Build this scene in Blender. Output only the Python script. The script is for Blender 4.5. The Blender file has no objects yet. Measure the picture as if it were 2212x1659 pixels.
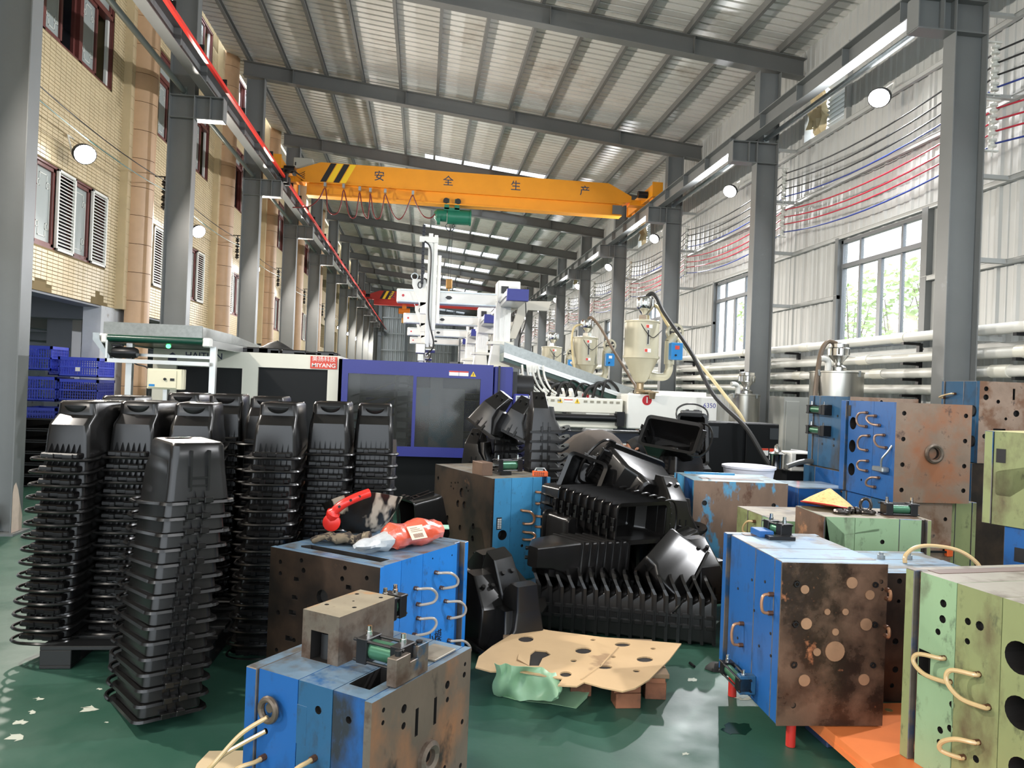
import bpy, math, random
from mathutils import Vector, Matrix
from mathutils.geometry import tessellate_polygon
sc = bpy.context.scene
COL = sc.collection
rnd = random.Random(7)
PI = math.pi
# ------------------------------------------------------------------ camera
EYE = 1.6; FPX = 1600.0; CX, CY = 1106.0, 829.5
_d = Vector(((913-CX)/FPX, (829.0-CY)/FPX, 1.0)); _r = 0.039
_up = Vector((_r, -1.0, _d.y-_r*_d.x)).normalized(); _d.normalize()
_rt = _d.cross(_up).normalized()
if _rt.x < 0: _rt = -_rt
RM = Matrix((_rt, _d, _up))            # photo axes (right, down, forward) -> world
cam = bpy.data.cameras.new('camera'); cam.sensor_width = 36; cam.lens = FPX/2212*36
cam.clip_end = 300; cam.clip_start = 0.05
co = bpy.data.objects.new('camera', cam); COL.objects.link(co)
ax, ay, az = RM @ Vector((1,0,0)), RM @ Vector((0,-1,0)), RM @ Vector((0,0,-1))
co.matrix_world = Matrix(((ax.x,ay.x,az.x,0),(ax.y,ay.y,az.y,0),(ax.z,ay.z,az.z,EYE),(0,0,0,1)))
sc.camera = co
def ray(px, py): return RM @ Vector(((px-CX)/FPX, (py-CY)/FPX, 1.0))
O = Vector((0,0,EYE))
def atY(px, py, y): r = ray(px,py); return O + r*(y/r.y)     # surveyed points: on a plane of known depth / side / height
def atX(px, py, x): r = ray(px,py); return O + r*(x/r.x)
def atZ(px, py, z): r = ray(px,py); return O + r*((z-EYE)/r.z)
# ------------------------------------------------------------------ world, exposure, lights
w = bpy.data.worlds.new('sky'); sc.world = w; w.use_nodes = True
nt = w.node_tree; bg = nt.nodes['Background']
bg.inputs[0].default_value = (0.86, 0.93, 1.0, 1); bg.inputs[1].default_value = 4.0
vs = sc.view_settings
vs.view_transform = 'Standard'; vs.look = 'None'; vs.gamma = 1.0; vs.use_curve_mapping = False
vs.exposure = 0.15
cy = sc.cycles
cy.max_bounces = 7; cy.diffuse_bounces = 4; cy.glossy_bounces = 3; cy.transmission_bounces = 6; cy.transparent_max_bounces = 12
cy.caustics_reflective = False; cy.caustics_refractive = False; cy.sample_clamp_indirect = 5.0
cy.use_denoising = True
def area(name, loc, to, size, power, color, shape='DISK'):
    l = bpy.data.lights.new(name, 'AREA'); l.shape = shape; l.size = size; l.energy = power; l.color = color
    o = bpy.data.objects.new(name, l); COL.objects.link(o); o.location = loc
    o.rotation_euler = (Vector(to)-Vector(loc)).to_track_quat('-Z','Y').to_euler(); return o
Y0, BAY = 7.6, 4.95
LAMP_L = [(-4.62, 10.55+5.08*k, 4.50) for k in range(-3, 10)]
LAMP_R = [(6.20, 9.70+5.08*k, 5.86) for k in range(-3, 10)]
for i, p in enumerate(LAMP_L): area('flood_lamp_light', (p[0]+0.10, p[1]-0.04, p[2]), (p[0]+4, p[1]-1.0, p[2]-1.5), 0.2, 300 if i > 1 else 210, (1.0, 0.93, 0.84))
for i, p in enumerate(LAMP_R): area('flood_lamp_light', (p[0]-0.10, p[1]-0.04, p[2]-0.03), (p[0]-4, p[1]-1.0, p[2]-2.4), 0.2, 300 if i > 1 else 210, (0.97, 0.98, 1.0))
# ------------------------------------------------------------------ materials
MATS = {}
def nmat(name, col, rough=0.5, metal=0.0, var=0.0, vscale=6.0, col2=None, thr=(0.45,0.62), scale=5.0, det=6.0,
         col3=None, thr3=(0.6,0.7), scale3=18.0, bump=0.0, bscale=40.0, spec=0.5, stretch=None, emit=0.0, alpha=1.0, coat=0.0, rough2=None):
    if name in MATS: return MATS[name]
    m = bpy.data.materials.new(name); m.use_nodes = True; t = m.node_tree; N = t.nodes; L = t.links
    b = N['Principled BSDF']
    b.inputs['Roughness'].default_value = rough; b.inputs['Metallic'].default_value = metal
    b.inputs['Specular IOR Level'].default_value = spec
    if coat: b.inputs['Coat Weight'].default_value = coat; b.inputs['Coat Roughness'].default_value = 0.15
    tc = N.new('ShaderNodeTexCoord'); src = tc.outputs['Object']
    oi = N.new('ShaderNodeObjectInfo'); ad = N.new('ShaderNodeVectorMath'); ad.operation = 'ADD'
    ml = N.new('ShaderNodeVectorMath'); ml.operation = 'SCALE'; ml.inputs['Scale'].default_value = 1.0
    cb = N.new('ShaderNodeCombineXYZ'); mu = N.new('ShaderNodeMath'); mu.operation = 'MULTIPLY'; mu.inputs[1].default_value = 37.0
    L.new(oi.outputs['Random'], mu.inputs[0]); L.new(mu.outputs[0], cb.inputs[0]); L.new(mu.outputs[0], cb.inputs[2])
    L.new(src, ad.inputs[0]); L.new(cb.outputs[0], ad.inputs[1]); src = ad.outputs[0]
    if stretch:
        mp = N.new('ShaderNodeMapping'); mp.inputs['Scale'].default_value = stretch; L.new(src, mp.inputs[0]); src = mp.outputs[0]
    def noise(sca, d=6.0, rgh=0.6):
        n = N.new('ShaderNodeTexNoise'); n.inputs['Scale'].default_value = sca; n.inputs['Detail'].default_value = d; n.inputs['Roughness'].default_value = rgh
        L.new(src, n.inputs['Vector']); return n.outputs['Fac']
    def ramp(f, lo, hi):
        r = N.new('ShaderNodeMapRange'); r.inputs[1].default_value = lo; r.inputs[2].default_value = hi; L.new(f, r.inputs[0]); return r.outputs[0]
    def mix(f, a, c2):
        x = N.new('ShaderNodeMix'); x.data_type = 'RGBA'; L.new(f, x.inputs[0])
        if isinstance(a, tuple): x.inputs[6].default_value = (*a,1)
        else: L.new(a, x.inputs[6])
        if isinstance(c2, tuple): x.inputs[7].default_value = (*c2,1)
        else: L.new(c2, x.inputs[7])
        return x.outputs[2]
    c = None
    if var > 0:
        lo = tuple(max(0,k*(1-var)) for k in col); hi = tuple(min(1,k*(1+var)) for k in col)
        c = mix(ramp(noise(vscale), 0.3, 0.7), lo, hi)
    if col2:
        f = ramp(noise(scale, det), *thr); c = mix(f, c if c else col, col2)
        if rough2 is not None:
            r2 = N.new('ShaderNodeMapRange'); r2.inputs[3].default_value = rough; r2.inputs[4].default_value = rough2
            L.new(f, r2.inputs[0]); L.new(r2.outputs[0], b.inputs['Roughness'])
    if col3:
        c = mix(ramp(noise(scale3, 5.0, 0.7), *thr3), c if c else col, col3)
    if c: L.new(c, b.inputs['Base Color'])
    else: b.inputs['Base Color'].default_value = (*col,1)
    if bump:
        bp = N.new('ShaderNodeBump'); bp.inputs['Strength'].default_value = bump; bp.inputs['Distance'].default_value = 0.01
        L.new(noise(bscale), bp.inputs['Height']); L.new(bp.outputs[0], b.inputs['Normal'])
    if emit:
        b.inputs['Emission Color'].default_value = (*col,1); b.inputs['Emission Strength'].default_value = emit
    if alpha < 1: b.inputs['Alpha'].default_value = alpha
    MATS[name] = m; return m
def srgb(r, g, b):
    f = lambda c: (c/255/12.92) if c <= 10 else ((c/255+0.055)/1.055)**2.4
    return (f(r), f(g), f(b))
S = srgb
steel = nmat('grey_steel_paint', S(112,115,115), 0.40, 0.0, 0.08, 1.2, bump=0.03, bscale=9, col3=S(132,138,138), thr3=(0.66,0.75), scale3=2.0)
steel_dk = nmat('dark_grey_rafter_paint', S(106,107,105), 0.5, 0.0, 0.1, 0.8, col3=S(120,98,80), thr3=(0.70,0.80), scale3=1.5)
galv = nmat('galvanised_steel', S(168,174,176), 0.34, 0.75, 0.12, 14)
galv_sheet = nmat('spangled_galvanised_sheet', S(140,143,140), 0.34, 0.8, 0.12, 30, bump=0.02, bscale=5)
wallsheet = nmat('white_grey_wall_sheet', S(180,182,180), 0.42, 0.10, 0.05, 0.7)
roofsheet = nmat('grey_roof_sheet', S(214,213,208), 0.40, 0.12, 0.10, 0.8, col3=S(178,170,160), thr3=(0.55,0.75), scale3=0.8)
tile = nmat('yellow_wall_tile', S(208,190,154), 0.35, 0, 0.07, 3)
grout = nmat('dark_tile_grout', S(120,104,72), 0.9)
orange_tile = nmat('orange_pilaster_tile', S(200,164,128), 0.4, 0, 0.08, 3)
maroon = nmat('maroon_window_frame', S(104,56,52), 0.4, 0, 0.1, 4)
white_p = nmat('white_painted_metal', S(232,232,226), 0.35, 0, 0.03, 4)
cream = nmat('cream_machine_paint', S(228,226,212), 0.4, 0, 0.03, 3)
plaster = nmat('white_plaster', S(205,208,212), 0.8, 0, 0.1, 3, col2=S(150,140,132), thr=(0.6,0.72), scale=4)
conc = nmat('grey_painted_concrete', S(150,152,158), 0.8, 0, 0.06, 1.0)
blackp = nmat('black_moulded_plastic', (0.0085,0.0080,0.0078), 0.27, 0, 0.15, 8, spec=0.42)
blackp2 = nmat('matte_black_plastic', (0.010,0.010,0.010), 0.5)
rubber = nmat('black_rubber', (0.014,0.014,0.014), 0.55)
darkhole = nmat('near_black_hole', (0.012,0.010,0.009), 0.6)  # near-black colour for hole walls and bottoms, plugs and slots
chrome = nmat('bright_chrome', S(215,215,212), 0.14, 1.0)
stainless = nmat('brushed_stainless', S(178,176,168), 0.28, 0.9, 0.06, 20, stretch=(1,1,0.05))
steelraw = nmat('raw_worn_steel', S(118,107,96), 0.42, 0.5, 0.25, 9, col2=S(78,60,48), thr=(0.48,0.62), scale=6, col3=S(44,82,108), thr3=(0.58,0.66), scale3=4, rough2=0.7)
rawtop = nmat('worn_block_top', S(150,140,120), 0.5, 0.3, 0.15, 9, col2=S(176,130,82), thr=(0.55,0.66), scale=7, col3=S(80,66,52), thr3=(0.6,0.72), scale3=11)
yellow = nmat('crane_yellow_paint', S(233,152,28), 0.4, 0, 0.05, 2)
yellow2 = nmat('lemon_stripe_paint', S(245,205,40), 0.45)
black_paint = nmat('black_paint', (0.012,0.012,0.013), 0.45)
lettering = nmat('dark_blue_lettering', S(32,58,88), 0.5)
redp = nmat('red_paint', S(178,44,36), 0.4, 0, 0.06, 3)
redbar = nmat('red_plastic_conductor', S(222,48,40), 0.3)
hoist_g = nmat('hoist_green_paint', S(28,108,84), 0.35, 0, 0.1, 5)
mblue = nmat('machine_royal_blue', S(44,50,132), 0.42, 0, 0.06, 2)
mdark = nmat('machine_dark_navy', S(34,40,52), 0.45, 0, 0.06, 2)
mblack = nmat('black_machine_panel', S(16,18,20), 0.5, spec=0.25)
beige = nmat('hopper_beige', S(186,180,156), 0.38, 0.1, 0.05, 4)
boxblue = nmat('control_box_blue', S(30,128,196), 0.4)
beltgreen = nmat('green_conveyor_belt', S(10,62,48), 0.28)
alu = nmat('aluminium_profile', S(200,202,200), 0.3, 0.7)
pvc = nmat('white_pvc_pipe', S(222,222,216), 0.3, 0, 0.04, 1.5)
pvcj = nmat('pvc_coupling', S(228,226,214), 0.28)
whitetext = nmat('white_print', S(240,240,238), 0.5)
redlabel = nmat('red_sign_print', S(214,72,52), 0.45)
redbadge = nmat('red_badge', S(196,30,42), 0.35)
crateblue = nmat('blue_crate_plastic', S(44,66,196), 0.38)
copper = nmat('dull_copper_hose', S(170,124,92), 0.32, 0.35, 0.1, 20)
clearhose = nmat('clear_amber_hose', S(198,170,124), 0.25, 0.0, 0.08, 10, spec=0.7)
glass = None
def glassmat(name, col, alpha, rough=0.08):
    m = nmat(name, col, rough, 0, alpha=alpha, spec=0.6); return m
winglass = glassmat('window_glass', S(210,222,224), 0.12)
frost = glassmat('frosted_sash_glass', S(170,178,176), 0.82, 0.3)
smoke = glassmat('smoked_guard_window', S(62,64,62), 0.42, 0.1)
def paintmat(name, col, stain=S(50,44,38), amt=0.6, light=None, rough=0.42, streak=True, s2=3.2):
    return nmat(name, col, rough, 0.0, 0.10, 2.5, col2=stain, thr=(amt, amt+0.16), scale=s2, det=9.0, col3=tuple(0.35*k+0.02 for k in (light or col)), thr3=(0.57,0.74), scale3=15.0,
                stretch=(1,1,0.55) if streak else None, bump=0.06, bscale=30, rough2=0.6)
pb_deep = paintmat('royal_blue_mould_paint', S(30,86,148), S(34,40,46), 0.56)
pb_bright = paintmat('bright_blue_mould_paint', S(36,120,200), S(50,66,80), 0.64, S(30,96,164))
pb_dark = paintmat('dull_blue_mould_paint', S(40,84,118), S(48,46,44), 0.52)
pb_light = paintmat('sky_blue_mould_paint', S(66,138,182), S(66,74,74), 0.58, S(76,114,142))
pg_light = paintmat('pale_green_mould_paint', S(138,166,130), S(74,60,48), 0.54, S(104,124,92))
pg_olive = paintmat('olive_green_mould_paint', S(134,142,98), S(88,74,52), 0.53, S(108,112,72))
rust_n = nmat('grey_brown_stained_plate', S(104,92,80), 0.5, 0.25, 0.22, 4, col2=S(150,104,72), thr=(0.52,0.66), scale=2.4, det=8, col3=S(48,42,38), thr3=(0.56,0.68), scale3=5, bump=0.08, bscale=30, stretch=(1,1,.6))
rust_b = nmat('brown_rusted_plate', S(108,86,72), 0.5, 0.25, 0.22, 4, col2=S(74,50,38), thr=(0.46,0.6), scale=3.0, det=10, col3=S(168,124,92), thr3=(0.56,0.66), scale3=5, bump=0.10, bscale=28, rough2=0.3)
rust_o = nmat('orange_rusted_plate', S(140,120,104), 0.6, 0.15, 0.2, 4, col2=S(154,102,72), thr=(0.46,0.62), scale=2.6, det=9, col3=S(92,74,66), thr3=(0.58,0.68), scale3=8, bump=0.06, bscale=30)
rust_d = nmat('dark_oily_plate', S(66,52,42), 0.42, 0.3, 0.25, 4, col2=S(34,29,26), thr=(0.42,0.6), scale=2.5, det=8, col3=S(104,78,58), thr3=(0.62,0.74), scale3=5, bump=0.05, bscale=24)
rust_m = nmat('mottled_wet_rust', S(104,80,64), 0.42, 0.25, 0.3, 5, col2=S(48,36,30), thr=(0.42,0.56), scale=3.4, det=12, col3=S(172,112,80), thr3=(0.60,0.65), scale3=3.4, bump=0.18, bscale=26, rough2=0.22)
rust_p = nmat('patchy_grey_pink_plate', S(150,128,112), 0.55, 0.2, 0.2, 5, col2=S(120,88,68), thr=(0.47,0.58), scale=4, det=9, col3=S(80,70,66), thr3=(0.6,0.68), scale3=10, bump=0.08)
rust_bl = nmat('brown_plate_with_blue_patches', S(126,104,88), 0.55, 0.15, 0.2, 5, col2=S(86,150,186), thr=(0.53,0.56), scale=2.6, det=5, col3=S(90,62,46), thr3=(0.58,0.68), scale3=6, stretch=(1,1,0.5))
top_blue = nmat('worn_blue_top', S(112,138,160), 0.4, 0.25, 0.12, 5, col2=S(96,92,86), thr=(0.48,0.62), scale=5, col3=S(44,92,140), thr3=(0.60,0.70), scale3=4)
top_grey = nmat('worn_grey_top', S(140,134,122), 0.42, 0.3, 0.14, 5, col2=S(96,86,74), thr=(0.5,0.64), scale=5)
top_brown = nmat('worn_brown_top', S(122,112,92), 0.5, 0.2, 0.15, 5, col2=S(82,70,54), thr=(0.5,0.64), scale=4)
edgemetal = nmat('bare_plate_edge', S(112,104,96), 0.4, 0.4, 0.2, 9, col2=S(40,80,118), thr=(0.5,0.62), scale=4)
cyl_green = nmat('green_cylinder_barrel', S(70,118,92), 0.3, 0.4, 0.15, 12)
cyl_black = nmat('black_oxide_steel', S(38,38,40), 0.35, 0.5, 0.1, 12)
# ------------------------------------------------------------------ mesh builder
class MB:
    def __init__(s): s.v = []; s.f = []; s.m = []
    def add(s, vs, fs, mat=0, M=None):
        k = len(s.v)
        s.v += [tuple(M @ Vector(p)) for p in vs] if M else [tuple(p) for p in vs]
        s.f += [tuple(i+k for i in f) for f in fs]
        s.m += mat if isinstance(mat, list) else [mat]*len(fs)
        return s
    def box(s, x0, y0, z0, x1, y1, z1, mat=0, M=None, b=0.0, matf=None, skip=()):
        c = [(x0+x1)/2, (y0+y1)/2, (z0+z1)/2]; h = [abs(x1-x0)/2, abs(y1-y0)/2, abs(z1-z0)/2]
        vs, fs, ns, ix = [], [], [], {}
        b = min(b, min(h)*0.6)
        sg = [(a,e,g) for a in (-1,1) for e in (-1,1) for g in (-1,1)]
        if b <= 0:
            for q in sg: ix[q] = len(vs); vs.append([c[i]+q[i]*h[i] for i in range(3)])
            for a in range(3):
                for q in (-1,1):
                    e, g = (a+1)%3, (a+2)%3; f = []
                    for (i, j) in ((-1,-1),(1,-1),(1,1),(-1,1)):
                        t = [0]*3; t[a] = q; t[e] = i; t[g] = j; f.append(ix[tuple(t)])
                    n = [0]*3; n[a] = q
                    fs.append(tuple(f if q > 0 else f[::-1])); ns.append(tuple(n))
        else:
            for q in sg:
                for a in range(3):
                    ix[q+(a,)] = len(vs); vs.append([c[i]+q[i]*(h[i]-(0 if i == a else b)) for i in range(3)])
            for a in range(3):
                e, g = (a+1)%3, (a+2)%3
                for q in (-1,1):
                    f = []
                    for (i, j) in ((-1,-1),(1,-1),(1,1),(-1,1)):
                        t = [0]*3; t[a] = q; t[e] = i; t[g] = j; f.append(ix[tuple(t)+(a,)])
                    n = [0]*3; n[a] = q; fs.append(tuple(f if q > 0 else f[::-1])); ns.append(tuple(n))
                for i in (-1,1):
                    for j in (-1,1):
                        t0 = [0]*3; t1 = [0]*3; t0[e] = t1[e] = i; t0[g] = t1[g] = j; t0[a] = -1; t1[a] = 1
                        f = (ix[tuple(t0)+(e,)], ix[tuple(t1)+(e,)], ix[tuple(t1)+(g,)], ix[tuple(t0)+(g,)])
                        n = [0]*3; n[e] = i; n[g] = j
                        fs.append(f if i*j > 0 else f[::-1]); ns.append(tuple(n))
            for q in sg:
                f = (ix[q+(0,)], ix[q+(1,)], ix[q+(2,)]); fs.append(f if q[0]*q[1]*q[2] > 0 else f[::-1]); ns.append(q)
        if skip:
            kp = [i for i in range(len(fs)) if ns[i] not in skip]; fs = [fs[i] for i in kp]; ns = [ns[i] for i in kp]
        ml = [matf(n) for n in ns] if matf else mat
        return s.add(vs, fs, ml, M)
    def loft(s, rings, mat=0, cap0=False, cap1=False, M=None, closed=True):
        n = len(rings[0]); vs = [p for r in rings for p in r]; fs = []
        for i in range(len(rings)-1):
            for j in range(n if closed else n-1):
                k = (j+1) % n
                fs.append((i*n+j, i*n+k, (i+1)*n+k, (i+1)*n+j))
        if cap0: fs.append(tuple(range(n))[::-1])
        if cap1: fs.append(tuple(range((len(rings)-1)*n, len(rings)*n)))
        return s.add(vs, fs, mat, M)
    def tube(s, pts, r, n=6, mat=0, caps=True, M=None):
        P = [Vector(p) for p in pts]; rs = r if isinstance(r, (list, tuple)) else [r]*len(P)
        rings = []; up = None
        for i, p in enumerate(P):
            t = (P[min(i+1,len(P)-1)]-P[max(i-1,0)])
            if t.length < 1e-9: t = Vector((0,0,1))
            t.normalize()
            if up is None:
                up = t.cross(Vector((0,0,1)) if abs(t.z) < 0.9 else Vector((1,0,0))).normalized()
            else:
                up = up - t*up.dot(t)
                up = up.normalized() if up.length > 1e-6 else t.orthogonal().normalized()
            w2 = t.cross(up)
            rings.append([p + (up*math.cos(2*PI*k/n) + w2*math.sin(2*PI*k/n))*rs[i] for k in range(n)])
        return s.loft(rings, mat, caps, caps, M)
    def cyl(s, a, b, r, r2=None, n=12, mat=0, M=None): return s.tube([a, b], [r, r if r2 is None else r2], n, mat, True, M)
    def lathe(s, prof, n=20, mat=0, M=None, c=(0,0,0)):
        rings = [[(c[0]+r*math.cos(2*PI*k/n), c[1]+r*math.sin(2*PI*k/n), c[2]+z) for k in range(n)] for r, z in prof]
        return s.loft(rings, mat, True, True, M)
    def prism(s, poly, d0, d1, axis='y', mat=0, M=None):
        f = {'y': lambda a, b, d: (a, d, b), 'x': lambda a, b, d: (d, a, b), 'z': lambda a, b, d: (a, b, d)}[axis]
        n = len(poly); vs = [f(a, b, d0) for a, b in poly] + [f(a, b, d1) for a, b in poly]
        fs = [tuple(range(n)), tuple(range(n, 2*n))[::-1]] + [(i, i+n, (i+1)%n+n, (i+1)%n) for i in range(n)]
        return s.add(vs, fs, mat, M)
    def holed(s, org, ea, eb, en, outline, holes, mat=0, mhole=1, mbot=1, M=None):
        # flat face with real holes; holes: list of (2D points, depth)
        org, ea, eb, en = Vector(org), Vector(ea), Vector(eb), Vector(en)
        loops = [[Vector((a,b,0)) for a, b in outline]] + [[Vector((a,b,0)) for a, b in h[0]] for h in holes]
        tri = tessellate_polygon(loops); flat = [p for l in loops for p in l]
        vs = [org+ea*p.x+eb*p.y for p in flat]; fs = []
        for t in tri:
            a, b2, c = (vs[i] for i in t)
            fs.append(tuple(t) if (b2-a).cross(c-a).dot(en) > 0 else tuple(t)[::-1])
        s.add(vs, fs, mat, M)
        for pts, dep in holes:
            n = len(pts); top = [org+ea*a+eb*b2 for a, b2 in pts]; bot = [p-en*dep for p in top]
            s.add(top+bot, [(i, (i+1)%n, (i+1)%n+n, i+n) for i in range(n)], mhole, M)
            s.add(bot, [tuple(range(n))], mbot, M)
        return s
def circ(a, b, r, n=12): return [(a+r*math.cos(2*PI*k/n), b+r*math.sin(2*PI*k/n)) for k in range(n)]
def slot(a, b, wd, ht): return [(a-wd/2,b-ht/2),(a+wd/2,b-ht/2),(a+wd/2,b+ht/2),(a-wd/2,b+ht/2)]
WM = {}
def obj(name, mb, mats, parent=None, world=True, smooth=40, loc=None):
    me = bpy.data.meshes.new(name); vs = mb.v
    if loc is not None: vs = [(a-loc[0], b-loc[1], c-loc[2]) for a, b, c in vs]
    if parent is not None and world and parent.name in WM:
        inv = WM[parent.name].inverted(); vs = [tuple(inv @ Vector(p)) for p in vs]
    me.from_pydata(vs, [], mb.f)
    for m in (mats if isinstance(mats, (list, tuple)) else [mats]): me.materials.append(m)
    if any(mb.m): me.polygons.foreach_set('material_index', mb.m)
    if smooth:
        me.polygons.foreach_set('use_smooth', [True]*len(me.polygons)); me.set_sharp_from_angle(angle=math.radians(smooth))
    me.update()
    o = bpy.data.objects.new(name, me); COL.objects.link(o)
    if loc is not None: o.location = loc
    if parent is not None:
        o.parent = parent
        if parent.name in WM: WM[o.name] = WM[parent.name]
    elif loc is not None: WM[o.name] = Matrix.Translation(loc)
    return o
def tag(o, label=None, cat=None, group=None, kind=None):
    if label: o['label'] = label
    if cat: o['category'] = cat
    if group: o['group'] = group
    if kind: o['kind'] = kind
    return o
def thing(name, label, cat, loc=(0,0,0), rz=0.0, group=None, kind=None, M=None):
    o = bpy.data.objects.new(name, None); COL.objects.link(o); o.empty_display_size = 0.1
    mt = M if M is not None else Matrix.Translation(loc) @ Matrix.Rotation(rz, 4, 'Z')
    o.matrix_world = mt; WM[o.name] = mt.copy()
    return tag(o, label, cat, group, kind)
def dup(root, M, label=None, group=None):
    r = root.copy(); COL.objects.link(r); r.matrix_world = M; WM[r.name] = M.copy()
    if label: r['label'] = label
    if group: r['group'] = group
    for ch in root.children:
        c = ch.copy(); COL.objects.link(c); c.parent = r
        for g in ch.children:
            d = g.copy(); COL.objects.link(d); d.parent = c
    return r
def text_mesh(name, s, size, mat, M, parent=None, depth=0.002, align='CENTER', sx=1.0, bold=0.0):
    cu = bpy.data.curves.new(name, 'FONT'); cu.body = s; cu.size = size; cu.align_x = align; cu.align_y = 'CENTER'; cu.extrude = depth; cu.offset = bold
    t = bpy.data.objects.new(name+'_tmp', cu); COL.objects.link(t)
    dg = bpy.context.evaluated_depsgraph_get(); me = bpy.data.meshes.new_from_object(t.evaluated_get(dg))
    bpy.data.objects.remove(t); me.name = name; me.materials.clear(); me.materials.append(mat)
    mm = M @ Matrix.Diagonal((sx,1,1,1))
    if parent is not None and parent.name in WM: mm = WM[parent.name].inverted() @ mm
    me.transform(mm)
    o = bpy.data.objects.new(name, me); COL.objects.link(o)
    if parent is not None: o.parent = parent; WM[o.name] = WM.get(parent.name, Matrix())
    return o
def face_frame(o, ex, ez):       # text plane: x along ex, y along ez, normal ex x ez
    ex, ez = Vector(ex).normalized(), Vector(ez).normalized(); n = ex.cross(ez)
    return Matrix(((ex.x,ez.x,n.x,o[0]),(ex.y,ez.y,n.y,o[1]),(ex.z,ez.z,n.z,o[2]),(0,0,0,1)))
ORD = 'topmost second third fourth fifth sixth seventh eighth ninth tenth eleventh twelfth thirteenth fourteenth fifteenth sixteenth seventeenth'.split()
NTH = 'first second third fourth fifth sixth seventh eighth ninth tenth eleventh twelfth thirteenth fourteenth fifteenth'.split()
# ================================================================== STRUCTURE
NB = 12
def roofz(x): return 8.97-0.1028*(x+4.3)
# ---- floor
def floormat():
    m = bpy.data.materials.new('green_epoxy_floor'); m.use_nodes = True; t = m.node_tree; N, L = t.nodes, t.links; b = N['Principled BSDF']
    tc = N.new('ShaderNodeTexCoord')
    def noise(s, d=8, r=0.62, sc3=(1,1,1), rot=0):
        mp = N.new('ShaderNodeMapping'); mp.inputs['Scale'].default_value = sc3; mp.inputs['Rotation'].default_value = (0,0,rot); L.new(tc.outputs['Object'], mp.inputs[0])
        n = N.new('ShaderNodeTexNoise'); n.inputs['Scale'].default_value = s; n.inputs['Detail'].default_value = d; n.inputs['Roughness'].default_value = r
        L.new(mp.outputs[0], n.inputs['Vector']); return n.outputs['Fac']
    def rng(f, a, c, lo=0.0, hi=1.0):
        r = N.new('ShaderNodeMapRange'); r.inputs[1].default_value = a; r.inputs[2].default_value = c; r.inputs[3].default_value = lo; r.inputs[4].default_value = hi; L.new(f, r.inputs[0]); return r.outputs[0]
    def mix(f, a, c):
        x = N.new('ShaderNodeMix'); x.data_type = 'RGBA'; L.new(f, x.inputs[0])
        for k, q in ((6,a),(7,c)):
            if isinstance(q, tuple): x.inputs[k].default_value = (*q,1)
            else: L.new(q, x.inputs[k])
        return x.outputs[2]
    c = mix(rng(noise(1.3), 0.35, 0.65), S(104,134,118), S(146,164,150))
    c = mix(rng(noise(5.0, 10, 0.75), 0.5, 0.72), c, S(168,178,162))
    c = mix(rng(noise(2.2, 6), 0.62, 0.78, 0, 0.8), c, S(144,136,110))
    for rot, sc3 in ((0.5,(1,26,1)), (1.9,(1,34,1)), (-0.35,(1.3,30,1))):
        c = mix(rng(noise(2.2, 3, 0.5, sc3, rot), 0.665, 0.71, 0, 0.55), c, S(150,166,146))
    c = mix(rng(noise(3.1, 4, 0.45), 0.775, 0.782), c, S(186,190,178))
    c = mix(rng(noise(2.6, 5, 0.5), 0.255, 0.27), c, S(48,84,70))
    L.new(c, b.inputs['Base Color'])
    L.new(rng(noise(2.5, 8), 0.3, 0.7, 0.28, 0.55), b.inputs['Roughness'])
    bp = N.new('ShaderNodeBump'); bp.inputs['Strength'].default_value = 0.08; bp.inputs['Distance'].default_value = 0.01; L.new(noise(14, 8), bp.inputs['Height']); L.new(bp.outputs[0], b.inputs['Normal'])
    return m
mb = MB(); mb.box(-18, -14, -0.2, 9.0, 72, 0.0); tag(obj('floor', mb, floormat()), kind='structure')
# ---- corrugated sheets
def corr(mb, along, d0, d1, prof, pitch, place, mat=0):
    # profile points (offset along, depth) repeated every pitch; place(t, depth, side) -> point, side 0/1
    pts = [(d0, 0.0)]; k = 0
    while d0 + k*pitch < d1-1e-6:
        for a, dp in prof:
            t = d0+k*pitch+a*pitch
            if d0 < t < d1: pts.append((t, dp))
        k += 1
    pts.append((d1, 0.0))
    n = len(pts)
    vs = [place(t, dp, 0) for t, dp in pts] + [place(t, dp, 1) for t, dp in pts]
    mb.add(vs, [(i, i+1, n+i+1, n+i) for i in range(n-1)], mat)
ceiling = tag(thing('ceiling', None, None), kind='structure')
RP = ((0.0,0.0),(0.66,0.0),(0.72,0.045),(0.88,0.045),(0.94,0.0)); PITCH = 0.206
sky_mat = bpy.data.materials.new('translucent_skylight_sheet'); sky_mat.use_nodes = True
_n = sky_mat.node_tree.nodes; _l = sky_mat.node_tree.links; _n.remove(_n['Principled BSDF'])
_tr = _n.new('ShaderNodeBsdfTranslucent'); _tr.inputs[0].default_value = (0.80,0.82,0.86,1)
_gl = _n.new('ShaderNodeBsdfGlossy'); _gl.inputs['Roughness'].default_value = 0.3; _mx = _n.new('ShaderNodeMixShader'); _mx.inputs[0].default_value = 0.12
_l.new(_tr.outputs[0], _mx.inputs[1]); _l.new(_gl.outputs[0], _mx.inputs[2]); _l.new(_mx.outputs[0], _n['Material Output'].inputs[0])
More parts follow.
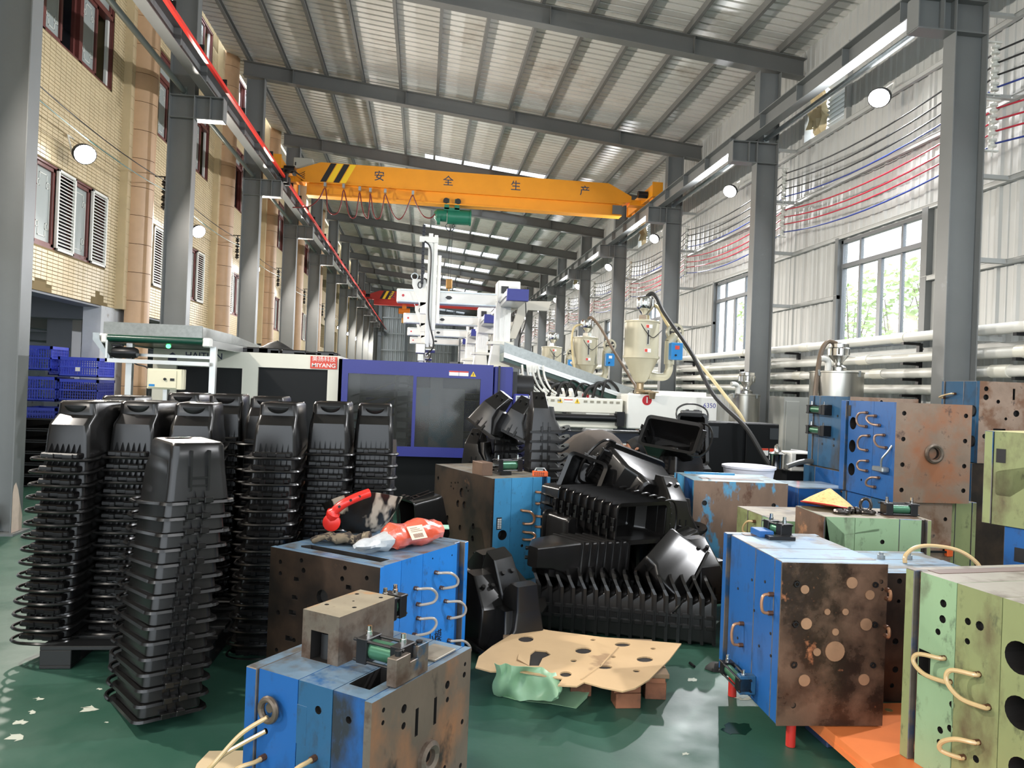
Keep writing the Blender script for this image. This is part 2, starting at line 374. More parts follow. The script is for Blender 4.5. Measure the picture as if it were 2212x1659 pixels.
for n in range(-4, NB+1):
    ya = Y0+0.1+BAY*n; yb = ya+BAY
    def sheet(name, y0, y1, x0, x1, mat):
        m2 = MB(); corr(m2, 'y', y0, y1, RP, PITCH, lambda t, dp, s: ((x0, x1)[s], t, roofz((x0, x1)[s])+dp)); obj(name, m2, mat, ceiling, smooth=None)
    xs0, xs1 = (0.3, 2.1) if n < 3 else (-0.2, 3.6)
    s_a, s_b = (0.0, 0.42) if n < 3 else (0.42, 0.62)
    if n >= 3 and n != 4:
        sheet('roof_sheet', ya, yb, -4.75, xs0, roofsheet); sheet('roof_sheet', ya, yb, xs1, 6.85, roofsheet)
        sheet('roof_sheet', ya+s_a, yb-s_b, xs0, xs1, roofsheet)
        sheet('skylight_sheet', yb-s_b, yb, xs0, xs1, sky_mat)
        if s_a: sheet('skylight_sheet', ya, ya+s_a, xs0, xs1, sky_mat)
    else: sheet('roof_sheet', ya, yb, -4.75, 6.85, roofsheet)
for k in range(13):
    x = -4.23+0.862*k; z = roofz(x)-0.012
    m2 = MB()
    m2.box(x-0.030, -12, z-0.13, x-0.024, 67.2, z); m2.box(x-0.024, -12, z-0.007, x+0.03, 67.2, z); m2.box(x-0.024, -12, z-0.13, x+0.03, 67.2, z-0.122); m2.box(x+0.024, -12, z-0.122, x+0.03, 67.2, z-0.10)
    obj('purlin', m2, steel_dk, ceiling, smooth=None)
# ---- columns, rafters, girders
def col_mb(xi, xo, y, zt):
    m2 = MB(); sg = 1 if xo > xi else -1; x0, x1 = min(xi,xo), max(xi,xo)
    m2.box(x0, y-0.10, 0, x0+0.014, y+0.10, zt, b=0.002); m2.box(x1-0.014, y-0.10, 0, x1, y+0.10, zt, b=0.002)
    m2.box(x0+0.013, y-0.006, 0.0, x1-0.013, y+0.006, zt)
    for z in (5.76, 6.12, 2.5):
        if z > 3: m2.box(x0+0.012, y-0.095, z, x1-0.012, y+0.095, z+0.014)
    m2.box(x0-0.05, y-0.16, 0, x1+0.05, y+0.16, 0.02)
    return m2
def corbel_mb(xi, tip, xst, y):
    m2 = MB(); x0, x1 = min(xi,tip), max(xi,tip)
    m2.box(x0, y-0.006, 5.77, x1, y+0.006, 6.13)
    m2.box(x0, y-0.10, 5.755, x1, y+0.10, 5.772); m2.box(x0, y-0.10, 6.12, x1, y+0.10, 6.136)
    m2.box(xst-0.006, y-0.095, 5.77, xst+0.006, y+0.095, 6.12)
    xt = tip; m2.box(xt-0.006, y-0.1, 5.77, xt+0.006, y+0.1, 6.12)
    return m2
for side, (xi, xo, tip, xst) in (('left', (-3.85,-4.25,-3.40,-3.61)), ('right', (5.74,6.14,5.29,5.60))):
    for n in range(-3, NB+1):
        y = Y0+0.1+BAY*n
        if n < -1 and side == 'left' or n < -1: continue
        zt = roofz(xo if side == 'right' else xi)-0.15-0.34
        t = thing('steel_column', ('grey steel column, %s from the camera along the %s side of the hall' % (NTH[max(n,0)] if n >= 0 else 'the one beside and behind', 'tiled' if side == 'left' else 'corrugated')), 'column', ((xi+xo)/2, y, 0), kind='structure')
        obj('column_shaft', col_mb(xi, xo, y, zt), steel, t, smooth=None)
        obj('corbel', corbel_mb(xi, tip, xst, y), steel, t, smooth=None)
        if n >= 0 and side == 'left' or side == 'right' and n >= 0: pass
for n in range(-1, NB+1):
    y = Y0+0.1+BAY*n; m2 = MB()
    M = Matrix.Translation((0, y, 0))
    xa, xb = -4.35, 6.6
    za, zb = roofz(xa)-0.15, roofz(xb)-0.15
    def slab(y0, y1, t0, t1):
        vs = [(x, yy, z+t) for yy in (y0, y1) for (x, z) in ((xa,za),(xb,zb)) for t in (t0, t1)]
        m2.add(vs, [(0,2,3,1),(4,5,7,6),(0,4,6,2),(1,3,7,5),(0,1,5,4),(2,6,7,3)], 0, M)
    slab(-0.10, 0.10, -0.012, 0); slab(-0.10, 0.10, -0.335, -0.322); slab(-0.005, 0.005, -0.325, -0.01)
    for k in range(13):
        x = -4.1+0.862*k
        if k % 3 == 1: m2.box(x-0.004, y-0.095, za-0.1028*(x-xa)-0.32, x+0.004, y+0.095, za-0.1028*(x-xa)-0.012)
    o = obj('roof_rafter', m2, steel_dk, smooth=None, loc=(0, y, 0))
    tag(o, 'grey steel roof rafter spanning the hall above the %s pair of columns' % (NTH[n] if n >= 0 else 'unseen nearest'), 'roof beam', kind='structure')
for side, xg, ins in (('left', -3.61, 1), ('right', 5.60, -1)):
    t = thing('crane_girder', 'long grey steel crane runway girder on the %s columns' % ('tiled wall side' if side == 'left' else 'window wall side'), 'girder', (xg, 7.7, 6.14), kind='structure')
    m2 = MB()
    m2.box(xg-0.085, -9, 6.137, xg+0.085, 67, 6.150); m2.box(xg-0.005, -9, 6.15, xg+0.005, 67, 6.39); m2.box(xg-0.115, -9, 6.388, xg+0.115, 67, 6.402)
    obj('i_beam', m2, steel, t, smooth=None)
    m2 = MB(); m2.box(xg-0.03, -9, 6.402, xg+0.03, 67, 6.45); obj('crane_rail', m2, steel_dk, t, smooth=None)
    for k in range(-2, 70):
        y = 7.7+BAY*(k/4.0)+0.55
        if y > 66: break
        m2 = MB(); m2.box(xg-0.105, y-0.005, 6.15, xg+0.105, y+0.005, 6.388); obj('stiffener_plate', m2, steel, t, smooth=None)
    for n in range(-1, NB):
        ya = Y0+0.1+BAY*n; x = -4.05 if side == 'left' else 5.94
        m2 = MB(); m2.cyl((x, ya+0.02, 6.22), (x, ya+BAY-0.02, 6.22), 0.045, n=12)
        m2.box(x-0.05, ya+0.006, 6.15, x+0.05, ya+0.02, 6.29); m2.box(x-0.05, ya+BAY-0.02, 6.15, x+0.05, ya+BAY-0.006, 6.29)
        o = obj('tie_tube', m2, galv if side == 'right' else nmat('tie_tube_paint', S(128,138,136), 0.35), loc=(x, ya+BAY/2, 6.22))
        tag(o, 'grey round tie tube linking columns %s and %s on the %s side' % (NTH[n] if n >= 0 else 'unseen', NTH[n+1], 'tiled wall' if side == 'left' else 'window wall'), 'tube', 'tie tubes between the columns', kind='structure')
# ---- right wall
WX = 6.62
WP = ((0.0,0.0),(0.10,0.022),(0.24,0.022),(0.34,0.0),(0.62,0.0),(0.66,0.008),(0.74,0.008),(0.78,0.0)); WPITCH = 0.30
wall_r = tag(thing('wall_right', None, None), kind='structure')
def rsheet(y0, y1, z0, z1):
    m2 = MB(); off = y0 - math.floor(y0/WPITCH)*WPITCH
    corr(m2, 'y', y0, y1, WP, WPITCH, lambda t, dp, s: (WX-dp, t, (z0, z1)[s])); obj('wall_sheet', m2, wallsheet, wall_r, smooth=None)
ZT = roofz(WX)+0.01
WIN = []; VENT = []
for k in range(-2, NB):
    a = 9.17+5.1*k; WIN.append((a, a+2.01))
for k in range(0, NB, 2): VENT.append((11.15+5.1*k, 12.40+5.1*k))
ZW0, ZW1, ZV0, ZV1 = 2.40, 4.15, 6.12, 7.30
cuts = sorted(set([-10.0, 67.3] + [v for p in WIN+VENT for v in p]))
for a, c in zip(cuts, cuts[1:]):
    mid = (a+c)/2; iw = any(p[0] < mid < p[1] for p in WIN); iv = any(p[0] < mid < p[1] for p in VENT)
    z = 0.0
    if iw: rsheet(a, c, 0, ZW0); z = ZW1
    if iv: rsheet(a, c, z, ZV0); z = ZV1
    rsheet(a, c, z, ZT)
def wspan(y0, y1, z):
    return not any(p[0]-0.02 < (y0+y1)/2 < p[1]+0.02 and ZW0 < z < ZW1 for p in WIN) and not any(p[0] < (y0+y1)/2 < p[1] and ZV0+0.1 < z < ZV1 for p in VENT)
for z in (6.05, 5.12, 4.20, 3.25, 2.30, 7.05):
    cz = sorted(set([-10.0, 67.2] + [v for p in (WIN if ZW0 < z < ZW1 else (VENT if ZV0+0.1 < z < ZV1 else [])) for v in p]))
    for a, c in zip(cz, cz[1:]):
        if not wspan(a, c, z): continue
        m2 = MB(); m2.box(WX-0.085, a, z-0.03, WX-0.025, c, z+0.03); m2.box(WX-0.095, a, z+0.024, WX-0.085, c, z+0.03); obj('girt', m2, wallsheet, wall_r, smooth=None)
for n in range(-1, NB+1):
    y = Y0+0.1+BAY*n
    for z in (6.05, 5.12, 4.20, 3.25, 2.36):
        m2 = MB(); m2.box(6.14, y-0.05, z-0.035, WX-0.09, y+0.01, z-0.03); m2.box(6.14, y+0.005, z-0.03, WX-0.09, y+0.01, z+0.03); obj('girt_bracket', m2, wallsheet, wall_r, smooth=None)
def win_right(i, a, c):
    t = tag(thing('window_%d' % i, None, None, (WX, (a+c)/2, ZW0)), kind='structure'); fr = nmat('grey_window_frame', S(112,116,120), 0.35, 0.3); x0, x1 = WX-0.03, WX+0.05; W = c-a; zt = 3.74
    m2 = MB()
    m2.box(x0, a, ZW0, x1, a+0.05, ZW1); m2.box(x0, c-0.05, ZW0, x1, c, ZW1); m2.box(x0, a, ZW0, x1, c, ZW0+0.05); m2.box(x0, a, ZW1-0.05, x1, c, ZW1); m2.box(x0-0.005, a, zt-0.04, x1, c, zt+0.03)
    obj('frame', m2, fr, t, smooth=None)
    m2 = MB(); m2.box(x0-0.06, c, ZW0-0.1, x0+0.06, c+0.09, ZW1+0.05); m2.box(x0-0.06, a-0.12, ZW0-0.1, x0+0.06, a, ZW1+0.05); obj('jamb', m2, steel, t, smooth=None)
    for f in (0.25, 0.75):
        m2 = MB(); m2.box(x0+0.01, a+W*f-0.022, zt, x1-0.02, a+W*f+0.022, ZW1); obj('mullion', m2, fr, t, smooth=None)
    for f in (0.25, 0.5, 0.75):
        m2 = MB(); wv = 0.045 if f == 0.5 else 0.022; m2.box(x0+0.01, a+W*f-wv, ZW0, x1-0.02, a+W*f+wv, zt); obj('mullion', m2, fr, t, smooth=None)
    for f in (0, 0.25, 0.5, 0.75):
        m2 = MB(); m2.box(WX+0.006, a+W*f+0.03, ZW0+0.04, WX+0.011, a+W*(f+0.25)-0.03, zt-0.03); obj('pane', m2, winglass, t, smooth=None)
    for f0, f1 in ((0,0.25),(0.25,0.75),(0.75,1)):
        m2 = MB(); m2.box(WX+0.006, a+W*f0+0.03, zt+0.03, WX+0.011, a+W*f1-0.03, ZW1-0.04); obj('pane', m2, winglass, t, smooth=None)
wi = 0
for a, c in WIN: wi += 1; win_right(wi, a, c)
for a, c in VENT:
    wi += 1
    t = tag(thing('window_%d' % wi, None, None, (WX, (a+c)/2, ZV0)), kind='structure')
    m2 = MB()
    for q in ((a-0.06,a),(c,c+0.06)): m2.box(WX-0.09, q[0], ZV0-0.05, WX+0.04, q[1], ZV1+0.05)
    m2.box(WX-0.09, a, ZV0-0.06, WX+0.04, c, ZV0); m2.box(WX-0.09, a, ZV1, WX+0.04, c, ZV1+0.05); obj('frame', m2, wallsheet, t, smooth=None)
    for k in range(16):
        z = ZV0+0.04+k*0.072; m2 = MB(); m2.add([(WX-0.01,a,z),(WX-0.01,a+0.66,z),(WX+0.04,a+0.66,z-0.03),(WX+0.04,a,z-0.03),(WX-0.01,a,z+0.006),(WX-0.01,a+0.66,z+0.006),(WX+0.04,a+0.66,z-0.024),(WX+0.04,a,z-0.024)], [(0,1,2,3),(4,5,6,7),(0,1,5,4),(2,3,7,6)]); obj('louver_slat', m2, wallsheet, t, smooth=None)
    m2 = MB(); nx, nz = 12, 12
    vs = [(WX-0.02+0.05*math.sin(i*1.9+j*0.5)+0.02*math.sin(j*2.3+i), a+0.68+(c-a-0.70)*i/nx+0.02*math.sin(j*1.7), ZV0+0.03+(ZV1-ZV0-0.05)*j/nz) for j in range(nz+1) for i in range(nx+1)]
    m2.add(vs, [(j*(nx+1)+i, j*(nx+1)+i+1, (j+1)*(nx+1)+i+1, (j+1)*(nx+1)+i) for j in range(nz) for i in range(nx) if not (i > 7 and j < 2)])
    obj('crumpled_sheet', m2, nmat('yellowed_plastic_sheet', S(214,196,156), 0.4, 0, 0.15, 5), t)
# ---- outside: garden wall and shrubs behind the windows
tag(obj('garden_wall', MB().box(10.5, -6, -0.2, 10.8, 72, 3.02), nmat('pale_garden_wall', S(214,204,190), 0.9, 0, 0.05, 2)), kind='structure')
tag(obj('ground', MB().box(9.0, -14, -0.3, 40, 80, -0.2), nmat('yard_ground', S(160,160,150), 0.9)), kind='structure')
leafm = nmat('yellow_green_leaf', S(150,178,92), 0.5, 0, 0.3, 3)  # one yellow-green leaf colour, its tone varied at random
for i, (yy, xx) in enumerate(((15.6,11.6),(17.6,11.8),(13.6,12.2),(25.2,11.8),(33.0,12.2),(20.6,12.4))):
    t = thing('shrub', 'yellow green shrub behind the garden wall, outside the %s' % ('largest window', 'window edge beside the second column', 'nearest window pane', 'second window from the camera', 'farther window', 'gap between windows')[i], 'shrub', (xx, yy, 0))
    m2 = MB(); r2 = random.Random(i)
    for k in range(7): m2.tube([(xx,yy,0),(xx+r2.uniform(-.1,.1),yy+r2.uniform(-.2,.2),2.4),(xx+r2.uniform(-.5,.5),yy+r2.uniform(-.9,.9),r2.uniform(3.4,5.0))], [0.05,0.03,0.01], 5)
    obj('stem', m2, nmat('shrub_stem', S(110,96,72), 0.8), t)
    m2 = MB()
    for k in range(420):
        th = r2.uniform(0, 6.28); rr = r2.random()**0.5; c0 = Vector((xx+0.6*rr*math.cos(th), yy+1.1*rr*math.sin(th), r2.uniform(2.9, 5.0)))
        u = Vector((r2.uniform(-1,1), r2.uniform(-1,1), r2.uniform(-.6,.6))).normalized()*r2.uniform(.08,.15); v = u.orthogonal().normalized()*u.length*0.45
        m2.add([c0-u, c0+v, c0+u, c0-v], [(0,1,2,3)])
    tag(obj('leaves', m2, leafm, t, smooth=None), kind='stuff')
# ---- back wall
wall_b = tag(thing('wall_back', None, None, (1, 67.3, 0)), kind='structure')
m2 = MB(); corr(m2, 'x', -4.7, 6.7, WP, 0.36, lambda t, dp, s: (t, 67.3-dp*2, (0, 9.2)[s])); obj('wall_sheet', m2, wallsheet, wall_b, smooth=None)
for z in (1.5, 3.0, 4.5, 6.0, 7.4): obj('girt', MB().box(-4.7, 67.12, z-0.06, 6.7, 67.2, z+0.06), wallsheet, wall_b, smooth=None)
for x in (-1.6, 2.6): obj('wind_column', MB().box(x-0.12, 67.0, 0, x+0.12, 67.18, 8.8), steel, wall_b, smooth=None)
# ---- left: tiled facade of the older building
FX = -4.9; FB = 5.08; F0 = 7.55
wall_l = tag(thing('wall_left', None, None), kind='structure')
def brickmat():
    m = bpy.data.materials.new('far_yellow_tile_bond'); m.use_nodes = True; t = m.node_tree; N, L = t.nodes, t.links
    tc = N.new('ShaderNodeTexCoord'); mp = N.new('ShaderNodeMapping'); mp.inputs['Rotation'].default_value = (0, PI/2, 0)
    sx = N.new('ShaderNodeSeparateXYZ'); cb = N.new('ShaderNodeCombineXYZ'); L.new(tc.outputs['Object'], sx.inputs[0]); L.new(sx.outputs[1], cb.inputs[0]); L.new(sx.outputs[2], cb.inputs[1])
    br = N.new('ShaderNodeTexBrick'); L.new(cb.outputs[0], br.inputs[0]); br.offset = 0.0
    br.inputs['Color1'].default_value = (*S(208,190,154),1); br.inputs['Color2'].default_value = (*S(200,181,144),1); br.inputs['Mortar'].default_value = (*S(150,130,92),1)
    br.inputs['Scale'].default_value = 1; br.inputs['Mortar Size'].default_value = 0.006; br.inputs['Brick Width'].default_value = 0.10; br.inputs['Row Height'].default_value = 0.105/2.2
    L.new(br.outputs[0], N['Principled BSDF'].inputs['Base Color']); N['Principled BSDF'].inputs['Roughness'].default_value = 0.4
    return m
tile_far = brickmat()
ZB = 2.60
LOW = (3.17, 4.27); UP = (5.88, 7.42); TOP = (7.95, 9.15)
def wall_rects(y0, y1, z0, z1, holes):
    ys = sorted(set([y0, y1]+[v for h in holes for v in h[:2]])); zs = sorted(set([z0, z1]+[v for h in holes for v in h[2:]])); out = []
    for a, c in zip(ys, ys[1:]):
        run = None
        for e, f in zip(zs, zs[1:]):
            my, mz = (a+c)/2, (e+f)/2
            if any(h[0] < my < h[1] and h[2] < mz < h[3] for h in holes): continue
            out.append((a, c, e, f))
    return out
for k in range(-2, 11):
    F = F0+FB*k; wy = (F+1.35, F+4.46); holes = [(*wy, *LOW), (*wy, *UP), (*wy, *TOP)]
    near = k in (0, 1)
    m2 = MB()
    for a, c, e, f in wall_rects(F-0.02, F+FB-0.02, ZB, 9.9, holes): m2.box(FX-0.24, a, e, FX, c, f)
    obj('wall_body', m2, grout if near else tile_far, wall_l, smooth=None)
    if near:
        m2 = MB(); tw, th = 0.145, 0.0495
        nz = int((8.9-ZB)/th)
        for r in range(nz):
            z = ZB+r*th
            for q in range(int((FB-0.2)/tw)):
                y = F+0.1+q*tw; yc, zc = y+tw/2, z+th/2
                if y > F+4.9: continue
                if any(h[0]-0.03 < yc < h[1]+0.03 and h[2]-0.02 < zc < h[3]+0.02 for h in holes): continue
                if k == 0 and z < ZB+0.22 and (abs(yc-(F+2.55)) < 0.35-2*(z-ZB) or abs(yc-(F+4.25)) < 0.3-1.6*(z-ZB)): continue
                d = rnd.uniform(0.006, 0.009)
                m2.add([(FX,y+.003,z+.003),(FX,y+tw-.003,z+.003),(FX,y+tw-.003,z+th-.003),(FX,y+.003,z+th-.003),(FX+d,y+.005,z+.005),(FX+d,y+tw-.005,z+.005),(FX+d,y+tw-.005,z+th-.005),(FX+d,y+.005,z+th-.005)], [(4,5,6,7),(0,1,5,4),(1,2,6,5),(2,3,7,6),(3,0,4,7)])
        tag(obj('wall_tiles', m2, tile, wall_l, smooth=None), kind='stuff')
    m2 = MB(); m2.box(FX, F+4.86, ZB, FX+0.12, F+5.02, 9.6); m2.box(FX, F+5.46, ZB, FX+0.12, F+5.60, 9.6)
    if near:
        zz = ZB
        while zz < 8.9: m2.box(FX+0.118, F+4.865, zz+0.004, FX+0.126, F+5.015, zz+0.196); zz += 0.2
    obj('step_pilaster', m2, tile, wall_l, smooth=None)
    for zi in range(21):
        z0, z1 = zi*0.46, zi*0.46+0.452
        m2 = MB(); cx, cyy, R0 = FX+0.10, F+5.25, 0.25
        ring = [(cx+R0*1.15*math.cos(a), cyy+R0*math.sin(a)) for a in [-PI/2+PI*j/10 for j in range(11)]]
        m2.prism(ring, z0, z1, 'z')
        if k > 2 and zi > 0: continue
        if k > 2: m2 = MB(); m2.prism(ring, 0, 9.6, 'z')
        obj('pilaster_block', m2, orange_tile, wall_l, smooth=50)
    m2 = MB(); m2.box(FX-0.26, F+4.40, 0, FX+0.0, F+5.25, ZB)
    obj('plaster_column', m2, plaster, wall_l, smooth=None)
    m2 = MB(); m2.box(FX-0.32, F-0.1, ZB-0.03, FX-0.02, F+4.4, ZB); obj('lintel_underside', m2, conc, wall_l, smooth=None)
# facade windows
def sash(t, y0, y1, z0, z1, dark=False, fret=True, open_=0.0):
    fw = 0.05; m2 = MB(); x0, x1 = FX-0.10, FX-0.03
    m2.box(x0, y0, z0, x1, y0+fw, z1, b=.004); m2.box(x0, y1-fw, z0, x1, y1, z1, b=.004); m2.box(x0, y0, z0, x1, y1, z0+fw, b=.004); m2.box(x0, y0, z1-fw, x1, y1, z1, b=.004)
    f = obj('sash_frame', m2, maroon, t, smooth=None)
    if not dark: obj('sash_pane', MB().box(FX-0.065, y0+fw, z0+fw, FX-0.06, y1-fw, z1-fw), frost, f, smooth=None)
    if fret and not dark:
        m2 = MB(); x = FX-0.058; a, c, e, g = y0+fw+.03, y1-fw-.03, z0+fw+.03, z1-fw-.03; s = 0.07
        def bar(ya, za, yb, zb): m2.box(x, min(ya,yb)-.006, min(za,zb)-.006, x+.003, max(ya,yb)+.006, max(za,zb)+.006)
        bar(a, e+2*s, a, g-2*s); bar(c, e+2*s, c, g-2*s)
        for zz, sg in ((e, 1), (g, -1)):
            for yy, sy in ((a, 1), (c, -1)):
                bar(yy, zz+sg*2*s, yy+sy*1.2*s, zz+sg*2*s); bar(yy+sy*1.2*s, zz+sg*2*s, yy+sy*1.2*s, zz+sg*3*s); bar(yy+sy*.4*s, zz+sg*3*s, yy+sy*1.2*s, zz+sg*3*s); bar(yy+sy*.4*s, zz+sg*2*s, yy+sy*.4*s, zz+sg*3*s)
            bar(a+1.2*s, zz+sg*.6*s, c-1.2*s, zz+sg*.6*s); bar(a+1.2*s, zz+sg*.6*s, a+1.2*s, zz+sg*1.6*s); bar(c-1.2*s, zz+sg*.6*s, c-1.2*s, zz+sg*1.6*s)
        obj('fretwork', m2, nmat('white_fretwork', S(214,216,210), 0.5), f, smooth=None)
def louver(t, y0, y1, z0, z1):
    m2 = MB(); fw = 0.035; x0, x1 = FX-0.02, FX+0.02
    m2.box(x0, y0, z0, x1, y0+fw, z1, b=.004); m2.box(x0, y1-fw, z0, x1, y1, z1, b=.004); m2.box(x0, y0, z0, x1, y1, z0+fw, b=.004); m2.box(x0, y0, z1-fw, x1, y1, z1, b=.004)
    f = obj('louver_panel', m2, white_p, t, smooth=None)
    n = 22; h = (z1-z0-2*fw)/n; m3 = MB()
    m3.add([(x1,y0+fw,0),(x1,y1-fw,0),(x0+.004,y1-fw,h*.62),(x0+.004,y0+fw,h*.62),(x1,y0+fw,.006),(x1,y1-fw,.006),(x0+.004,y1-fw,h*.62+.006),(x0+.004,y0+fw,h*.62+.006)], [(0,1,2,3),(4,5,6,7),(0,1,5,4),(2,3,7,6)])
    o0 = None
    for i in range(n):
        if o0 is None: o0 = o1 = obj('louver_slat', m3, white_p, f, world=True, smooth=None)
        else: o1 = o0.copy(); COL.objects.link(o1); o1.parent = f
        o1.location = (0, 0, z0+fw+h*i+.003)
def facade_win(i, F, row):
    z0, z1 = (LOW, UP, TOP)[row]; y0, y1 = F+1.35, F+4.46
    t = tag(thing('window_%d' % i, None, None), kind='structure')
    m2 = MB(); x0, x1 = FX-0.13, FX-0.01; fw = 0.03
    m2.box(x0, y0-.002, z0, x1, y0+fw, z1); m2.box(x0, y1-fw, z0, x1, y1+.002, z1); m2.box(x0, y0, z0-.002, x1, y1, z0+fw); m2.box(x0, y0, z1-fw, x1, y1, z1+.002)
    if row == 0:
        obj('window_frame', m2, maroon, t, smooth=None)
        e = [y0, y0+.50, y0+1.02, y0+1.05, y0+1.56, y0+2.06, y0+2.59, y1]
        louver(t, e[0]+.01, e[1], z0+.01, z1-.01); sash(t, e[1], e[2], z0+.03, z1-.03); sash(t, e[3], e[4], z0+.03, z1-.03)
        louver(t, e[4], e[5], z0+.01, z1-.01); sash(t, e[5], e[6], z0+.03, z1-.03); louver(t, e[6], e[7]-.01, z0+.01, z1-.01)
    else:
        zt = z0+1.06 if row == 1 else z1-.03
        if row == 1: m2.box(x0, y0, zt, x1, y1, zt+.06)
        for q in (1.06, 2.07): m2.box(x0, y0+q-.05, z0, x1, y0+q+.05, z1)
        obj('window_frame', m2, maroon, t, smooth=None)
        for q0, q1 in ((.03,1.01),(1.11,2.02),(2.12,3.08)):
            mid = (q0+q1)/2; sash(t, y0+q0, y0+mid+.02, z0+.03, zt); 
            obj('sliding_edge', MB().box(FX-.10, y0+q1-.06, z0+.03, FX-.06, y0+q1, zt), white_p if q1 > 3 else maroon, t, smooth=None)
            if row == 1: sash(t, y0+q0, y0+q1, zt+.06, z1-.03, fret=False)
for k in range(-1, 5):
    for row in range(3):
        if k > 2 and row == 2: continue
        wi += 1; facade_win(wi, F0+FB*k, row)
# rooms behind the facade
tag(obj('wall_inner', MB().box(-6.6, -3, 2.95, -6.5, 62, 10), nmat('dim_room_wall', S(150,150,156), 0.9)), kind='structure')
for k, z in enumerate((2.9, 5.2, 7.6)): tag(obj('floor_slab', MB().box(-16, -3, z, -5.14, 62, z+0.14), conc), kind='structure')
for k in range(-1, 11):
    F = F0+FB*k
    tag(obj('floor_beam', MB().box(-16, F+5.0, 2.42, -5.2, F+5.34, 2.9), conc), kind='structure')
    tag(obj('floor_beam', MB().box(-16, F+2.4, 2.62, -5.2, F+2.6, 2.9), conc), kind='structure')
    for x in (-6.05, -10.5, -14.5):
        m2 = MB(); m2.box(x-0.30, F+5.85, 0, x+0.1, F+6.2, 2.9); tag(obj('building_column', m2, conc), kind='structure')
for x in (-8.2, -12.3): tag(obj('floor_beam', MB().box(x-.15, -3, 2.45, x+.15, 62, 2.9), conc), kind='structure')
mw = MB()
for a, c, e, f in wall_rects(-3, 62, 0, 2.9, [(y, y+2.6, 1.0, 2.3) for y in (9.0, 14.0, 19.0, 23.2, 29.0, 34)]): mw.box(-16.1, a, e, -15.9, c, f)
tag(obj('wall_far_left', mw, plaster), kind='structure')
for yy, x0 in ((13.0, -16), (24, -16)):
    m2 = MB(); m2.cyl((x0, yy, 2.56), (-5.3, yy, 2.56), 0.045)
    for x in (-7.5, -10, -12.5): m2.cyl((x, yy, 2.56), (x, yy, 2.9), 0.012, n=6)
    tag(obj('sprinkler_pipe', m2, maroon), 'dark red fire pipe under the %s ground floor ceiling beam' % ('nearer' if yy < 20 else 'farther'), 'pipe')
# ================================================================== OVERHEAD THINGS
def crom(P, n=8):
    P = [Vector(p) for p in P]; out = []
    for i in range(len(P)-1):
        a, b, c, d = P[max(i-1,0)], P[i], P[i+1], P[min(i+2,len(P)-1)]
        for k in range(n):
            t = k/n; out.append(0.5*((2*b)+(c-a)*t+(2*a-5*b+4*c-d)*t*t+(3*b-a-3*c+d)*t**3))
    return out+[P[-1]]
YC = 19.0
def crane(y, body, label, full, hoistmat):
    t = thing('bridge_crane', label, 'crane', (0.9, y, 6.2))
    s = y/YC
    up = [(-3.30,6.62),(-3.30,6.78),(-2.72,7.00),(4.60,7.00),(5.22,6.70),(5.22,6.55),(4.9,6.50),(-3.1,6.50)]
    m2 = MB(); m2.prism(up, y-0.17, y+0.17, 'y'); m2.box(-3.2, y-0.20, 6.475, 5.05, y+0.20, 6.50); obj('main_girder', m2, body, t, smooth=None)
    m2 = MB(); m2.box(-3.05, y-0.10, 6.20, 4.98, y+0.10, 6.475); m2.box(-3.05, y-0.17, 6.17, 4.98, y+0.17, 6.20); obj('lower_i_beam', m2, body, t, smooth=None)
    for x in (-3.61, 5.60):
        m2 = MB(); m2.box(x-0.11, y-1.15, 6.50, x+0.11, y+1.15, 6.80, b=0.01); m2.box(x-0.13, y-1.18, 6.47, x+0.13, y-1.13, 6.83)
        m2.box(x-0.13, y+1.13, 6.47, x+0.13, y+1.18, 6.83); m2.box(x-.04, y-.95, 6.452, x+.04, y-.65, 6.6); m2.box(x-.04, y+.65, 6.452, x+.04, y+.95, 6.6)
        tk = obj('end_truck', m2, body, t, smooth=None)
        sx = 1 if x < 0 else -1
        obj('connector_plate', MB().box(min(x, x+sx*.42), y-0.14, 6.48, max(x, x+sx*.42), y+0.14, 6.62), body, t, smooth=None)
        obj('drive_motor', MB().cyl((x+sx*0.12, y-0.7, 6.62), (x+sx*0.36, y-0.7, 6.62), 0.09, n=12), cyl_black, t)
    ex = (1, 0, 0)
    for k in range(4):
        x = -2.72+0.16*k; m2 = MB(); yy = y-0.172
        m2.prism([(x,6.52),(x+.14,6.52),(x+.14+.24,6.99),(x+.24,6.99)], yy-0.002, yy, 'y')
        if k < 4: obj('hazard_stripe', m2, black_paint if k % 2 == 0 else yellow2, t, smooth=None)
    return t
tc1 = crane(YC, yellow, 'orange yellow overhead bridge crane with dark Chinese lettering spanning the hall', True, hoist_g)
for ch, px, py in (('安',819,388),('全',968,399),('生',1114,410),('产',1263,423)):
    p = atY(px, py, YC-0.175); text_mesh('lettering', ch, 0.27, lettering, face_frame((p.x, YC-0.174, 6.745), (1,0,0), (0,0,1)), tc1, 0.001, bold=0.0015)
m2 = MB(); a = atY(636,342,YC); b = atY(676,368,YC); m2.box(a.x, YC-0.1, b.z, b.x, YC+0.14, a.z, b=.01); eb = obj('electrical_box', m2, nmat('grey_white_box', S(176,176,164), 0.45), tc1, smooth=None)
obj('box_latch', MB().box(a.x+.04, YC-.115, a.z-.2, a.x+.065, YC-.1, a.z-.12), black_paint, eb, smooth=None)
obj('junction_plate', MB().box(4.72, YC-0.185, 6.21, 4.98, YC-0.17, 6.44), steel_dk, tc1, smooth=None)
tc2 = crane(44.5, redp, 'red bridge crane with two black stripes, far down the hall', False, None)
text_mesh('lettering', '安', 0.42, lettering, face_frame((-2.0, 44.5-0.174, 6.74), (1,0,0), (0,0,1)), tc2, 0.001)
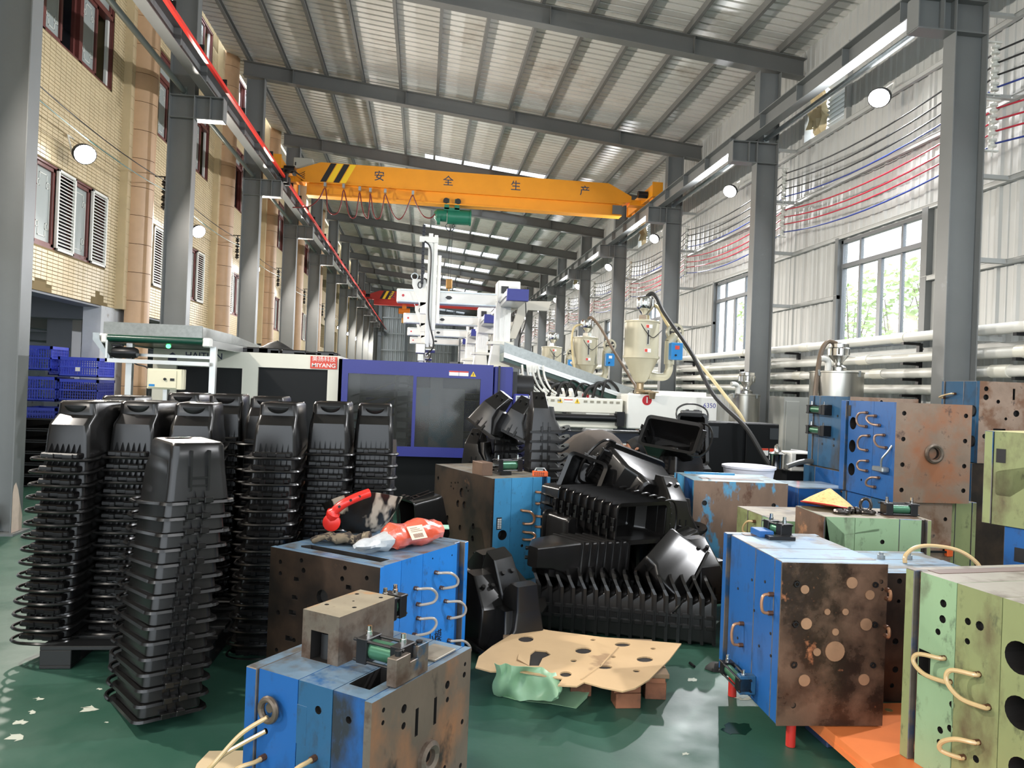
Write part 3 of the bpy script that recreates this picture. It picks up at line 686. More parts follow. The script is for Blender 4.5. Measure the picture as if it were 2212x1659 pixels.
# hoist of the yellow crane
h = thing('crane_hoist', 'green electric wire rope hoist hanging under the orange yellow crane', 'hoist', (0.75, YC, 6.0)); yy = YC
hx = atY(975,468,yy).x; hz = 5.90
m2 = MB(); m2.cyl((hx-.10, yy, hz), (hx+.48, yy, hz), 0.19, n=18); m2.cyl((hx+.46, yy, hz), (hx+.50, yy, hz), 0.205, n=18); obj('rope_drum', m2, hoist_g, h)
m2 = MB(); m2.tube([(hx-.44,yy,hz+.02),(hx-.38,yy,hz+.02),(hx-.36,yy,hz+.02),(hx-.12,yy,hz+.02)], [0.08,0.15,0.16,0.16], 16); m2.box(hx-.36,yy-.13,hz-.2,hx-.28,yy+.13,hz+.1); obj('hoist_motor', m2, hoist_g, h)
m2 = MB()
for q in (-.13, .13): m2.box(hx+q-.06+0.0, yy-.16, hz+.15, hx+q+.06, yy-.14, hz+.42); m2.box(hx+q-.06, yy+.14, hz+.15, hx+q+.06, yy+.16, hz+.42)
m2.box(hx-.2, yy-.16, hz+.12, hx+.2, yy+.16, hz+.19); obj('trolley_frame', m2, hoist_g, h, smooth=None)
for q in (-.15,.15):
    for sy in (-1,1): obj('trolley_wheel', MB().cyl((hx+q, yy+sy*.125, hz+.36), (hx+q, yy+sy*.17, hz+.36), 0.075, n=14), rubber, h)
m2 = MB(); m2.tube([(hx-.02+.11*math.cos(a), yy, hz-.26+.11*math.sin(a)) for a in [2*PI*k/14 for k in range(15)]], .012, 5); obj('rope_guide', m2, cyl_black, h)
m2 = MB()
for q in (-.03,.05): m2.cyl((hx+q, yy, hz-.15), (hx+q*.6, yy, 4.28), 0.006, n=5)
obj('wire_rope', m2, cyl_black, h)
m2 = MB(); m2.box(hx-.07, yy-.05, 4.05, hx+.09, yy+.05, 4.30, b=.02); m2.tube([(hx+.01,yy,4.05),(hx+.01,yy,3.98),(hx+.07,yy,3.92),(hx+.05,yy,3.84),(hx-.03,yy,3.83),(hx-.06,yy,3.88)], .018, 6); obj('hook_block', m2, nmat('brass_hook_paint', S(150,110,50), 0.4, .3), h)
h2 = thing('crane_hoist', 'small orange hoist hanging under the far red crane', 'hoist', (-1.3, 44.5, 5.6)); hx = atY(873,672,44.5).x; hz = atY(873,672,44.5).z
m2 = MB(); m2.cyl((hx-.32,44.5,hz),(hx+.34,44.5,hz),.17,n=12); m2.box(hx-.12,44.35,hz+.1,hx+.12,44.65,6.24); obj('hoist_body', m2, nmat('hoist_orange_paint', S(206,112,30), 0.45), h2)
m2 = MB(); m2.cyl((hx,44.5,hz-.1),(hx,44.5,hz-.4),.05,n=8); m2.box(hx-.13,44.4,hz-.72,hx+.13,44.6,hz-.4,b=.04); obj('hook_block', m2, nmat('hook_yellow_brown', S(170,120,40), 0.5), h2)
# festoon cable along the crane
fp = [(632,448),(668,446),(690,428),(702,406),(706,430),(708,452),(718,463),(730,459),(737,440),(742,410),(748,432),(752,458),(760,471),(769,466),(773,440),(777,415),(781,440),(786,462),(794,472),(797,455),(799,430),(800,418),(803,436),(806,458),(812,472),(822,468),(828,440),(832,420),(840,440),(850,464),(862,474),(874,462),(886,432),(892,423),(900,442),(914,466),(930,471),(940,462)]
t = thing('festoon_cable', 'dark red looped power cable hanging along the front of the yellow crane', 'cable', (-1, YC-0.3, 6.0))
obj('cable', MB().tube(crom([atY(px,py,YC-0.3) for px,py in fp], 4), 0.016, 6), nmat('dark_red_cable', S(110,38,36), 0.4), t)
for px,py in ((702,405),(742,408),(777,414),(800,417),(832,419),(892,423)):
    p = atY(px,py-5,YC-0.3); m2 = MB(); m2.box(p.x-.03, p.y-.02, p.z-.03, p.x+.03, YC-.17, p.z+.07); obj('cable_clip', m2, galv, t, smooth=None)
# red conductor bar
t = thing('conductor_bar', 'long red conductor bar running beside the crane girder at the tiled wall', 'conductor rail', (-3.36, 7.7, 6.25))
obj('red_bar', MB().box(-3.385, -6, 6.225, -3.335, 66.3, 6.285), redbar, t, smooth=None)
k = 0; y = 5.0
while y < 60:
    m2 = MB(); m2.cyl((-3.5, y, 6.39), (-3.36, y, 6.37), 0.010, n=6); m2.box(-3.39, y-.015, 6.28, -3.33, y+.015, 6.385); obj('bar_hanger', m2, cyl_black, t, smooth=None); y += 1.24
tr = thing('current_collector', 'black current collector with wires sliding on the red conductor bar beside the crane', 'collector', (-3.36, 17.9, 6.3))
m2 = MB(); m2.box(-3.42, 17.6, 6.14, -3.28, 17.72, 6.34, b=.02); m2.box(-3.42, 17.9, 6.14, -3.28, 18.02, 6.34, b=.02); m2.box(-3.5, 17.7, 6.29, -3.4, 17.9, 6.36); obj('collector_head', m2, rubber, tr, smooth=None)
for q in range(4): obj('wire', MB().tube(crom([(-3.38+.02*q,17.75,6.32),(-3.34+.03*q,18.1,6.55),(-3.2+.04*q,18.5,6.58-.03*q),(-3.1,18.83,6.74-.05*q)],5), .008, 5), rubber, tr)
# ---- power lines on the window wall
red_w = nmat('red_wire_sheath', S(186,30,56), 0.4); blue_w = nmat('blue_wire_sheath', S(32,56,140), 0.4); blk_w = nmat('black_wire_sheath', S(20,22,26), 0.45)
ZS = [5.64,5.50,5.36,5.22, 4.98,4.85,4.72,4.58]; ceram = nmat('white_ceramic', S(222,222,214), 0.2)
for i, z in enumerate(ZS):
    mt = (blk_w,blk_w,blk_w,blue_w,red_w,red_w,red_w,blue_w)[i]
    pts = []
    for n in range(-2, 9):
        ya = Y0+0.1+BAY*n
        for q in range(10): f = q/10; pts.append((6.34, ya+BAY*f, z-(0.17+.012*(i%3))*4*f*(1-f)))
    nm = ('uppermost black','second black','third black','blue','uppermost red','second red','third red','blue')[i]
    tag(obj('power_line', MB().tube(pts, 0.011, 6), mt, loc=(6.34, 7.7, z)), '%s power line of the %s set sagging along the corrugated wall' % (nm, 'upper' if i < 4 else 'lower'), 'wire', 'power lines on the window wall')
for n in range(0, 8):
    y = Y0+0.1+BAY*n
    for g in (0, 1):
        t = thing('insulator_rack', 'rack of four white insulators, %s set, behind the %s column of the window wall' % (('upper','lower')[g], NTH[n]), 'insulator rack', (6.2, y, ZS[4*g+3]), group='insulator racks on the window wall columns')
        m2 = MB(); m2.box(6.141, y-.03, ZS[4*g+3]-.1, 6.16, y+.03, ZS[4*g]+.1); m2.box(6.15, y-.02, ZS[4*g]+.08, 6.38, y+.02, ZS[4*g]+.095); m2.box(6.15, y-.02, ZS[4*g+3]-.095, 6.38, y+.02, ZS[4*g+3]-.08); m2.cyl((6.31,y,ZS[4*g+3]-.15),(6.31,y,ZS[4*g]+.1),.008,n=6); obj('rack_frame', m2, white_p, t, smooth=None)
        for q in range(4):
            z = ZS[4*g+q]; obj('insulator', MB().lathe([(.022,-.052),(.045,-.045),(.045,-.02),(.026,-.008),(.026,.008),(.045,.02),(.045,.045),(.022,.052)], 10, c=(6.31,y,z)), ceram, t)
# ---- white pipes
ZP = (2.455, 2.19, 1.985, 1.772)
for i, z in enumerate(ZP):
    t = thing('water_pipe', 'white plastic water pipe along the window wall, %s of four' % ('uppermost','second from top','third from top','lowest')[i], 'pipe', (6.3, 9, z), group='white pipes on the window wall')
    obj('pipe_run', MB().cyl((6.3,-3,z),(6.3,60,z),0.064,n=18), pvc, t)
    y = 6.6+0.35*i
    while y < 34:
        m2 = MB(); m2.cyl((6.3,y,z),(6.3,y+.26,z),0.074,n=18); obj('pipe_coupling', m2, pvcj, t); y += (2.45, 2.9, 2.2, 2.6)[i]
for k in range(-1, 8):
    for q, yb in enumerate((9.0, 12.15)):
        y = yb+5.0*k
        if y < 4: continue
        t = thing('pipe_bracket', 'dark steel bracket post carrying the four white pipes, %s along the window wall' % ((NTH+['sixteenth','seventeenth','eighteenth','nineteenth'])[2*(k+1)+q]), 'bracket', (6.4, y, 1.6), group='pipe brackets on the window wall')
        obj('post', MB().box(6.42, y-.03, 0, 6.47, y+.03, 2.38), cyl_black, t, smooth=None)
        for z in ZP: obj('arm', MB().box(6.2, y-.025, z-.10, 6.44, y+.025, z-.066), cyl_black, t, smooth=None)
for k in range(3):
    y = 18.55+5.05*k; m2 = MB(); m2.cyl((6.49,y,0.5),(6.49,y,5.25),.028,n=10); m2.box(6.44,y-.06,5.22,6.53,y+.06,5.34,b=.01)
    tag(obj('conduit', m2, pvc, loc=(6.49,y,.5)), 'thin white vertical conduit on the corrugated wall between columns %s' % ('three and four','four and five','five and six')[k], 'conduit', 'white conduits on the wall')
# ---- flood lamps
lens = bpy.data.materials.new('glowing_lamp_lens'); lens.use_nodes = True
_b = lens.node_tree.nodes['Principled BSDF']; _b.inputs['Emission Color'].default_value = (1,0.98,0.93,1); _b.inputs['Emission Strength'].default_value = 30
def flood(p, d, label):
    t = thing('flood_lamp', label, 'lamp', p, group='wall flood lamps'); d = Vector(d).normalized()
    q = d.to_track_quat('Z','Y').to_matrix().to_4x4(); M = Matrix.Translation(p) @ q
    rr = [(0.13*math.cos(a)*1.15, 0.13*math.sin(a)) for a in [2*PI*k/16 for k in range(16)]]
    ring = lambda s, z: [(x*s, y*s, z) for x, y in rr]
    m2 = MB(); m2.loft([ring(.55,-.09), ring(.8,-.06), ring(1.05,-.03), ring(1.08,.012), ring(.98,.02)], 0, True, False, M); obj('housing', m2, cyl_black, t)
    m2 = MB(); m2.loft([ring(.98,.016), ring(.7,.05), ring(.3,.068)], 0, True, True, M); obj('lens', m2, lens, t)
    sx = -1 if p[0] < 0 else 1
    m2 = MB(); m2.tube([(p[0]-d.x*.08,p[1],p[2]),(p[0]+sx*.16,p[1],p[2]+.02),(p[0]+sx*.22,p[1],p[2]+.24),(p[0]+sx*.28,p[1]+.3,p[2]+.28)], .012, 6); obj('bracket_tube', m2, white_p, t)
for i, p in enumerate(LAMP_L[3:13]): flood(p, (0.75,-0.55,-0.45), 'round glowing flood lamp on the tiled wall, %s from the camera' % NTH[i])
for i, p in enumerate(LAMP_R[3:13]): flood(p, (-0.75,-0.5,-0.6), 'round glowing flood lamp on the window wall side, %s from the camera' % NTH[i])
# ---- wires along the tiled wall
for i, z in enumerate((5.02, 4.86)):
    pts = []
    for n in range(-1, 8):
        ya = F0+FB*n+1.1+4.72
        for q in range(8): f = q/8; pts.append((-4.50, ya+FB*f, z-0.12-0.10*4*f*(1-f)))
    tag(obj('power_line', MB().tube(pts, 0.008, 5), (blk_w, nmat('teal_wire', S(60,110,110), .4))[i], loc=(-4.5, 9, z)), '%s thin wire strung along the tiled wall in front of the windows' % ('upper','lower')[i], 'wire')
for n in range(0, 5):
    y = F0+FB*n+5.85; t = thing('wire_hanger', 'black iron wire hanger fixed beside the %s orange pilaster' % NTH[n], 'wire hanger', (-4.6, y, 4.4), group='wire hangers on the tiled wall')
    m2 = MB(); m2.box(-4.9, y-.012, 4.98, -4.45, y+.012, 5.0); m2.box(-4.56, y-.012, 4.42, -4.54, y+.012, 5.0); obj('bracket', m2, cyl_black, t, smooth=None)
    for q in range(4): obj('insulator', MB().lathe([(.02,-.05),(.05,-.03),(.05,-.01),(.02,0),(.05,.02),(.03,.05)], 8, c=(-4.55,y,4.88-.13*q)), rubber, t)
# ================================================================== MACHINES
EX, EZ = (1,0,0), (0,0,1)
MP = 3.6
def frame_panel(mb, x0, x1, z0, z1, y0, y1, wins, mat=0):
    # flat guard panel facing the camera with window openings
    for a, c, e, f in wall_rects(x0, x1, z0, z1, wins): mb.box(a, y0, e, c, y1, f, mat)
def label_plate(t, x0, x1, z0, z1, y, mats=(whitetext, redlabel)):
    p = obj('warning_label', MB().box(x0, y-.003, z0, x1, y, z1), mats[0], t, smooth=None)
    obj('label_band', MB().box(x0, y-.005, z1-(z1-z0)*.28, x1, y-.003, z1), mats[1], p, smooth=None)
def tri(t, x, z, s, y):
    o = obj('warning_triangle', MB().prism([(x-s,z-s*.8),(x+s,z-s*.8),(x,z+s)], y-.004, y, 'y'), yellow2, t, smooth=None)
    obj('triangle_mark', MB().box(x-s*.12, y-.006, z-s*.5, x+s*.12, y-.004, z+s*.4), black_paint, o, smooth=None)
def machine(i):
    y = 9.2+MP*i; nm = ('nearest','second','third','fourth')[i]
    t = thing('injection_moulding_machine', (nm+' injection moulding machine, ')+('cream and royal blue guards, white injection unit badged one' if i == 0 else 'white injection unit seen behind the machine in front'), 'machine', (0.5, y+.8, 0))
    # clamp side: cream guard with dark windows
    m2 = MB(); wins = [(-2.93,-2.17,0.75,1.70),(-1.985,-1.16,0.75,1.725)]
    frame_panel(m2, -3.2, -1.02, 0.55, 1.90, y+.08, y+.12, wins); m2.box(-3.2, y+.12, 1.86, -1.02, y+1.6, 1.90); m2.box(-3.2, y+.1, 0.55, -3.16, y+1.6, 1.9); m2.box(-3.2, y+1.56, .55, -1.02, y+1.6, 1.9)
    obj('clamp_guard', m2, cream, t, smooth=None)
    for a, c, e, f in wins: obj('dark_guard_window', MB().box(a-.01, y+.125, e-.01, c+.01, y+.14, f+.01), mblack, t, smooth=None)
    # blue sliding door section
    m2 = MB(); wins = [(-0.905,-0.115,0.82,1.695),(-0.075,0.715,0.82,1.685)]
    frame_panel(m2, -1.02, 0.87, 0.70, 1.865, y, y+.05, wins); m2.box(-1.02, y+.05, 1.82, 0.87, y+1.7, 1.865); m2.box(-1.02, y, 0.7, -0.98, y+.3, 1.865); m2.box(-1.02, y+1.6, .7, .87, y+1.66, 1.86)
    obj('blue_sliding_guard', m2, mblue, t, smooth=None)
    for a, c, e, f in wins: obj('guard_window_pane', MB().box(a-.01, y+.02, e-.01, c+.01, y+.028, f+.01), smoke, t, smooth=None)
    obj('end_cover', MB().box(0.885, y+.02, 0.70, 1.12, y+1.7, 1.85, b=.01), mblue, t, smooth=None)
    m2 = MB(); m2.box(-3.2, y+.25, 0.02, 1.2, y+1.5, 0.70); obj('machine_bed', m2, mblack, t, smooth=None)
    m2 = MB()
    for x in (-.95, -.35, .1, .78): m2.box(x, y+.35, .7, x+.16, y+1.5, 1.72)
    m2.box(-0.1, y+.45, .7, .55, y+1.3, 1.55)
    obj('platens', m2, nmat('grey_platen_steel', S(120,122,120), .4, .4, .15, 3, col2=S(88,116,124), thr=(.55,.62), scale=2), t, smooth=None)
    m2 = MB()
    for z in (.95, 1.45): m2.cyl((-1.0,y+.5,z),(.9,y+.5,z),.05,n=12)
    for q in range(5): m2.tube(crom([(-.9,y+.3,1.0+.1*q),(-.6,y+.28,1.02+.12*q),(-.35,y+.3,1.2+.1*q),(-.1,y+.35,1.3+.07*q)],5),.014,5)
    for q in range(6): m2.box(-.3,y+.25,.85+.13*q,-.15,y+.33,.90+.13*q)
    m2.box(-.34,y+.28,.8,-.31,y+.34,1.68); obj('tie_bars_and_hoses', m2, cyl_black, t)
    # injection side
    m2 = MB(); m2.box(2.60, y, 1.13, 3.79, y+.9, 1.575, b=.012); m2.box(3.0,y+.15,1.575,3.7,y+.8,1.63); obj('injection_cover', m2, white_p, t, smooth=None)
    m2 = MB(); m2.box(1.15, y+.06, 1.31, 2.56, y+.7, 1.50, b=.01); obj('barrel_guard', m2, cream, t, smooth=None)
    for k in range(15):
        x = 1.28+.085*k
        if 6 <= k <= 8: continue
        for z in ((1.455,) if True else ()): obj('vent_slot', MB().box(x, y+.052, z-.014, x+.045, y+.06, z+.014), nmat('slot_shadow_grey', S(150,146,130), .6), t, smooth=None)
    m2 = MB(); m2.cyl((1.2, y+.02, 1.25),(2.50, y+.02, 1.25), .045, n=14); m2.box(2.46,y-.04,1.16,2.56,y+.1,1.34); m2.box(1.16,y-.03,1.18,1.24,y+.1,1.32); obj('black_slide_cylinder', m2, cyl_black, t)
    m2 = MB(); m2.box(1.2, y+.05, 1.12, 2.5, y+.6, 1.21, b=.01); obj('lower_cream_rail', m2, cream, t, smooth=None)
    m2 = MB(); m2.box(1.2, y+.2, 0.02, 4.0, y+1.3, 0.92); m2.box(1.3, y+.15, .92, 3.9, y+.9, 1.06); obj('injection_bed', m2, mdark, t, smooth=None)
    obj('light_rail_strip', MB().box(2.3, y+.1, .90, 3.4, y+.2, .93), white_p, t, smooth=None)
    # badges
    b = obj('number_badge', MB().cyl((2.855, y-.003, 1.50),(2.855, y+.0, 1.50), .063, n=24), redbadge, t)
    text_mesh('badge_number', str(i+1), .10, whitetext, face_frame((2.855,y-.004,1.50),EX,EZ), b, .001, bold=.003)
    if i == 0:
        text_mesh('machine_number', '6350', .085, nmat('violet_print', S(70,70,150), .5), face_frame((3.69,y-.001,1.46),EX,EZ), t, .001)
        p = obj('company_sign', MB().box(-1.37, y+.070, 1.735, -1.05, y+.08, 1.885), redlabel, t, smooth=None)
        text_mesh('sign_lettering', '美扬科技', .066, whitetext, face_frame((-1.21,y+.069,1.85),EX,EZ), p, .001, sx=1.08)
        text_mesh('sign_lettering', 'MIYANG', .068, whitetext, face_frame((-1.21,y+.069,1.775),EX,EZ), p, .001, sx=1.12, bold=.001)
        text_mesh('maker_lettering', 'HAITIAN', .105, nmat('maker_navy_print', S(24,34,72), .4), face_frame((-2.62,y+.079,1.83),EX,EZ), t, .001, sx=1.05, bold=.0015)
        obj('maker_emblem', MB().prism([(-3.06,1.80),(-2.98,1.86),(-2.90,1.80),(-2.93,1.80),(-2.93,1.76),(-3.03,1.76),(-3.03,1.80)], y+.076, y+.08, 'y'), nmat('maker_navy_print',(0,0,0)), t, smooth=None)
        label_plate(t, .32, .44, 1.715, 1.775, y); label_plate(t, .445, .56, 1.715, 1.775, y); tri(t, .62, 1.742, .035, y)
        tri(t, 1.74, 1.455, .034, y+.058); tri(t, 1.96, 1.455, .034, y+.058); label_plate(t, 1.79, 1.90, 1.435, 1.475, y+.058)
        m2 = MB(); r2 = random.Random(5)
        for k in range(9):
            x = -2.3+.14*k; m2.box(x, y+.2, 1.90, x+r2.uniform(.12,.3), y+.5, 1.90+r2.uniform(.03,.07), b=.01)
        tag(obj('black_offcuts', m2, blackp, smooth=None, loc=(-1.8,y+.3,1.9)), 'black plastic offcuts lying on top of the cream machine guard', 'offcuts')
        o = thing('plastic_rag', 'crumpled black plastic bag on top of the cream machine guard', 'bag', (-1.9, y+.3, 1.93))
        m2 = MB(); r2 = random.Random(3)
        vs = []; n = 9
        for a in range(n):
            for c in range(n): vs.append((-2.05+.4*a/(n-1)+r2.uniform(-.02,.02), y+.3+.25*c/(n-1), 1.96+max(0,.1-((a-4)**2+(c-4)**2)*.006)+r2.uniform(-.012,.014)))
        m2.add(vs, [(a*n+c, a*n+c+1, (a+1)*n+c+1, (a+1)*n+c) for a in range(n-1) for c in range(n-1)]); obj('bag_film', m2, rubber, o)
        # red sprinkled mould steel hidden behind panes: control panel
        m2 = MB(); m2.box(1.12, y-.22, .95, 1.30, y-.05, 1.52, b=.01); cp = obj('control_panel', m2, mblue, t, smooth=None)
        obj('panel_bezel', MB().box(1.135, y-.232, 1.34, 1.285, y-.22, 1.50, b=.004), nmat('panel_silver', S(190,196,206), .3), cp, smooth=None)
        obj('panel_screen', MB().box(1.15, y-.236, 1.36, 1.27, y-.231, 1.485), nmat('grey_screen', S(84,92,98), .2), cp, smooth=None)
        obj('keypad', MB().box(1.14, y-.228, 1.18, 1.285, y-.22, 1.32), white_p, cp, smooth=None)
        obj('keypad_field', MB().box(1.15, y-.232, 1.22, 1.275, y-.228, 1.305), nmat('keypad_blue', S(48,64,170), .4), cp, smooth=None)
        for k, (a, c) in enumerate(((1.20,1.285),(1.235,1.285),(1.185,1.262),(1.218,1.262),(1.2,1.24),(1.235,1.24),(1.25,1.262))): obj('key', MB().cyl((a,y-.236,c),(a,y-.232,c),.011,n=10), white_p, cp)
        obj('panel_post', MB().box(.93, y-.03, 1.3, .955, y, 1.86), black_paint, t, smooth=None)
    m2 = MB(); m2.cyl((1.14,y+.35,1.62),(1.42,y+.35,1.62),.14,n=16); m2.box(1.12,y+.2,1.45,1.2,y+.5,1.8); obj('hydraulic_accumulator', m2, black_paint, t)
    m2 = MB(); r2 = random.Random(11+i)
    for k in range(10):
        x0 = 1.3+.12*k; m2.tube(crom([(x0,y+.5,1.50),(x0+.05,y+.45,1.62+r2.uniform(0,.12)),(x0+.2,y+.5,1.66),(x0+.28,y+.6,1.52)],5), r2.choice((.012,.018,.024)), 6, 0)
    obj('barrel_hoses', m2, rubber, t)
    m2 = MB()
    for k in range(5): x0 = 1.28+.07*k; m2.tube(crom([(x0,y+.4,1.9),(x0+.03,y+.42,1.75),(x0+.12,y+.45,1.6),(x0+.25,y+.5,1.52)],5), .015, 6)
    obj('white_hoses', m2, white_p, t)
    m2 = MB(); m2.cyl((2.78,y+.30,1.575),(2.99,y+.30,1.575),.06,n=12); m2.tube([(2.76,y+.05,1.60),(2.93,y-.02,1.60)],.02,8); m2.tube([(2.90,y-.06,1.60),(2.90,y-.06,1.52)],[.05,.035],12); m2.box(2.80,y-.08,1.60,2.98,y+.2,1.615); obj('feed_throat', m2, nmat('brassy_stainless', S(170,150,120), .3, .8), t)
    return t
for i in range(4): machine(i)
# ---- take-out robots on each machine
def robot(i):
    y = 10.6+MP*i; nm = ('nearest','second','third','farthest')[i]
    t = thing('takeout_robot', nm+' white gantry take-out robot standing above its moulding machine', 'robot', (1.1, y, 1.87), group='gantry take-out robots')
    m2 = MB(); m2.prism([(.92,1.87),(1.22,1.87),(1.18,2.22),(.97,2.22)], y-.14, y+.14, 'y'); m2.box(.90,y-.16,2.20,1.25,y+.16,2.24); m2.box(.9,y-.18,1.87,1.28,y+.18,1.89); obj('riser', m2, cream, t, smooth=None)
    m2 = MB(); m2.box(.99,y-.12,2.24,1.21,y+.12,2.80, b=.008); m2.box(1.05,y-.127,2.26,1.075,y-.12,2.78); m2.box(1.12,y-.127,2.26,1.145,y-.12,2.78); obj('column', m2, white_p, t, smooth=None)
    m2 = MB(); m2.prism([(1.20,2.30),(1.30,2.30),(1.50,2.82),(1.34,2.82)], y-.06, y+.06, 'y'); m2.prism([(1.18,2.72),(1.75,2.72),(1.80,2.86),(1.18,2.84)], y-.05, y+.05, 'y'); obj('brace', m2, nmat('robot_brace_grey', S(196,190,176), .4), t, smooth=None)
    m2 = MB(); m2.box(1.05,y-1.0,2.735,1.32,y+1.2,2.88, b=.006); m2.box(1.03,y-1.0,2.79,1.05,y+1.2,2.82); obj('traverse_beam', m2, alu, t, smooth=None)
    obj('blue_end_cap', MB().box(1.045,y-1.02,2.73,1.33,y-.92,2.885, b=.004), mblue, t, smooth=None)
    m2 = MB(); m2.box(-.41,y-.1,2.735,1.05,y+.1,2.925, b=.012); obj('cross_beam', m2, white_p, t, smooth=None)
    for z in (2.91, 2.75): obj('beam_rail', MB().box(-.36,y-.108,z-.008,1.0,y-.1,z+.008), galv, t, smooth=None)
    m2 = MB(); m2.box(1.0,y-.2,2.60 if i else 2.80,1.32,y+.16,3.10, b=.012); mbx = obj('motor_box', m2, white_p, t, smooth=None)
    f = obj('fan_grille', MB().box(1.05,y-.215,2.92,1.15,y-.2,3.02), black_paint, mbx, smooth=None)
    obj('nameplate', MB().box(1.19,y-.207,2.97,1.28,y-.2,3.02), nmat('plate_white', S(214,214,208), .4), mbx, smooth=None)
    m2 = MB(); m2.prism([(-.20,2.98),(-.20,3.06),(-.02,3.06),(0.0,3.0),(0.0,2.72),(-.08,2.68)], y-.16, y-.1, 'y'); m2.box(-.08,y-.16,2.58,0.02,y-.08,2.74); c = obj('carriage', m2, white_p, t, smooth=None)
    obj('carriage_logo', MB().tube([(-.09+.03*math.cos(a),y-.165,2.98+.045*math.sin(a)) for a in [2*PI*k/12 for k in range(13)]],.008,5), black_paint, c)
    obj('beam_logo', MB().prism([(.27,2.83),(.30,2.855),(.34,2.855),(.37,2.83),(.34,2.805),(.30,2.805)], y-.105, y-.1, 'y'), black_paint, t, smooth=None)
    obj('red_dot', MB().cyl((-.32,y-.105,2.83),(-.32,y-.1,2.83),.018,n=12), redbadge, t)
    z0, z1 = (2.10, 3.70)
    m2 = MB(); m2.box(.005,y-.22,z0,.065,y-.16,z1, b=.004); m2.box(.085,y-.22,z0+.25,.135,y-.16,z1-.02, b=.004); m2.box(.06,y-.2,z0+.3,.09,y-.18,z1-.1); va = obj('vertical_arm', m2, white_p, t, smooth=None)
    obj('arm_top_plate', MB().box(-.12,y-.23,z1-.13,.14,y-.22,z1-.05), white_p, va, smooth=None)
    obj('guide_rod', MB().cyl((.165,y-.19,z0+.35),(.165,y-.19,z1-.3),.028,n=10), white_p, va)
    m2 = MB(); z = 3.0
    while z < z1+.1: m2.box(-.085,y-.22,z,-.045,y-.16,z+.045); z += .055
    m2.box(-.075,y-.2,2.95,-.055,y-.18,z1+.1); obj('cable_chain', m2, cyl_black, t, smooth=None)
    obj('arm_cable', MB().tube(crom([(-.05,y-.24,z1-.12),(.03,y-.24,z1-.2),(.05,y-.24,z1-.4),(.04,y-.24,2.9),(.05,y-.24,2.5),(.13,y-.24,2.15),(.03,y-.24,2.0)],6),.012,6), rubber, t)
    m2 = MB(); m2.cyl((-.1,y-.19,z0-.02),(.15,y-.19,z0-.02),.045,n=10); m2.box(-.12,y-.25,z0-.08,.02,y-.14,z0+.06,b=.01); m2.tube(crom([(0.0,y-.2,z0-.05),(.02,y-.2,z0-.2),(.12,y-.22,z0-.32),(.25,y-.22,z0-.28)],5),.012,6); obj('gripper_wrist', m2, stainless, t)
    obj('top_ring', MB().tube([(-.17+.045*math.cos(a),y-.13,3.1+.045*math.sin(a)) for a in [2*PI*k/12 for k in range(13)]],.007,5), galv, t)
    m2 = MB(); m2.tube(crom([(1.36,y-.5,2.8),(1.37,y-.5,2.5),(1.3,y-.4,2.2),(1.4,y-.3,1.9)],6),.008,5); obj('drop_cable', m2, rubber, t)
for i in range(4): robot(i)
t = thing('gripper_plate', 'grey perforated steel gripper plate hanging under the rear robots', 'gripper', (0.6, 20.6, 1.9))
m2 = MB(); m2.holed((0.72,20.5,1.62),(1,0,0),(0,0,1),(0,-1,0),[(0,0),(.62,0),(.62,.62),(0,.62)],[(slot(.12+.13*(k%4),.1+.14*(k//4),.05,.07),.02) for k in range(16)]); m2.box(.72,20.52,1.62,1.34,20.53,2.24); m2.box(.95,20.5,2.2,1.0,20.55,2.9)
obj('plate', m2, [steel, darkhole, darkhole], t, smooth=None)
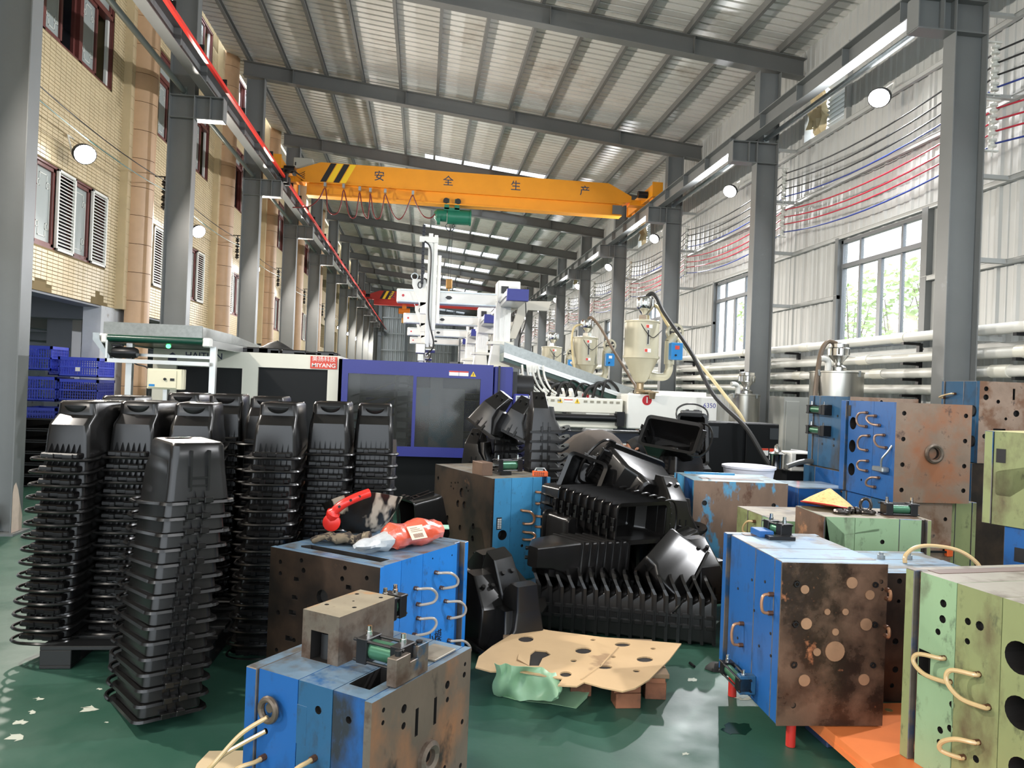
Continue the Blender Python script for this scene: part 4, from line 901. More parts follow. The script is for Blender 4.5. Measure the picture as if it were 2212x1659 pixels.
# ---- hopper dryers
def hopper(i):
    y = 9.9+MP*i; x = 2.965
    t = thing('hopper_dryer', ('nearest','second','third')[i]+' beige hopper dryer with a chrome vacuum loader above injection unit', 'hopper', (x, y, 1.58), group='beige hopper dryers')
    m2 = MB(); m2.lathe([(.235,2.09),(.235,2.55),(.245,2.555),(.245,2.575),(.1,2.60)], 28, c=(x,y,0)); obj('barrel', m2, beige, t)
    m2 = MB(); m2.lathe([(.06,1.73),(.10,1.77),(.235,2.06),(.25,2.065),(.25,2.095),(.235,2.095)], 28, c=(x,y,0)); obj('cone', m2, beige, t)
    m2 = MB(); m2.lathe([(.07,1.58),(.07,1.62),(.05,1.64),(.05,1.72),(.075,1.73)], 16, c=(x,y,0)); obj('throat', m2, nmat('brassy_stainless',(0,0,0)), t)
    m2 = MB(); m2.lathe([(.05,2.58),(.05,2.68),(.10,2.74),(.115,2.76),(.115,2.89),(.10,2.91),(.03,2.915)], 20, c=(x+.03,y,0)); ld = obj('vacuum_loader', m2, chrome, t)
    for k in range(8): a = 2*PI*k/8; obj('loader_clip', MB().box(x+.03+.115*math.cos(a)-.012,y+.115*math.sin(a)-.012,2.78,x+.03+.115*math.cos(a)+.012,y+.115*math.sin(a)+.012,2.88), chrome, ld, smooth=None)
    obj('loader_neck', MB().lathe([(.085,2.58),(.075,2.66)], 4, c=(x+.03,y,0)), chrome, ld, smooth=None)
    m2 = MB(); m2.box(x+.0,y-.242,2.24,x+.035,y-.232,2.46); sg = obj('sight_strip', m2, stainless, t, smooth=None); obj('sight_slot', MB().box(x+.008,y-.245,2.25,x+.024,y-.241,2.44), darkhole, sg, smooth=None)
    for a, c in ((x-.02, 2.49),(x-.03, 2.165)):
        p = obj('hopper_label', MB().box(a,y-.243,c-.025,a+.09,y-.236,c+.025), whitetext, t, smooth=None); obj('label_band', MB().box(a+.004,y-.246,c-.02,a+.042,y-.243,c+.02), redlabel, p, smooth=None)
    m2 = MB(); m2.tube([(x+.47,y-.02,2.45),(x+.47,y+.05,2.45)], .12, 24); fn = obj('blower_housing', m2, beige, t)
    obj('fan_hole', MB().cyl((x+.47,y-.03,2.45),(x+.47,y-.02,2.45),.085,n=20), darkhole, fn)
    for k in range(5):
        a = 2*PI*k/5; m2 = MB(); m2.add([(x+.47,y-.035,2.45),(x+.47+.08*math.cos(a),y-.035,2.45+.08*math.sin(a)),(x+.47+.08*math.cos(a+.5),y-.03,2.45+.08*math.sin(a+.5))],[(0,1,2)]); obj('fan_blade', m2, beige, fn, smooth=None)
    m2 = MB(); m2.cyl((x+.40,y,2.32),(x+.40,y,2.0),.07,n=14); m2.cyl((x+.40,y,2.3),(x+.47,y,2.4),.075,n=12); obj('heater_tube', m2, beige, t)
    cb = obj('control_box', MB().box(x+.36,y-.2,2.06,x+.52,y-.08,2.29,b=.006), boxblue, t, smooth=None)
    obj('control_display', MB().box(x+.41,y-.206,2.2,x+.47,y-.2,2.25), whitetext if i else redlabel, cb, smooth=None); obj('control_knob', MB().cyl((x+.42,y-.215,2.12),(x+.42,y-.2,2.12),.014,n=10), cyl_black, cb)
    m2 = MB(); m2.tube(crom([(x+.40,y,2.02),(x+.40,y,1.92),(x+.36,y,1.84),(x+.27,y,1.82),(x+.12,y,1.84)],6), .055, 14); obj('hot_air_elbow', m2, beige, t)
    obj('strap_cable', MB().tube(crom([(x-.1,y-.2,2.56),(x-.02,y-.25,2.42),(x+.08,y-.255,2.34),(x+.2,y-.2,2.43),(x+.3,y-.1,2.5)],6),.006,5), rubber, t)
for i in range(3): hopper(i)
def hose(name, pts, r, mat, label, n=8): return tag(obj(name, MB().tube(crom(pts, 8), r, n), mat, loc=tuple(pts[0])), label, 'hose')
hose('suction_hose', [(3.0,9.9,2.90),(3.07,9.88,2.96),(3.13,9.82,2.9),(3.22,9.7,2.66),(3.45,9.3,2.15),(3.66,9.0,1.60),(3.9,8.55,1.22),(4.1,8.35,.82),(4.3,8.1,.55),(4.6,7.7,.3),(4.9,7.5,.06)], .028, rubber, 'long dark suction hose falling from the nearest hopper loader past white cover')
hose('suction_hose', [(3.12,9.92,2.82),(3.2,9.92,2.76),(3.4,9.9,2.45),(3.75,9.6,1.95),(4.0,9.45,1.6),(4.2,9.3,1.28),(4.3,9.3,.9),(4.3,9.3,.1)], .024, nmat('cream_hose', S(214,196,150), .35), 'cream coloured hose running beside the dark hose from the nearest hopper')
hose('suction_hose', [(3.0,13.5,2.90),(3.06,13.48,2.95),(3.2,13.3,2.75),(3.4,13.0,2.3),(3.62,12.7,1.85),(3.7,12.5,1.5),(3.7,12.4,.1)], .026, nmat('brown_hose', S(104,88,72), .4), 'brown hose falling from the loader of the second hopper')
hose('suction_hose', [(2.9,13.5,2.82),(2.75,13.5,2.75),(2.70,13.45,2.5),(2.72,13.3,2.1),(2.8,13.2,1.7)], .02, nmat('cream_hose',(0,0,0)), 'pale hose drooping at the far side of the second hopper')
# ---- black cabinet by the injection unit
t = thing('hydraulic_cabinet', 'black steel cabinet with warning stickers beside the white injection unit', 'cabinet', (3.95, 9.0, 0))
m2 = MB(); m2.box(3.46,8.72,.02,4.40,9.15,1.27); obj('cabinet_body', m2, mblack, t, smooth=None)
obj('cabinet_door', MB().box(3.47,8.69,.05,3.93,8.72,1.265,b=.004), mblack, t, smooth=None); d2 = obj('cabinet_door', MB().box(3.97,8.69,.05,4.39,8.72,1.265,b=.004), mblack, t, smooth=None)
for x in (3.50, 4.27): obj('vent_window', MB().box(x,8.682,1.08,x+.11,8.69,1.22), nmat('cabinet_grille', S(52,56,60), .4), t, smooth=None)
label_plate(t, 4.17, 4.26, .88, .97, 8.69); label_plate(t, 4.275, 4.38, .83, .97, 8.69)
sw = obj('switch_plate', MB().box(4.26,8.682,.70,4.35,8.69,.77), nmat('switch_silver', S(150,146,140), .4), t, smooth=None); obj('red_switch', MB().box(4.285,8.675,.715,4.315,8.682,.76), redbadge, sw, smooth=None)
obj('lock_knob', MB().cyl((4.03,8.68,1.16),(4.03,8.69,1.16),.012,n=10), chrome, d2)
# ---- sloping output chute
t = thing('inclined_conveyor', 'inclined galvanised conveyor with green belt sloping down beside the nearest robot', 'conveyor', (1.9, 9.95, 1.8))
def ch(x): return 2.155-(x-1.05)*0.298
m2 = MB()
for y in (9.74, 10.28):
    P = [(1.05,ch(1.05)+.04),(2.85,ch(2.85)+.02),(2.72,ch(2.72)-.10),(1.05,ch(1.05)-.10)]
    m2.prism(P, y-.004, y+.004, 'y')
obj('side_wall', m2, galv_sheet, t, smooth=None)
m2 = MB(); m2.prism([(1.05,ch(1.05)-.10),(2.72,ch(2.72)-.10),(2.70,ch(2.7)-.155),(1.05,ch(1.05)-.165)], 9.70, 9.74, 'y'); m2.prism([(1.05,ch(1.05)-.12),(2.72,ch(2.72)-.12),(2.72,ch(2.72)-.13),(1.05,ch(1.05)-.13)], 9.69, 9.70, 'y'); obj('alloy_rail', m2, alu, t, smooth=None)
m2 = MB(); m2.prism([(1.05,ch(1.05)-.10),(2.72,ch(2.72)-.10),(2.72,ch(2.72)-.21),(2.6,ch(2.6)-.23),(1.05,ch(1.05)-.21)], 9.75, 10.27, 'y'); obj('green_belt', m2, beltgreen, t, smooth=None)
m2 = MB(); m2.box(1.40,9.68,0.02,1.44,9.72,ch(1.42)-.15); m2.box(1.40,10.28,0.02,1.44,10.32,ch(1.42)-.15); obj('support_post', m2, alu, t, smooth=None)
obj('bearing_plate', MB().prism([(1.36,ch(1.42)-.24),(1.48,ch(1.42)-.24),(1.5,ch(1.42)-.13),(1.34,ch(1.42)-.13)], 9.66, 9.68, 'y'), white_p, t, smooth=None)
# ---- belt conveyor by the tiled wall
t = thing('belt_conveyor', 'belt conveyor with green roller and galvanised side guard in front of the cream machine', 'conveyor', (-2.75, 9, 0))
obj('side_guard', MB().box(-3.26,8.02,1.985,-2.29,8.03,2.11), galv_sheet, t, smooth=None)
m2 = MB(); m2.add([(-2.29,8.02,2.10),(-2.29,9.2,2.10),(-2.20,9.9,2.04),(-2.1,10.8,1.99),(-2.29,8.02,1.985),(-2.29,9.2,1.985),(-2.2,9.9,1.985),(-2.1,10.8,1.985)],[(0,1,5,4),(1,2,6,5),(2,3,7,6)]); obj('side_guard', m2, galv_sheet, t, smooth=None)
m2 = MB(); m2.cyl((-3.20,8.0,1.945),(-2.27,8.0,1.945),.040,n=20); m2.box(-3.20,8.0,1.975,-2.27,12.0,1.985); m2.box(-3.20,8.0,1.905,-2.27,12.0,1.915); obj('green_belt', m2, beltgreen, t)
for x0, x1 in ((-3.26,-3.20),(-2.27,-2.19)):
    c = obj('bearing_block', MB().box(x0,7.96,1.89,x1,8.06,1.985,b=.012), white_p, t, smooth=None)
for x0, x1 in ((-3.25,-3.22),(-2.25,-2.2)): obj('side_rail', MB().box(x0,8.06,1.89,x1,12.0,1.97), alu, t, smooth=None)
m2 = MB(); m2.prism([(-3.34,1.99),(-3.28,1.99),(-3.27,1.92),(-3.17,1.76),(-3.17,1.70),(-3.34,1.92)], 7.97, 8.05, 'y'); obj('chain_guard', m2, galv, t, smooth=None)
m2 = MB(); m2.box(-3.21,7.96,1.70,-3.19,8.1,1.92); m2.box(-3.21,7.96,1.695,-2.20,8.0,1.735); m2.box(-3.1,8.1,1.77,-2.2,8.12,1.80); obj('motor_cradle', m2, alu, t, smooth=None)
m2 = MB(); m2.tube([(-3.16,8.02,1.80),(-3.14,8.02,1.80),(-2.95,8.02,1.80),(-2.92,8.02,1.80)],[.05,.058,.058,.045],16); m2.box(-3.16,7.97,1.86,-3.07,8.07,1.885,b=.01); obj('drive_motor', m2, cyl_black, t)
obj('motor_cable', MB().tube(crom([(-2.98,8.0,1.76),(-2.92,7.98,1.69),(-2.8,7.98,1.65),(-2.77,7.98,1.5),(-2.78,7.98,1.3),(-2.8,7.98,.3)],6),.008,5), rubber, t)
for x in (-3.02, -2.19):
    for y in (8.1, 11.6): obj('post', MB().box(x-.03,y-.03,0.02,x+.03,y+.03,1.9), alu, t, smooth=None)
gl = nmat('green_indicator', (.05,1,.15), .4, emit=6.0)
obj('indicator_lamp', MB().cyl((-2.62,8.03,1.885),(-2.62,8.01,1.885),.022,n=12), gl, t); obj('indicator_lamp', MB().cyl((-2.62,8.03,1.925),(-2.62,8.02,1.925),.010,n=10), gl, t)
bx = obj('control_box', MB().box(-2.79,7.94,1.44,-2.45,8.08,1.65,b=.006), nmat('cream_control_box', S(224,218,190), .4), t, smooth=None)
obj('box_door', MB().box(-2.775,7.93,1.455,-2.50,7.94,1.635,b=.003), nmat('cream_control_box',(0,0,0)), bx, smooth=None)
obj('box_knob', MB().cyl((-2.61,7.915,1.545),(-2.61,7.93,1.545),.014,n=12), cyl_black, bx); obj('rocker_switch', MB().box(-2.56,7.924,1.53,-2.52,7.93,1.555), black_paint, bx, smooth=None)
obj('box_label', MB().box(-2.765,7.926,1.468,-2.71,7.93,1.49), boxblue, bx, smooth=None); obj('box_hanger', MB().box(-2.64,7.97,.02,-2.60,8.05,1.44), alu, t, smooth=None)
# ---- stainless material tanks with vacuum loaders
def tank(x, y, r, z, label, pipe=True):
    t = thing('material_tank', label, 'tank', (x, y, 0))
    m2 = MB(); m2.lathe([(r*.98,.3),(r,.35),(r,z-.02),(r*1.03,z-.015),(r*1.03,z),(.1,z+.02)], 32, c=(x,y,0)); obj('drum', m2, stainless, t)
    for k in range(3):
        a = 2*PI*k/3+.4; obj('leg', MB().cyl((x+r*.8*math.cos(a),y+r*.8*math.sin(a),0),(x+r*.8*math.cos(a),y+r*.8*math.sin(a),.36),.025,n=8), stainless, t)
    m2 = MB(); m2.lathe([(.10,z+.01),(.10,z+.06),(.05,z+.09),(.05,z+.12),(.12,z+.20),(.135,z+.21),(.135,z+.30),(.12,z+.315),(.12,z+.36),(.05,z+.375)], 20, c=(x+.02,y,0)); ld = obj('vacuum_loader', m2, chrome, t)
    for k in range(6): a = 2*PI*k/6; obj('loader_clip', MB().box(x+.02+.135*math.cos(a)-.01,y+.135*math.sin(a)-.01,z+.22,x+.02+.135*math.cos(a)+.01,y+.135*math.sin(a)+.01,z+.30), chrome, ld, smooth=None)
    for k in range(4): a = PI/4+PI/2*k-.4; obj('lid_clamp', MB().box(x+r*1.03*math.cos(a)-.012,y+r*1.03*math.sin(a)-.012,z-.06,x+r*1.03*math.cos(a)+.012,y+r*1.03*math.sin(a)+.012,z+.015), galv, t, smooth=None)
    m2 = MB(); m2.tube(crom([(x-.15,y-.05,z+.01),(x-.15,y-.05,z+.12),(x-.2,y-.06,z+.16),(x-.27,y-.07,z+.16)],5),.04,12); obj('vent_elbow', m2, pvc, t)
tank(5.30, 9.0, .325, 1.96, 'large stainless material tank with chrome loader behind the blue mould with two cylinders')
tank(5.25, 11.6, .24, 1.63, 'smaller stainless tank behind the black cabinet and second column', False)
hose('tank_hose', [(5.28,9.0,2.33),(5.15,8.98,2.34),(5.05,8.95,2.2),(4.98,8.9,1.9),(4.93,8.85,1.5),(4.9,8.8,.9),(4.8,8.6,.2)], .03, nmat('brown_hose',(0,0,0)), 'brown hose arching from the loader of the large stainless tank')
# ---- grey distribution cabinet and drain pipes near column two
t = thing('wall_cabinet', 'tall grey electrical cabinet by the wall behind the black cabinet', 'cabinet', (6.1, 11.0, 0))
obj('cabinet_body', MB().box(5.65,11.05,0,6.2,11.55,1.62), nmat('grey_cabinet', S(176,178,174), .45), t, smooth=None); obj('cabinet_door', MB().box(5.68,11.03,.08,5.9,11.05,1.55,b=.004), nmat('grey_cabinet',(0,0,0)), t, smooth=None)
for i, x in enumerate((5.72, 5.90)):
    t = thing('drain_pipe', 'white vertical pipe with a red valve, %s of two behind the bench' % ('left','right')[i], 'pipe', (x, 10.3, 0), group='white valve pipes')
    obj('pipe', MB().cyl((x,10.3,0),(x,10.3,1.68-.05*i),.03,n=12), pvc, t)
    for z in (.9,1.1,1.4): obj('fitting', MB().cyl((x,10.3,z),(x,10.3,z+.06),.04,n=12), pvcj, t)
    obj('valve_handle', MB().box(x-.09,10.25,.78,x-.03,10.29,.9,b=.01), redbadge, t, smooth=None)
# ================================================================== MOULDS
def mould(label, N, z0, z1, rot, lx, ly, axis, plates, end, top, H=None, group=None, capend=None, name='injection_mould'):
    """plates: (start, stop, paint, overhang); axis 'y' stacks them away from the right-hand face, 'x' away from the left-hand face.
    H: holes {(plate index, 'end'/'side'/'top'): [(points, depth), ...]} in mould coordinates"""
    t = thing(name, label, 'mould', (N[0], N[1], z0), math.radians(rot), group)
    h = z1-z0; H = H or {}; n = len(plates)
    for i, (a, c, mt, ov) in enumerate(plates):
        g = 0.0016; m2 = MB()
        if axis == 'y': B = (-ov, a+g, 0, lx+ov, c-g, h)
        else: B = (a+g, -ov, 0, c-g, ly+ov, h)
        ea = 1 if axis == 'y' else 0
        first, last = i == 0, i == n-1
        def mf(nv, first=first, last=last, ea=ea):
            if nv[2] > 0 and abs(nv[ea]) == 0 and abs(nv[1-ea]) == 0: return 2
            if nv[ea] != 0 and nv[1-ea] == 0 and nv[2] == 0 and (first or last): return 1
            if sum(abs(q) for q in nv) > 1: return 4
            return 0
        sk = []
        en = (0,-1,0) if axis == 'y' else (-1,0,0); sd = (-1,0,0) if axis == 'y' else (0,-1,0)
        if (i,'end') in H: sk.append(en)
        if (i,'side') in H: sk.append(sd)
        if (i,'top') in H: sk.append((0,0,1))
        m2.box(*B, matf=mf, skip=tuple(sk), b=0.0 if sk else 0.003)
        x0, y0_, _, x1, y1_, _ = B
        for fc in ('end','side','top'):
            if (i, fc) not in H: continue
            if fc == 'top': m2.holed((0,0,h),(1,0,0),(0,1,0),(0,0,1),[(x0,y0_),(x1,y0_),(x1,y1_),(x0,y1_)],H[(i,fc)],2,3,3)
            else:
                px_ = (fc == 'end') == (axis == 'y')          # True: face y = const
                if px_: m2.holed((0,y0_,0),(1,0,0),(0,0,1),(0,-1,0),[(x0,0),(x1,0),(x1,h),(x0,h)],H[(i,fc)],1 if fc == 'end' else 0,3,3)
                else: m2.holed((x0,0,0),(0,1,0),(0,0,1),(-1,0,0),[(y0_,0),(y1_,0),(y1_,h),(y0_,h)],H[(i,fc)],1 if fc == 'end' else 0,3,3)
        obj('clamp_plate' if first or last else 'mould_plate', m2, [mt, end if first else (capend or edgemetal), top, darkhole, edgemetal], t, world=False, smooth=None)
    return t
def hs(*P, d=0.02, n=10): return [(circ(a, b, r, n), d) for a, b, r in P]
def face_pt(t, fc, a, b, out=0.0):
    # point on left face (x=0) or right face (y=0), b measured from floor
    M = WM[t.name]; z = b-M.translation.z
    return M @ (Vector((-out, a, z)) if fc == 'L' else Vector((a, -out, z)) if fc == 'R' else Vector((a, out, z)))
def loop(t, fc, p, q, bulge, mat=None, sx=0.0, sag=0.0, r=0.0075):
    P, Q = face_pt(t,fc,*p), face_pt(t,fc,*q); P1, Q1 = face_pt(t,fc,*p,bulge*.7), face_pt(t,fc,*q,bulge*.7)
    c = face_pt(t, fc, (p[0]+q[0])/2+sx, (p[1]+q[1])/2-sag, bulge)
    a1 = face_pt(t, fc, p[0]+sx*.7, p[1]-sag*.4-(p[1]-q[1])*.08, bulge*.85); a2 = face_pt(t, fc, q[0]+sx*.7, q[1]-sag*.4+(p[1]-q[1])*.08, bulge*.85)
    m2 = MB(); m2.tube(crom([P, P*.5+P1*.5, a1, c, a2, Q*.5+Q1*.5, Q], 6), r, 8, 0)
    o = obj('coolant_hose', m2, mat or copper, t)
    for a in (p, q): obj('hose_fitting', MB().cyl(face_pt(t,fc,*a,-.001), face_pt(t,fc,*a,.022), .0115, n=8), nmat('brass_fitting', S(110,76,58), .4, .6), o)
def cylinder_part(t, p, d, L=0.2, r=0.03, up=(0,0,1), rod=None):
    # tie-rod hydraulic cylinder; p centre of the rear end block, d axis
    d = Vector(d).normalized(); up = Vector(up); sx = d.cross(up).normalized(); up = sx.cross(d)
    M = Matrix(((d.x,sx.x,up.x,p[0]),(d.y,sx.y,up.y,p[1]),(d.z,sx.z,up.z,p[2]),(0,0,0,1)))
    w_ = r*1.28
    o = obj('hydraulic_cylinder', MB().cyl((.02,0,0),(L-.02,0,0), r, n=16, M=M), cyl_green, t)
    for x0, x1 in ((0,.045),(L-.045,L)): obj('end_block', MB().box(x0,-w_,-w_,x1,w_,w_,M=M,b=.003), cyl_black, o, smooth=None)
    for a in (-1,1):
        for b in (-1,1): obj('tie_rod', MB().cyl((-.015,a*w_*.8,b*w_*.8),(L+.01,a*w_*.8,b*w_*.8),.0055,n=6,M=M), cyl_black, o)
    for x in (.022, L-.022): obj('port_fitting', MB().tube([(x,0,w_),(x,0,w_+.016),(x,0,w_+.016),(x,0,w_+.034)],[.011,.011,.0085,.0085],8,M=M), chrome, o)
    if rod: obj('piston_rod', MB().cyl((L,0,0),(L+rod,0,0),r*.5,n=10,M=M), chrome, o)
    return o
def W(t, x, y, z): return WM[t.name] @ Vector((x, y, z-WM[t.name].translation.z))
def Dv(t, x, y, z=0): return WM[t.name].to_3x3() @ Vector((x, y, z))
# ---- M1 nearest blue mould with steel block
sl = lambda a, b, w_, h_: (slot(a, b, w_, h_), 0.03)
H = {(0,'end'): hs((.05,.557,.008),(.049,.517,.008),(.161,.521,.015),(.162,.464,.012),(.424,.512,.015),(.428,.457,.010),(.54,.511,.011),(.543,.55,.008),(.538,.335,.010),(.426,.21,.010),(.538,.17,.010),(.06,.2,.01),(.15,.17,.013),d=.025)+[sl(.238,.447,.018,.095),sl(.350,.445,.018,.095)]+[(circ(.309,.301,.02,16),.012)],
     (1,'top'): [([(.065,.072),(.235,.072),(.235,.160),(.065,.160)],.12)], (1,'side'): hs((.10,.52,.012)), (2,'side'): hs((.228,.521,.014,),(.232,.365,.010)), (3,'side'): hs((.421,.49,.010),(.458,.394,.011),(.456,.308,.011))}
m1 = mould('nearest blue mould with rusted front plate and a steel block on top', (-.11,2.348), 0, .60, 55, .575, .555, 'y',
    [(0,.032,steelraw,.010),(.032,.168,pb_deep,0),(.168,.318,pb_dark,0),(.318,.50,pb_deep,0),(.50,.555,pb_deep,.010)], rust_n, top_blue, H)
obj('mould_insert', MB().box(-.0012,.276,.39,.004,.32,.52, b=.001), pb_dark, m1, world=False, smooth=None)
m2 = MB(); m2.tube([(.309+.042*math.cos(a),-.006,.301+.042*math.sin(a)) for a in [2*PI*k/20 for k in range(21)]], .016, 6); obj('locating_ring', m2, steelraw, m1, world=False)
m2 = MB(); m2.tube([(-.028+0*a,.421+.034*math.cos(a),.485+.036*math.sin(a)) for a in [2*PI*k/18 for k in range(19)]], .0115, 8); m2.cyl((0,.421,.49),(-.025,.421,.49),.016,n=10); obj('eye_bolt', m2, nmat('dull_eye_bolt', S(104,92,80), .4,.5), m1, world=False)
pp = [face_pt(m1,'L',.421,.462,.03), face_pt(m1,'L',.50,.40,.07), face_pt(m1,'L',.56,.31,.12), face_pt(m1,'L',.585,.285,.12), face_pt(m1,'L',.55,.33,.08), face_pt(m1,'L',.458,.394,.0)]
obj('coolant_hose', MB().tube(crom(pp,8),.0075,8), clearhose, m1)
loop(m1,'L',(.456,.308),(.50,.05),.12,clearhose,.06); loop(m1,'L',(.232,.365),(.30,.05),.10,clearhose,.03)
t = thing('slide_block', 'worn grey steel slide block with notch standing on the nearest blue mould', 'block', W(m1,.158,.289,.60), math.radians(55))
m2 = MB(); m2.box(0,0,0,.317,.17,.172, skip=((-1,0,0),(0,0,1)))
m2.holed((0,0,0),(0,1,0),(0,0,1),(-1,0,0),[(0,0),(.17,0),(.17,.172),(0,.172)],[([(.048,.001),(.128,.001),(.128,.105),(.048,.105)],.12)],0,3,3)
m2.holed((0,0,.172),(1,0,0),(0,1,0),(0,0,1),[(0,0),(.317,0),(.317,.17),(0,.17)],hs((.09,.14,.009),(.12,.035,.009),(.26,.14,.009),(.275,.035,.009),(.18,.09,.005)),1,3,3)
obj('block_body', m2, [steelraw, rawtop, rawtop, darkhole], t, world=False, smooth=None)
tc_ = WM[t.name]; cylinder_part(t, tc_ @ Vector((.345,.085,.10)), Dv(t,1,0), .11, .036)
obj('inner_plunger', MB().cyl((.06,.085,0),(.06,.085,.09),.036,n=16), black_paint, t, world=False)
cylinder_part(m1, W(m1,.205,.215,.672), Dv(m1,0,-1), .19, .034)
m2 = MB(); m2.box(.115,.006,.602,.30,.045,.665,b=.002); m2.box(.115,.006,.66,.195,.045,.695,b=.002); m2.box(.235,.006,.66,.30,.045,.705,b=.002); obj('cylinder_bracket', m2, steelraw, m1, world=False, smooth=None)
for x in (.15,.27): obj('socket_bolt', MB().cyl((x,.026,.69),(x,.026,.712),.012,n=10), cyl_black, m1, world=False)
for bb in ((.38,.03,.601,.52,.13,.61),(.30,.06,.601,.37,.12,.605)): obj('top_slide_rail', MB().box(*bb,b=.002), top_grey, m1, world=False, smooth=None)
# ---- M2 bright blue mould behind it
H = {(0,'end'): hs((.657,.63,.012),(.654,.569,.012),(.507,.659,.012),(.49,.61,.014),(.227,.609,.013),(.211,.665,.012),(.07,.637,.012),(.354,.494,.040),(.659,.361,.014),(.537,.24,.012),(.659,.163,.012),(.07,.3,.012),(.22,.3,.012),d=.03)+[(slot(.537,.557,.035,.02),.03),(slot(.544,.461,.04,.022),.03),(slot(.557,.379,.05,.026),.03),(slot(.574,.241,.05,.026),.03),(slot(.183,.573,.035,.022),.03)],
     (2,'side'): hs((.304,.534,.009),(.33,.445,.009),(.337,.37,.009),(.307,.292,.009)), (3,'side'): hs((.486,.58,.009),(.543,.485,.009),(.589,.401,.009),(.627,.30,.009),(.64,.169,.009),(.459,.66,.005),(.647,.644,.005)),
     (1,'top'): [([(.09,.06),(.165,.06),(.165,.60),(.12,.63),(.09,.60)],.10)]}
m2b = mould('bright blue mould with dark oily left plate, carrying orange packet and mask', (-.179,3.648), 0, .70, 54, .80, .72, 'x',
    [(0,.035,pb_bright,.012),(.035,.185,pb_bright,0),(.185,.37,pb_bright,0),(.37,.70,pb_bright,0),(.70,.757,pb_deep,-.02),(.757,.80,pb_bright,.012)], rust_d, top_blue, H)
for p, q in (((.486,.58),(.543,.485)),((.304,.534),(.33,.445)),((.589,.401),(.627,.30)),((.337,.37),(.307,.292)),((.64,.169),(.70,.06))): loop(m2b,'R',p,q,.075,nmat('clear_coolant_tube', S(178,168,158), .2, .1), sx=.085, sag=.0)
text_mesh('chalk_lettering', '小模', .075, black_paint, WM[m2b.name] @ face_frame((.50,-.0015,.215),(1,0,0),(0,0,1)), m2b, .0005)
m2 = MB()
for k in range(6): m2.tube([(.105+.03*math.cos(a),.57-.012*k+.012*a/6.3,.645+.03*math.sin(a)) for a in [2*PI*j/10 for j in range(11)]], .004, 5)
for k in range(6): m2.tube([(.125+.03*math.cos(a),.16-.012*k+.012*a/6.3,.645+.03*math.sin(a)) for a in [2*PI*j/10 for j in range(11)]], .004, 5)
obj('return_spring', m2, galv, m2b, world=False)
# ---- M3 sky blue mould
s3 = .9375
def k3(b): return .85-(.80-b)*s3
def hs3(*P, d=.02, n=10): return hs(*[(a*s3, k3(b), r*s3) for a, b, r in P], d=d, n=n)
H = {(0,'end'): hs3((.577,.597,.045),(.644,.484,.035),(.517,.491,.035),(.855,.311,.028),(.585,.267,.028),(.866,.198,.026),(.325,.327,.028),(.329,.216,.028),(1.097,.668,.02),(.804,.625,.01),(.483,.655,.010),(.80,.66,.010),(.72,.67,.010),(.66,.68,.010),(1.109,.38,.018),(.45,.63,.01),(.75,.61,.01),d=.03),
     (1,'side'): hs3((.12,.302,.045,),d=.09,n=18), (2,'side'): hs3((.305,.511,.012),(.332,.392,.012),(.335,.318,.012),(.336,.251,.012),(.327,.193,.014)), (3,'side'): hs3((.455,.668,.012),(.46,.565,.012),(.461,.452,.012),(.465,.356,.012),(.471,.229,.013))}
m3b = mould('sky blue mould with dark drilled left plate, carrying bins, cylinder and orange clamp', (.635*s3,6.407*s3), 0, .85, 24, .60*s3, 1.17*s3, 'x',
    [(0,.02,rust_d,.004),(.02,.184,pb_light,0),(.184,.391,pb_light,0),(.391,.485,pb_light,0),(.485,.525,pb_dark,-.02),(.525,.5625,pb_light,.012)], rust_d, top_grey, H)
for p, q in (((.455,.668),(.46,.565)),((.305,.511),(.332,.392)),((.461,.452),(.465,.356)),((.335,.318),(.336,.251))): loop(m3b,'R',(p[0]*s3,k3(p[1])),(q[0]*s3,k3(q[1])),.07,None,sx=.075,r=.011)
dp = obj('data_plate', MB().box(.052,-.004,.43,.10,0.0,.53,b=.001), nmat('dark_data_plate', S(40,44,48), .4), m3b, world=False, smooth=None)
for k in range(6):
    for j in range(2): obj('plate_marking', MB().box(.06+.02*j,-.006,.44+.014*k,.076+.02*j,-.004,.448+.014*k), whitetext, dp, world=False, smooth=None)
obj('stop_block', MB().box(.0,.18,.85,.10,.36,.96,b=.003), rust_b, m3b, world=False, smooth=None)
cylinder_part(m3b, W(m3b,.42,.27,.925), Dv(m3b,-1,0), .24, .042, rod=.09); obj('mount_block', MB().box(.18,.17,.85,.28,.37,.88), cyl_black, m3b, world=False, smooth=None)
t = thing('orange_clamp', 'small orange clamp tool with metal latch lying on the sky blue mould', 'tool', W(m3b,.42,.05,.85), math.radians(-2))
m2 = MB(); m2.box(0,0,0,.13,.06,.045,b=.005); obj('body', m2, nmat('tool_orange', S(222,96,44), .4), t, world=False, smooth=None)
for k in range(5):
    for z in (.012,.028): obj('vent_slot', MB().box(.012+.018*k,-.002,z,.024+.018*k,.0,z+.006), darkhole, t, world=False, smooth=None)
m2 = MB(); m2.tube([(.02,.03,.045),(.03,.03,.068),(.10,.03,.068),(.115,.03,.045)], .007, 6); m2.box(.035,.01,.045,.09,.05,.058,b=.003); obj('metal_latch', m2, galv, t, world=False)
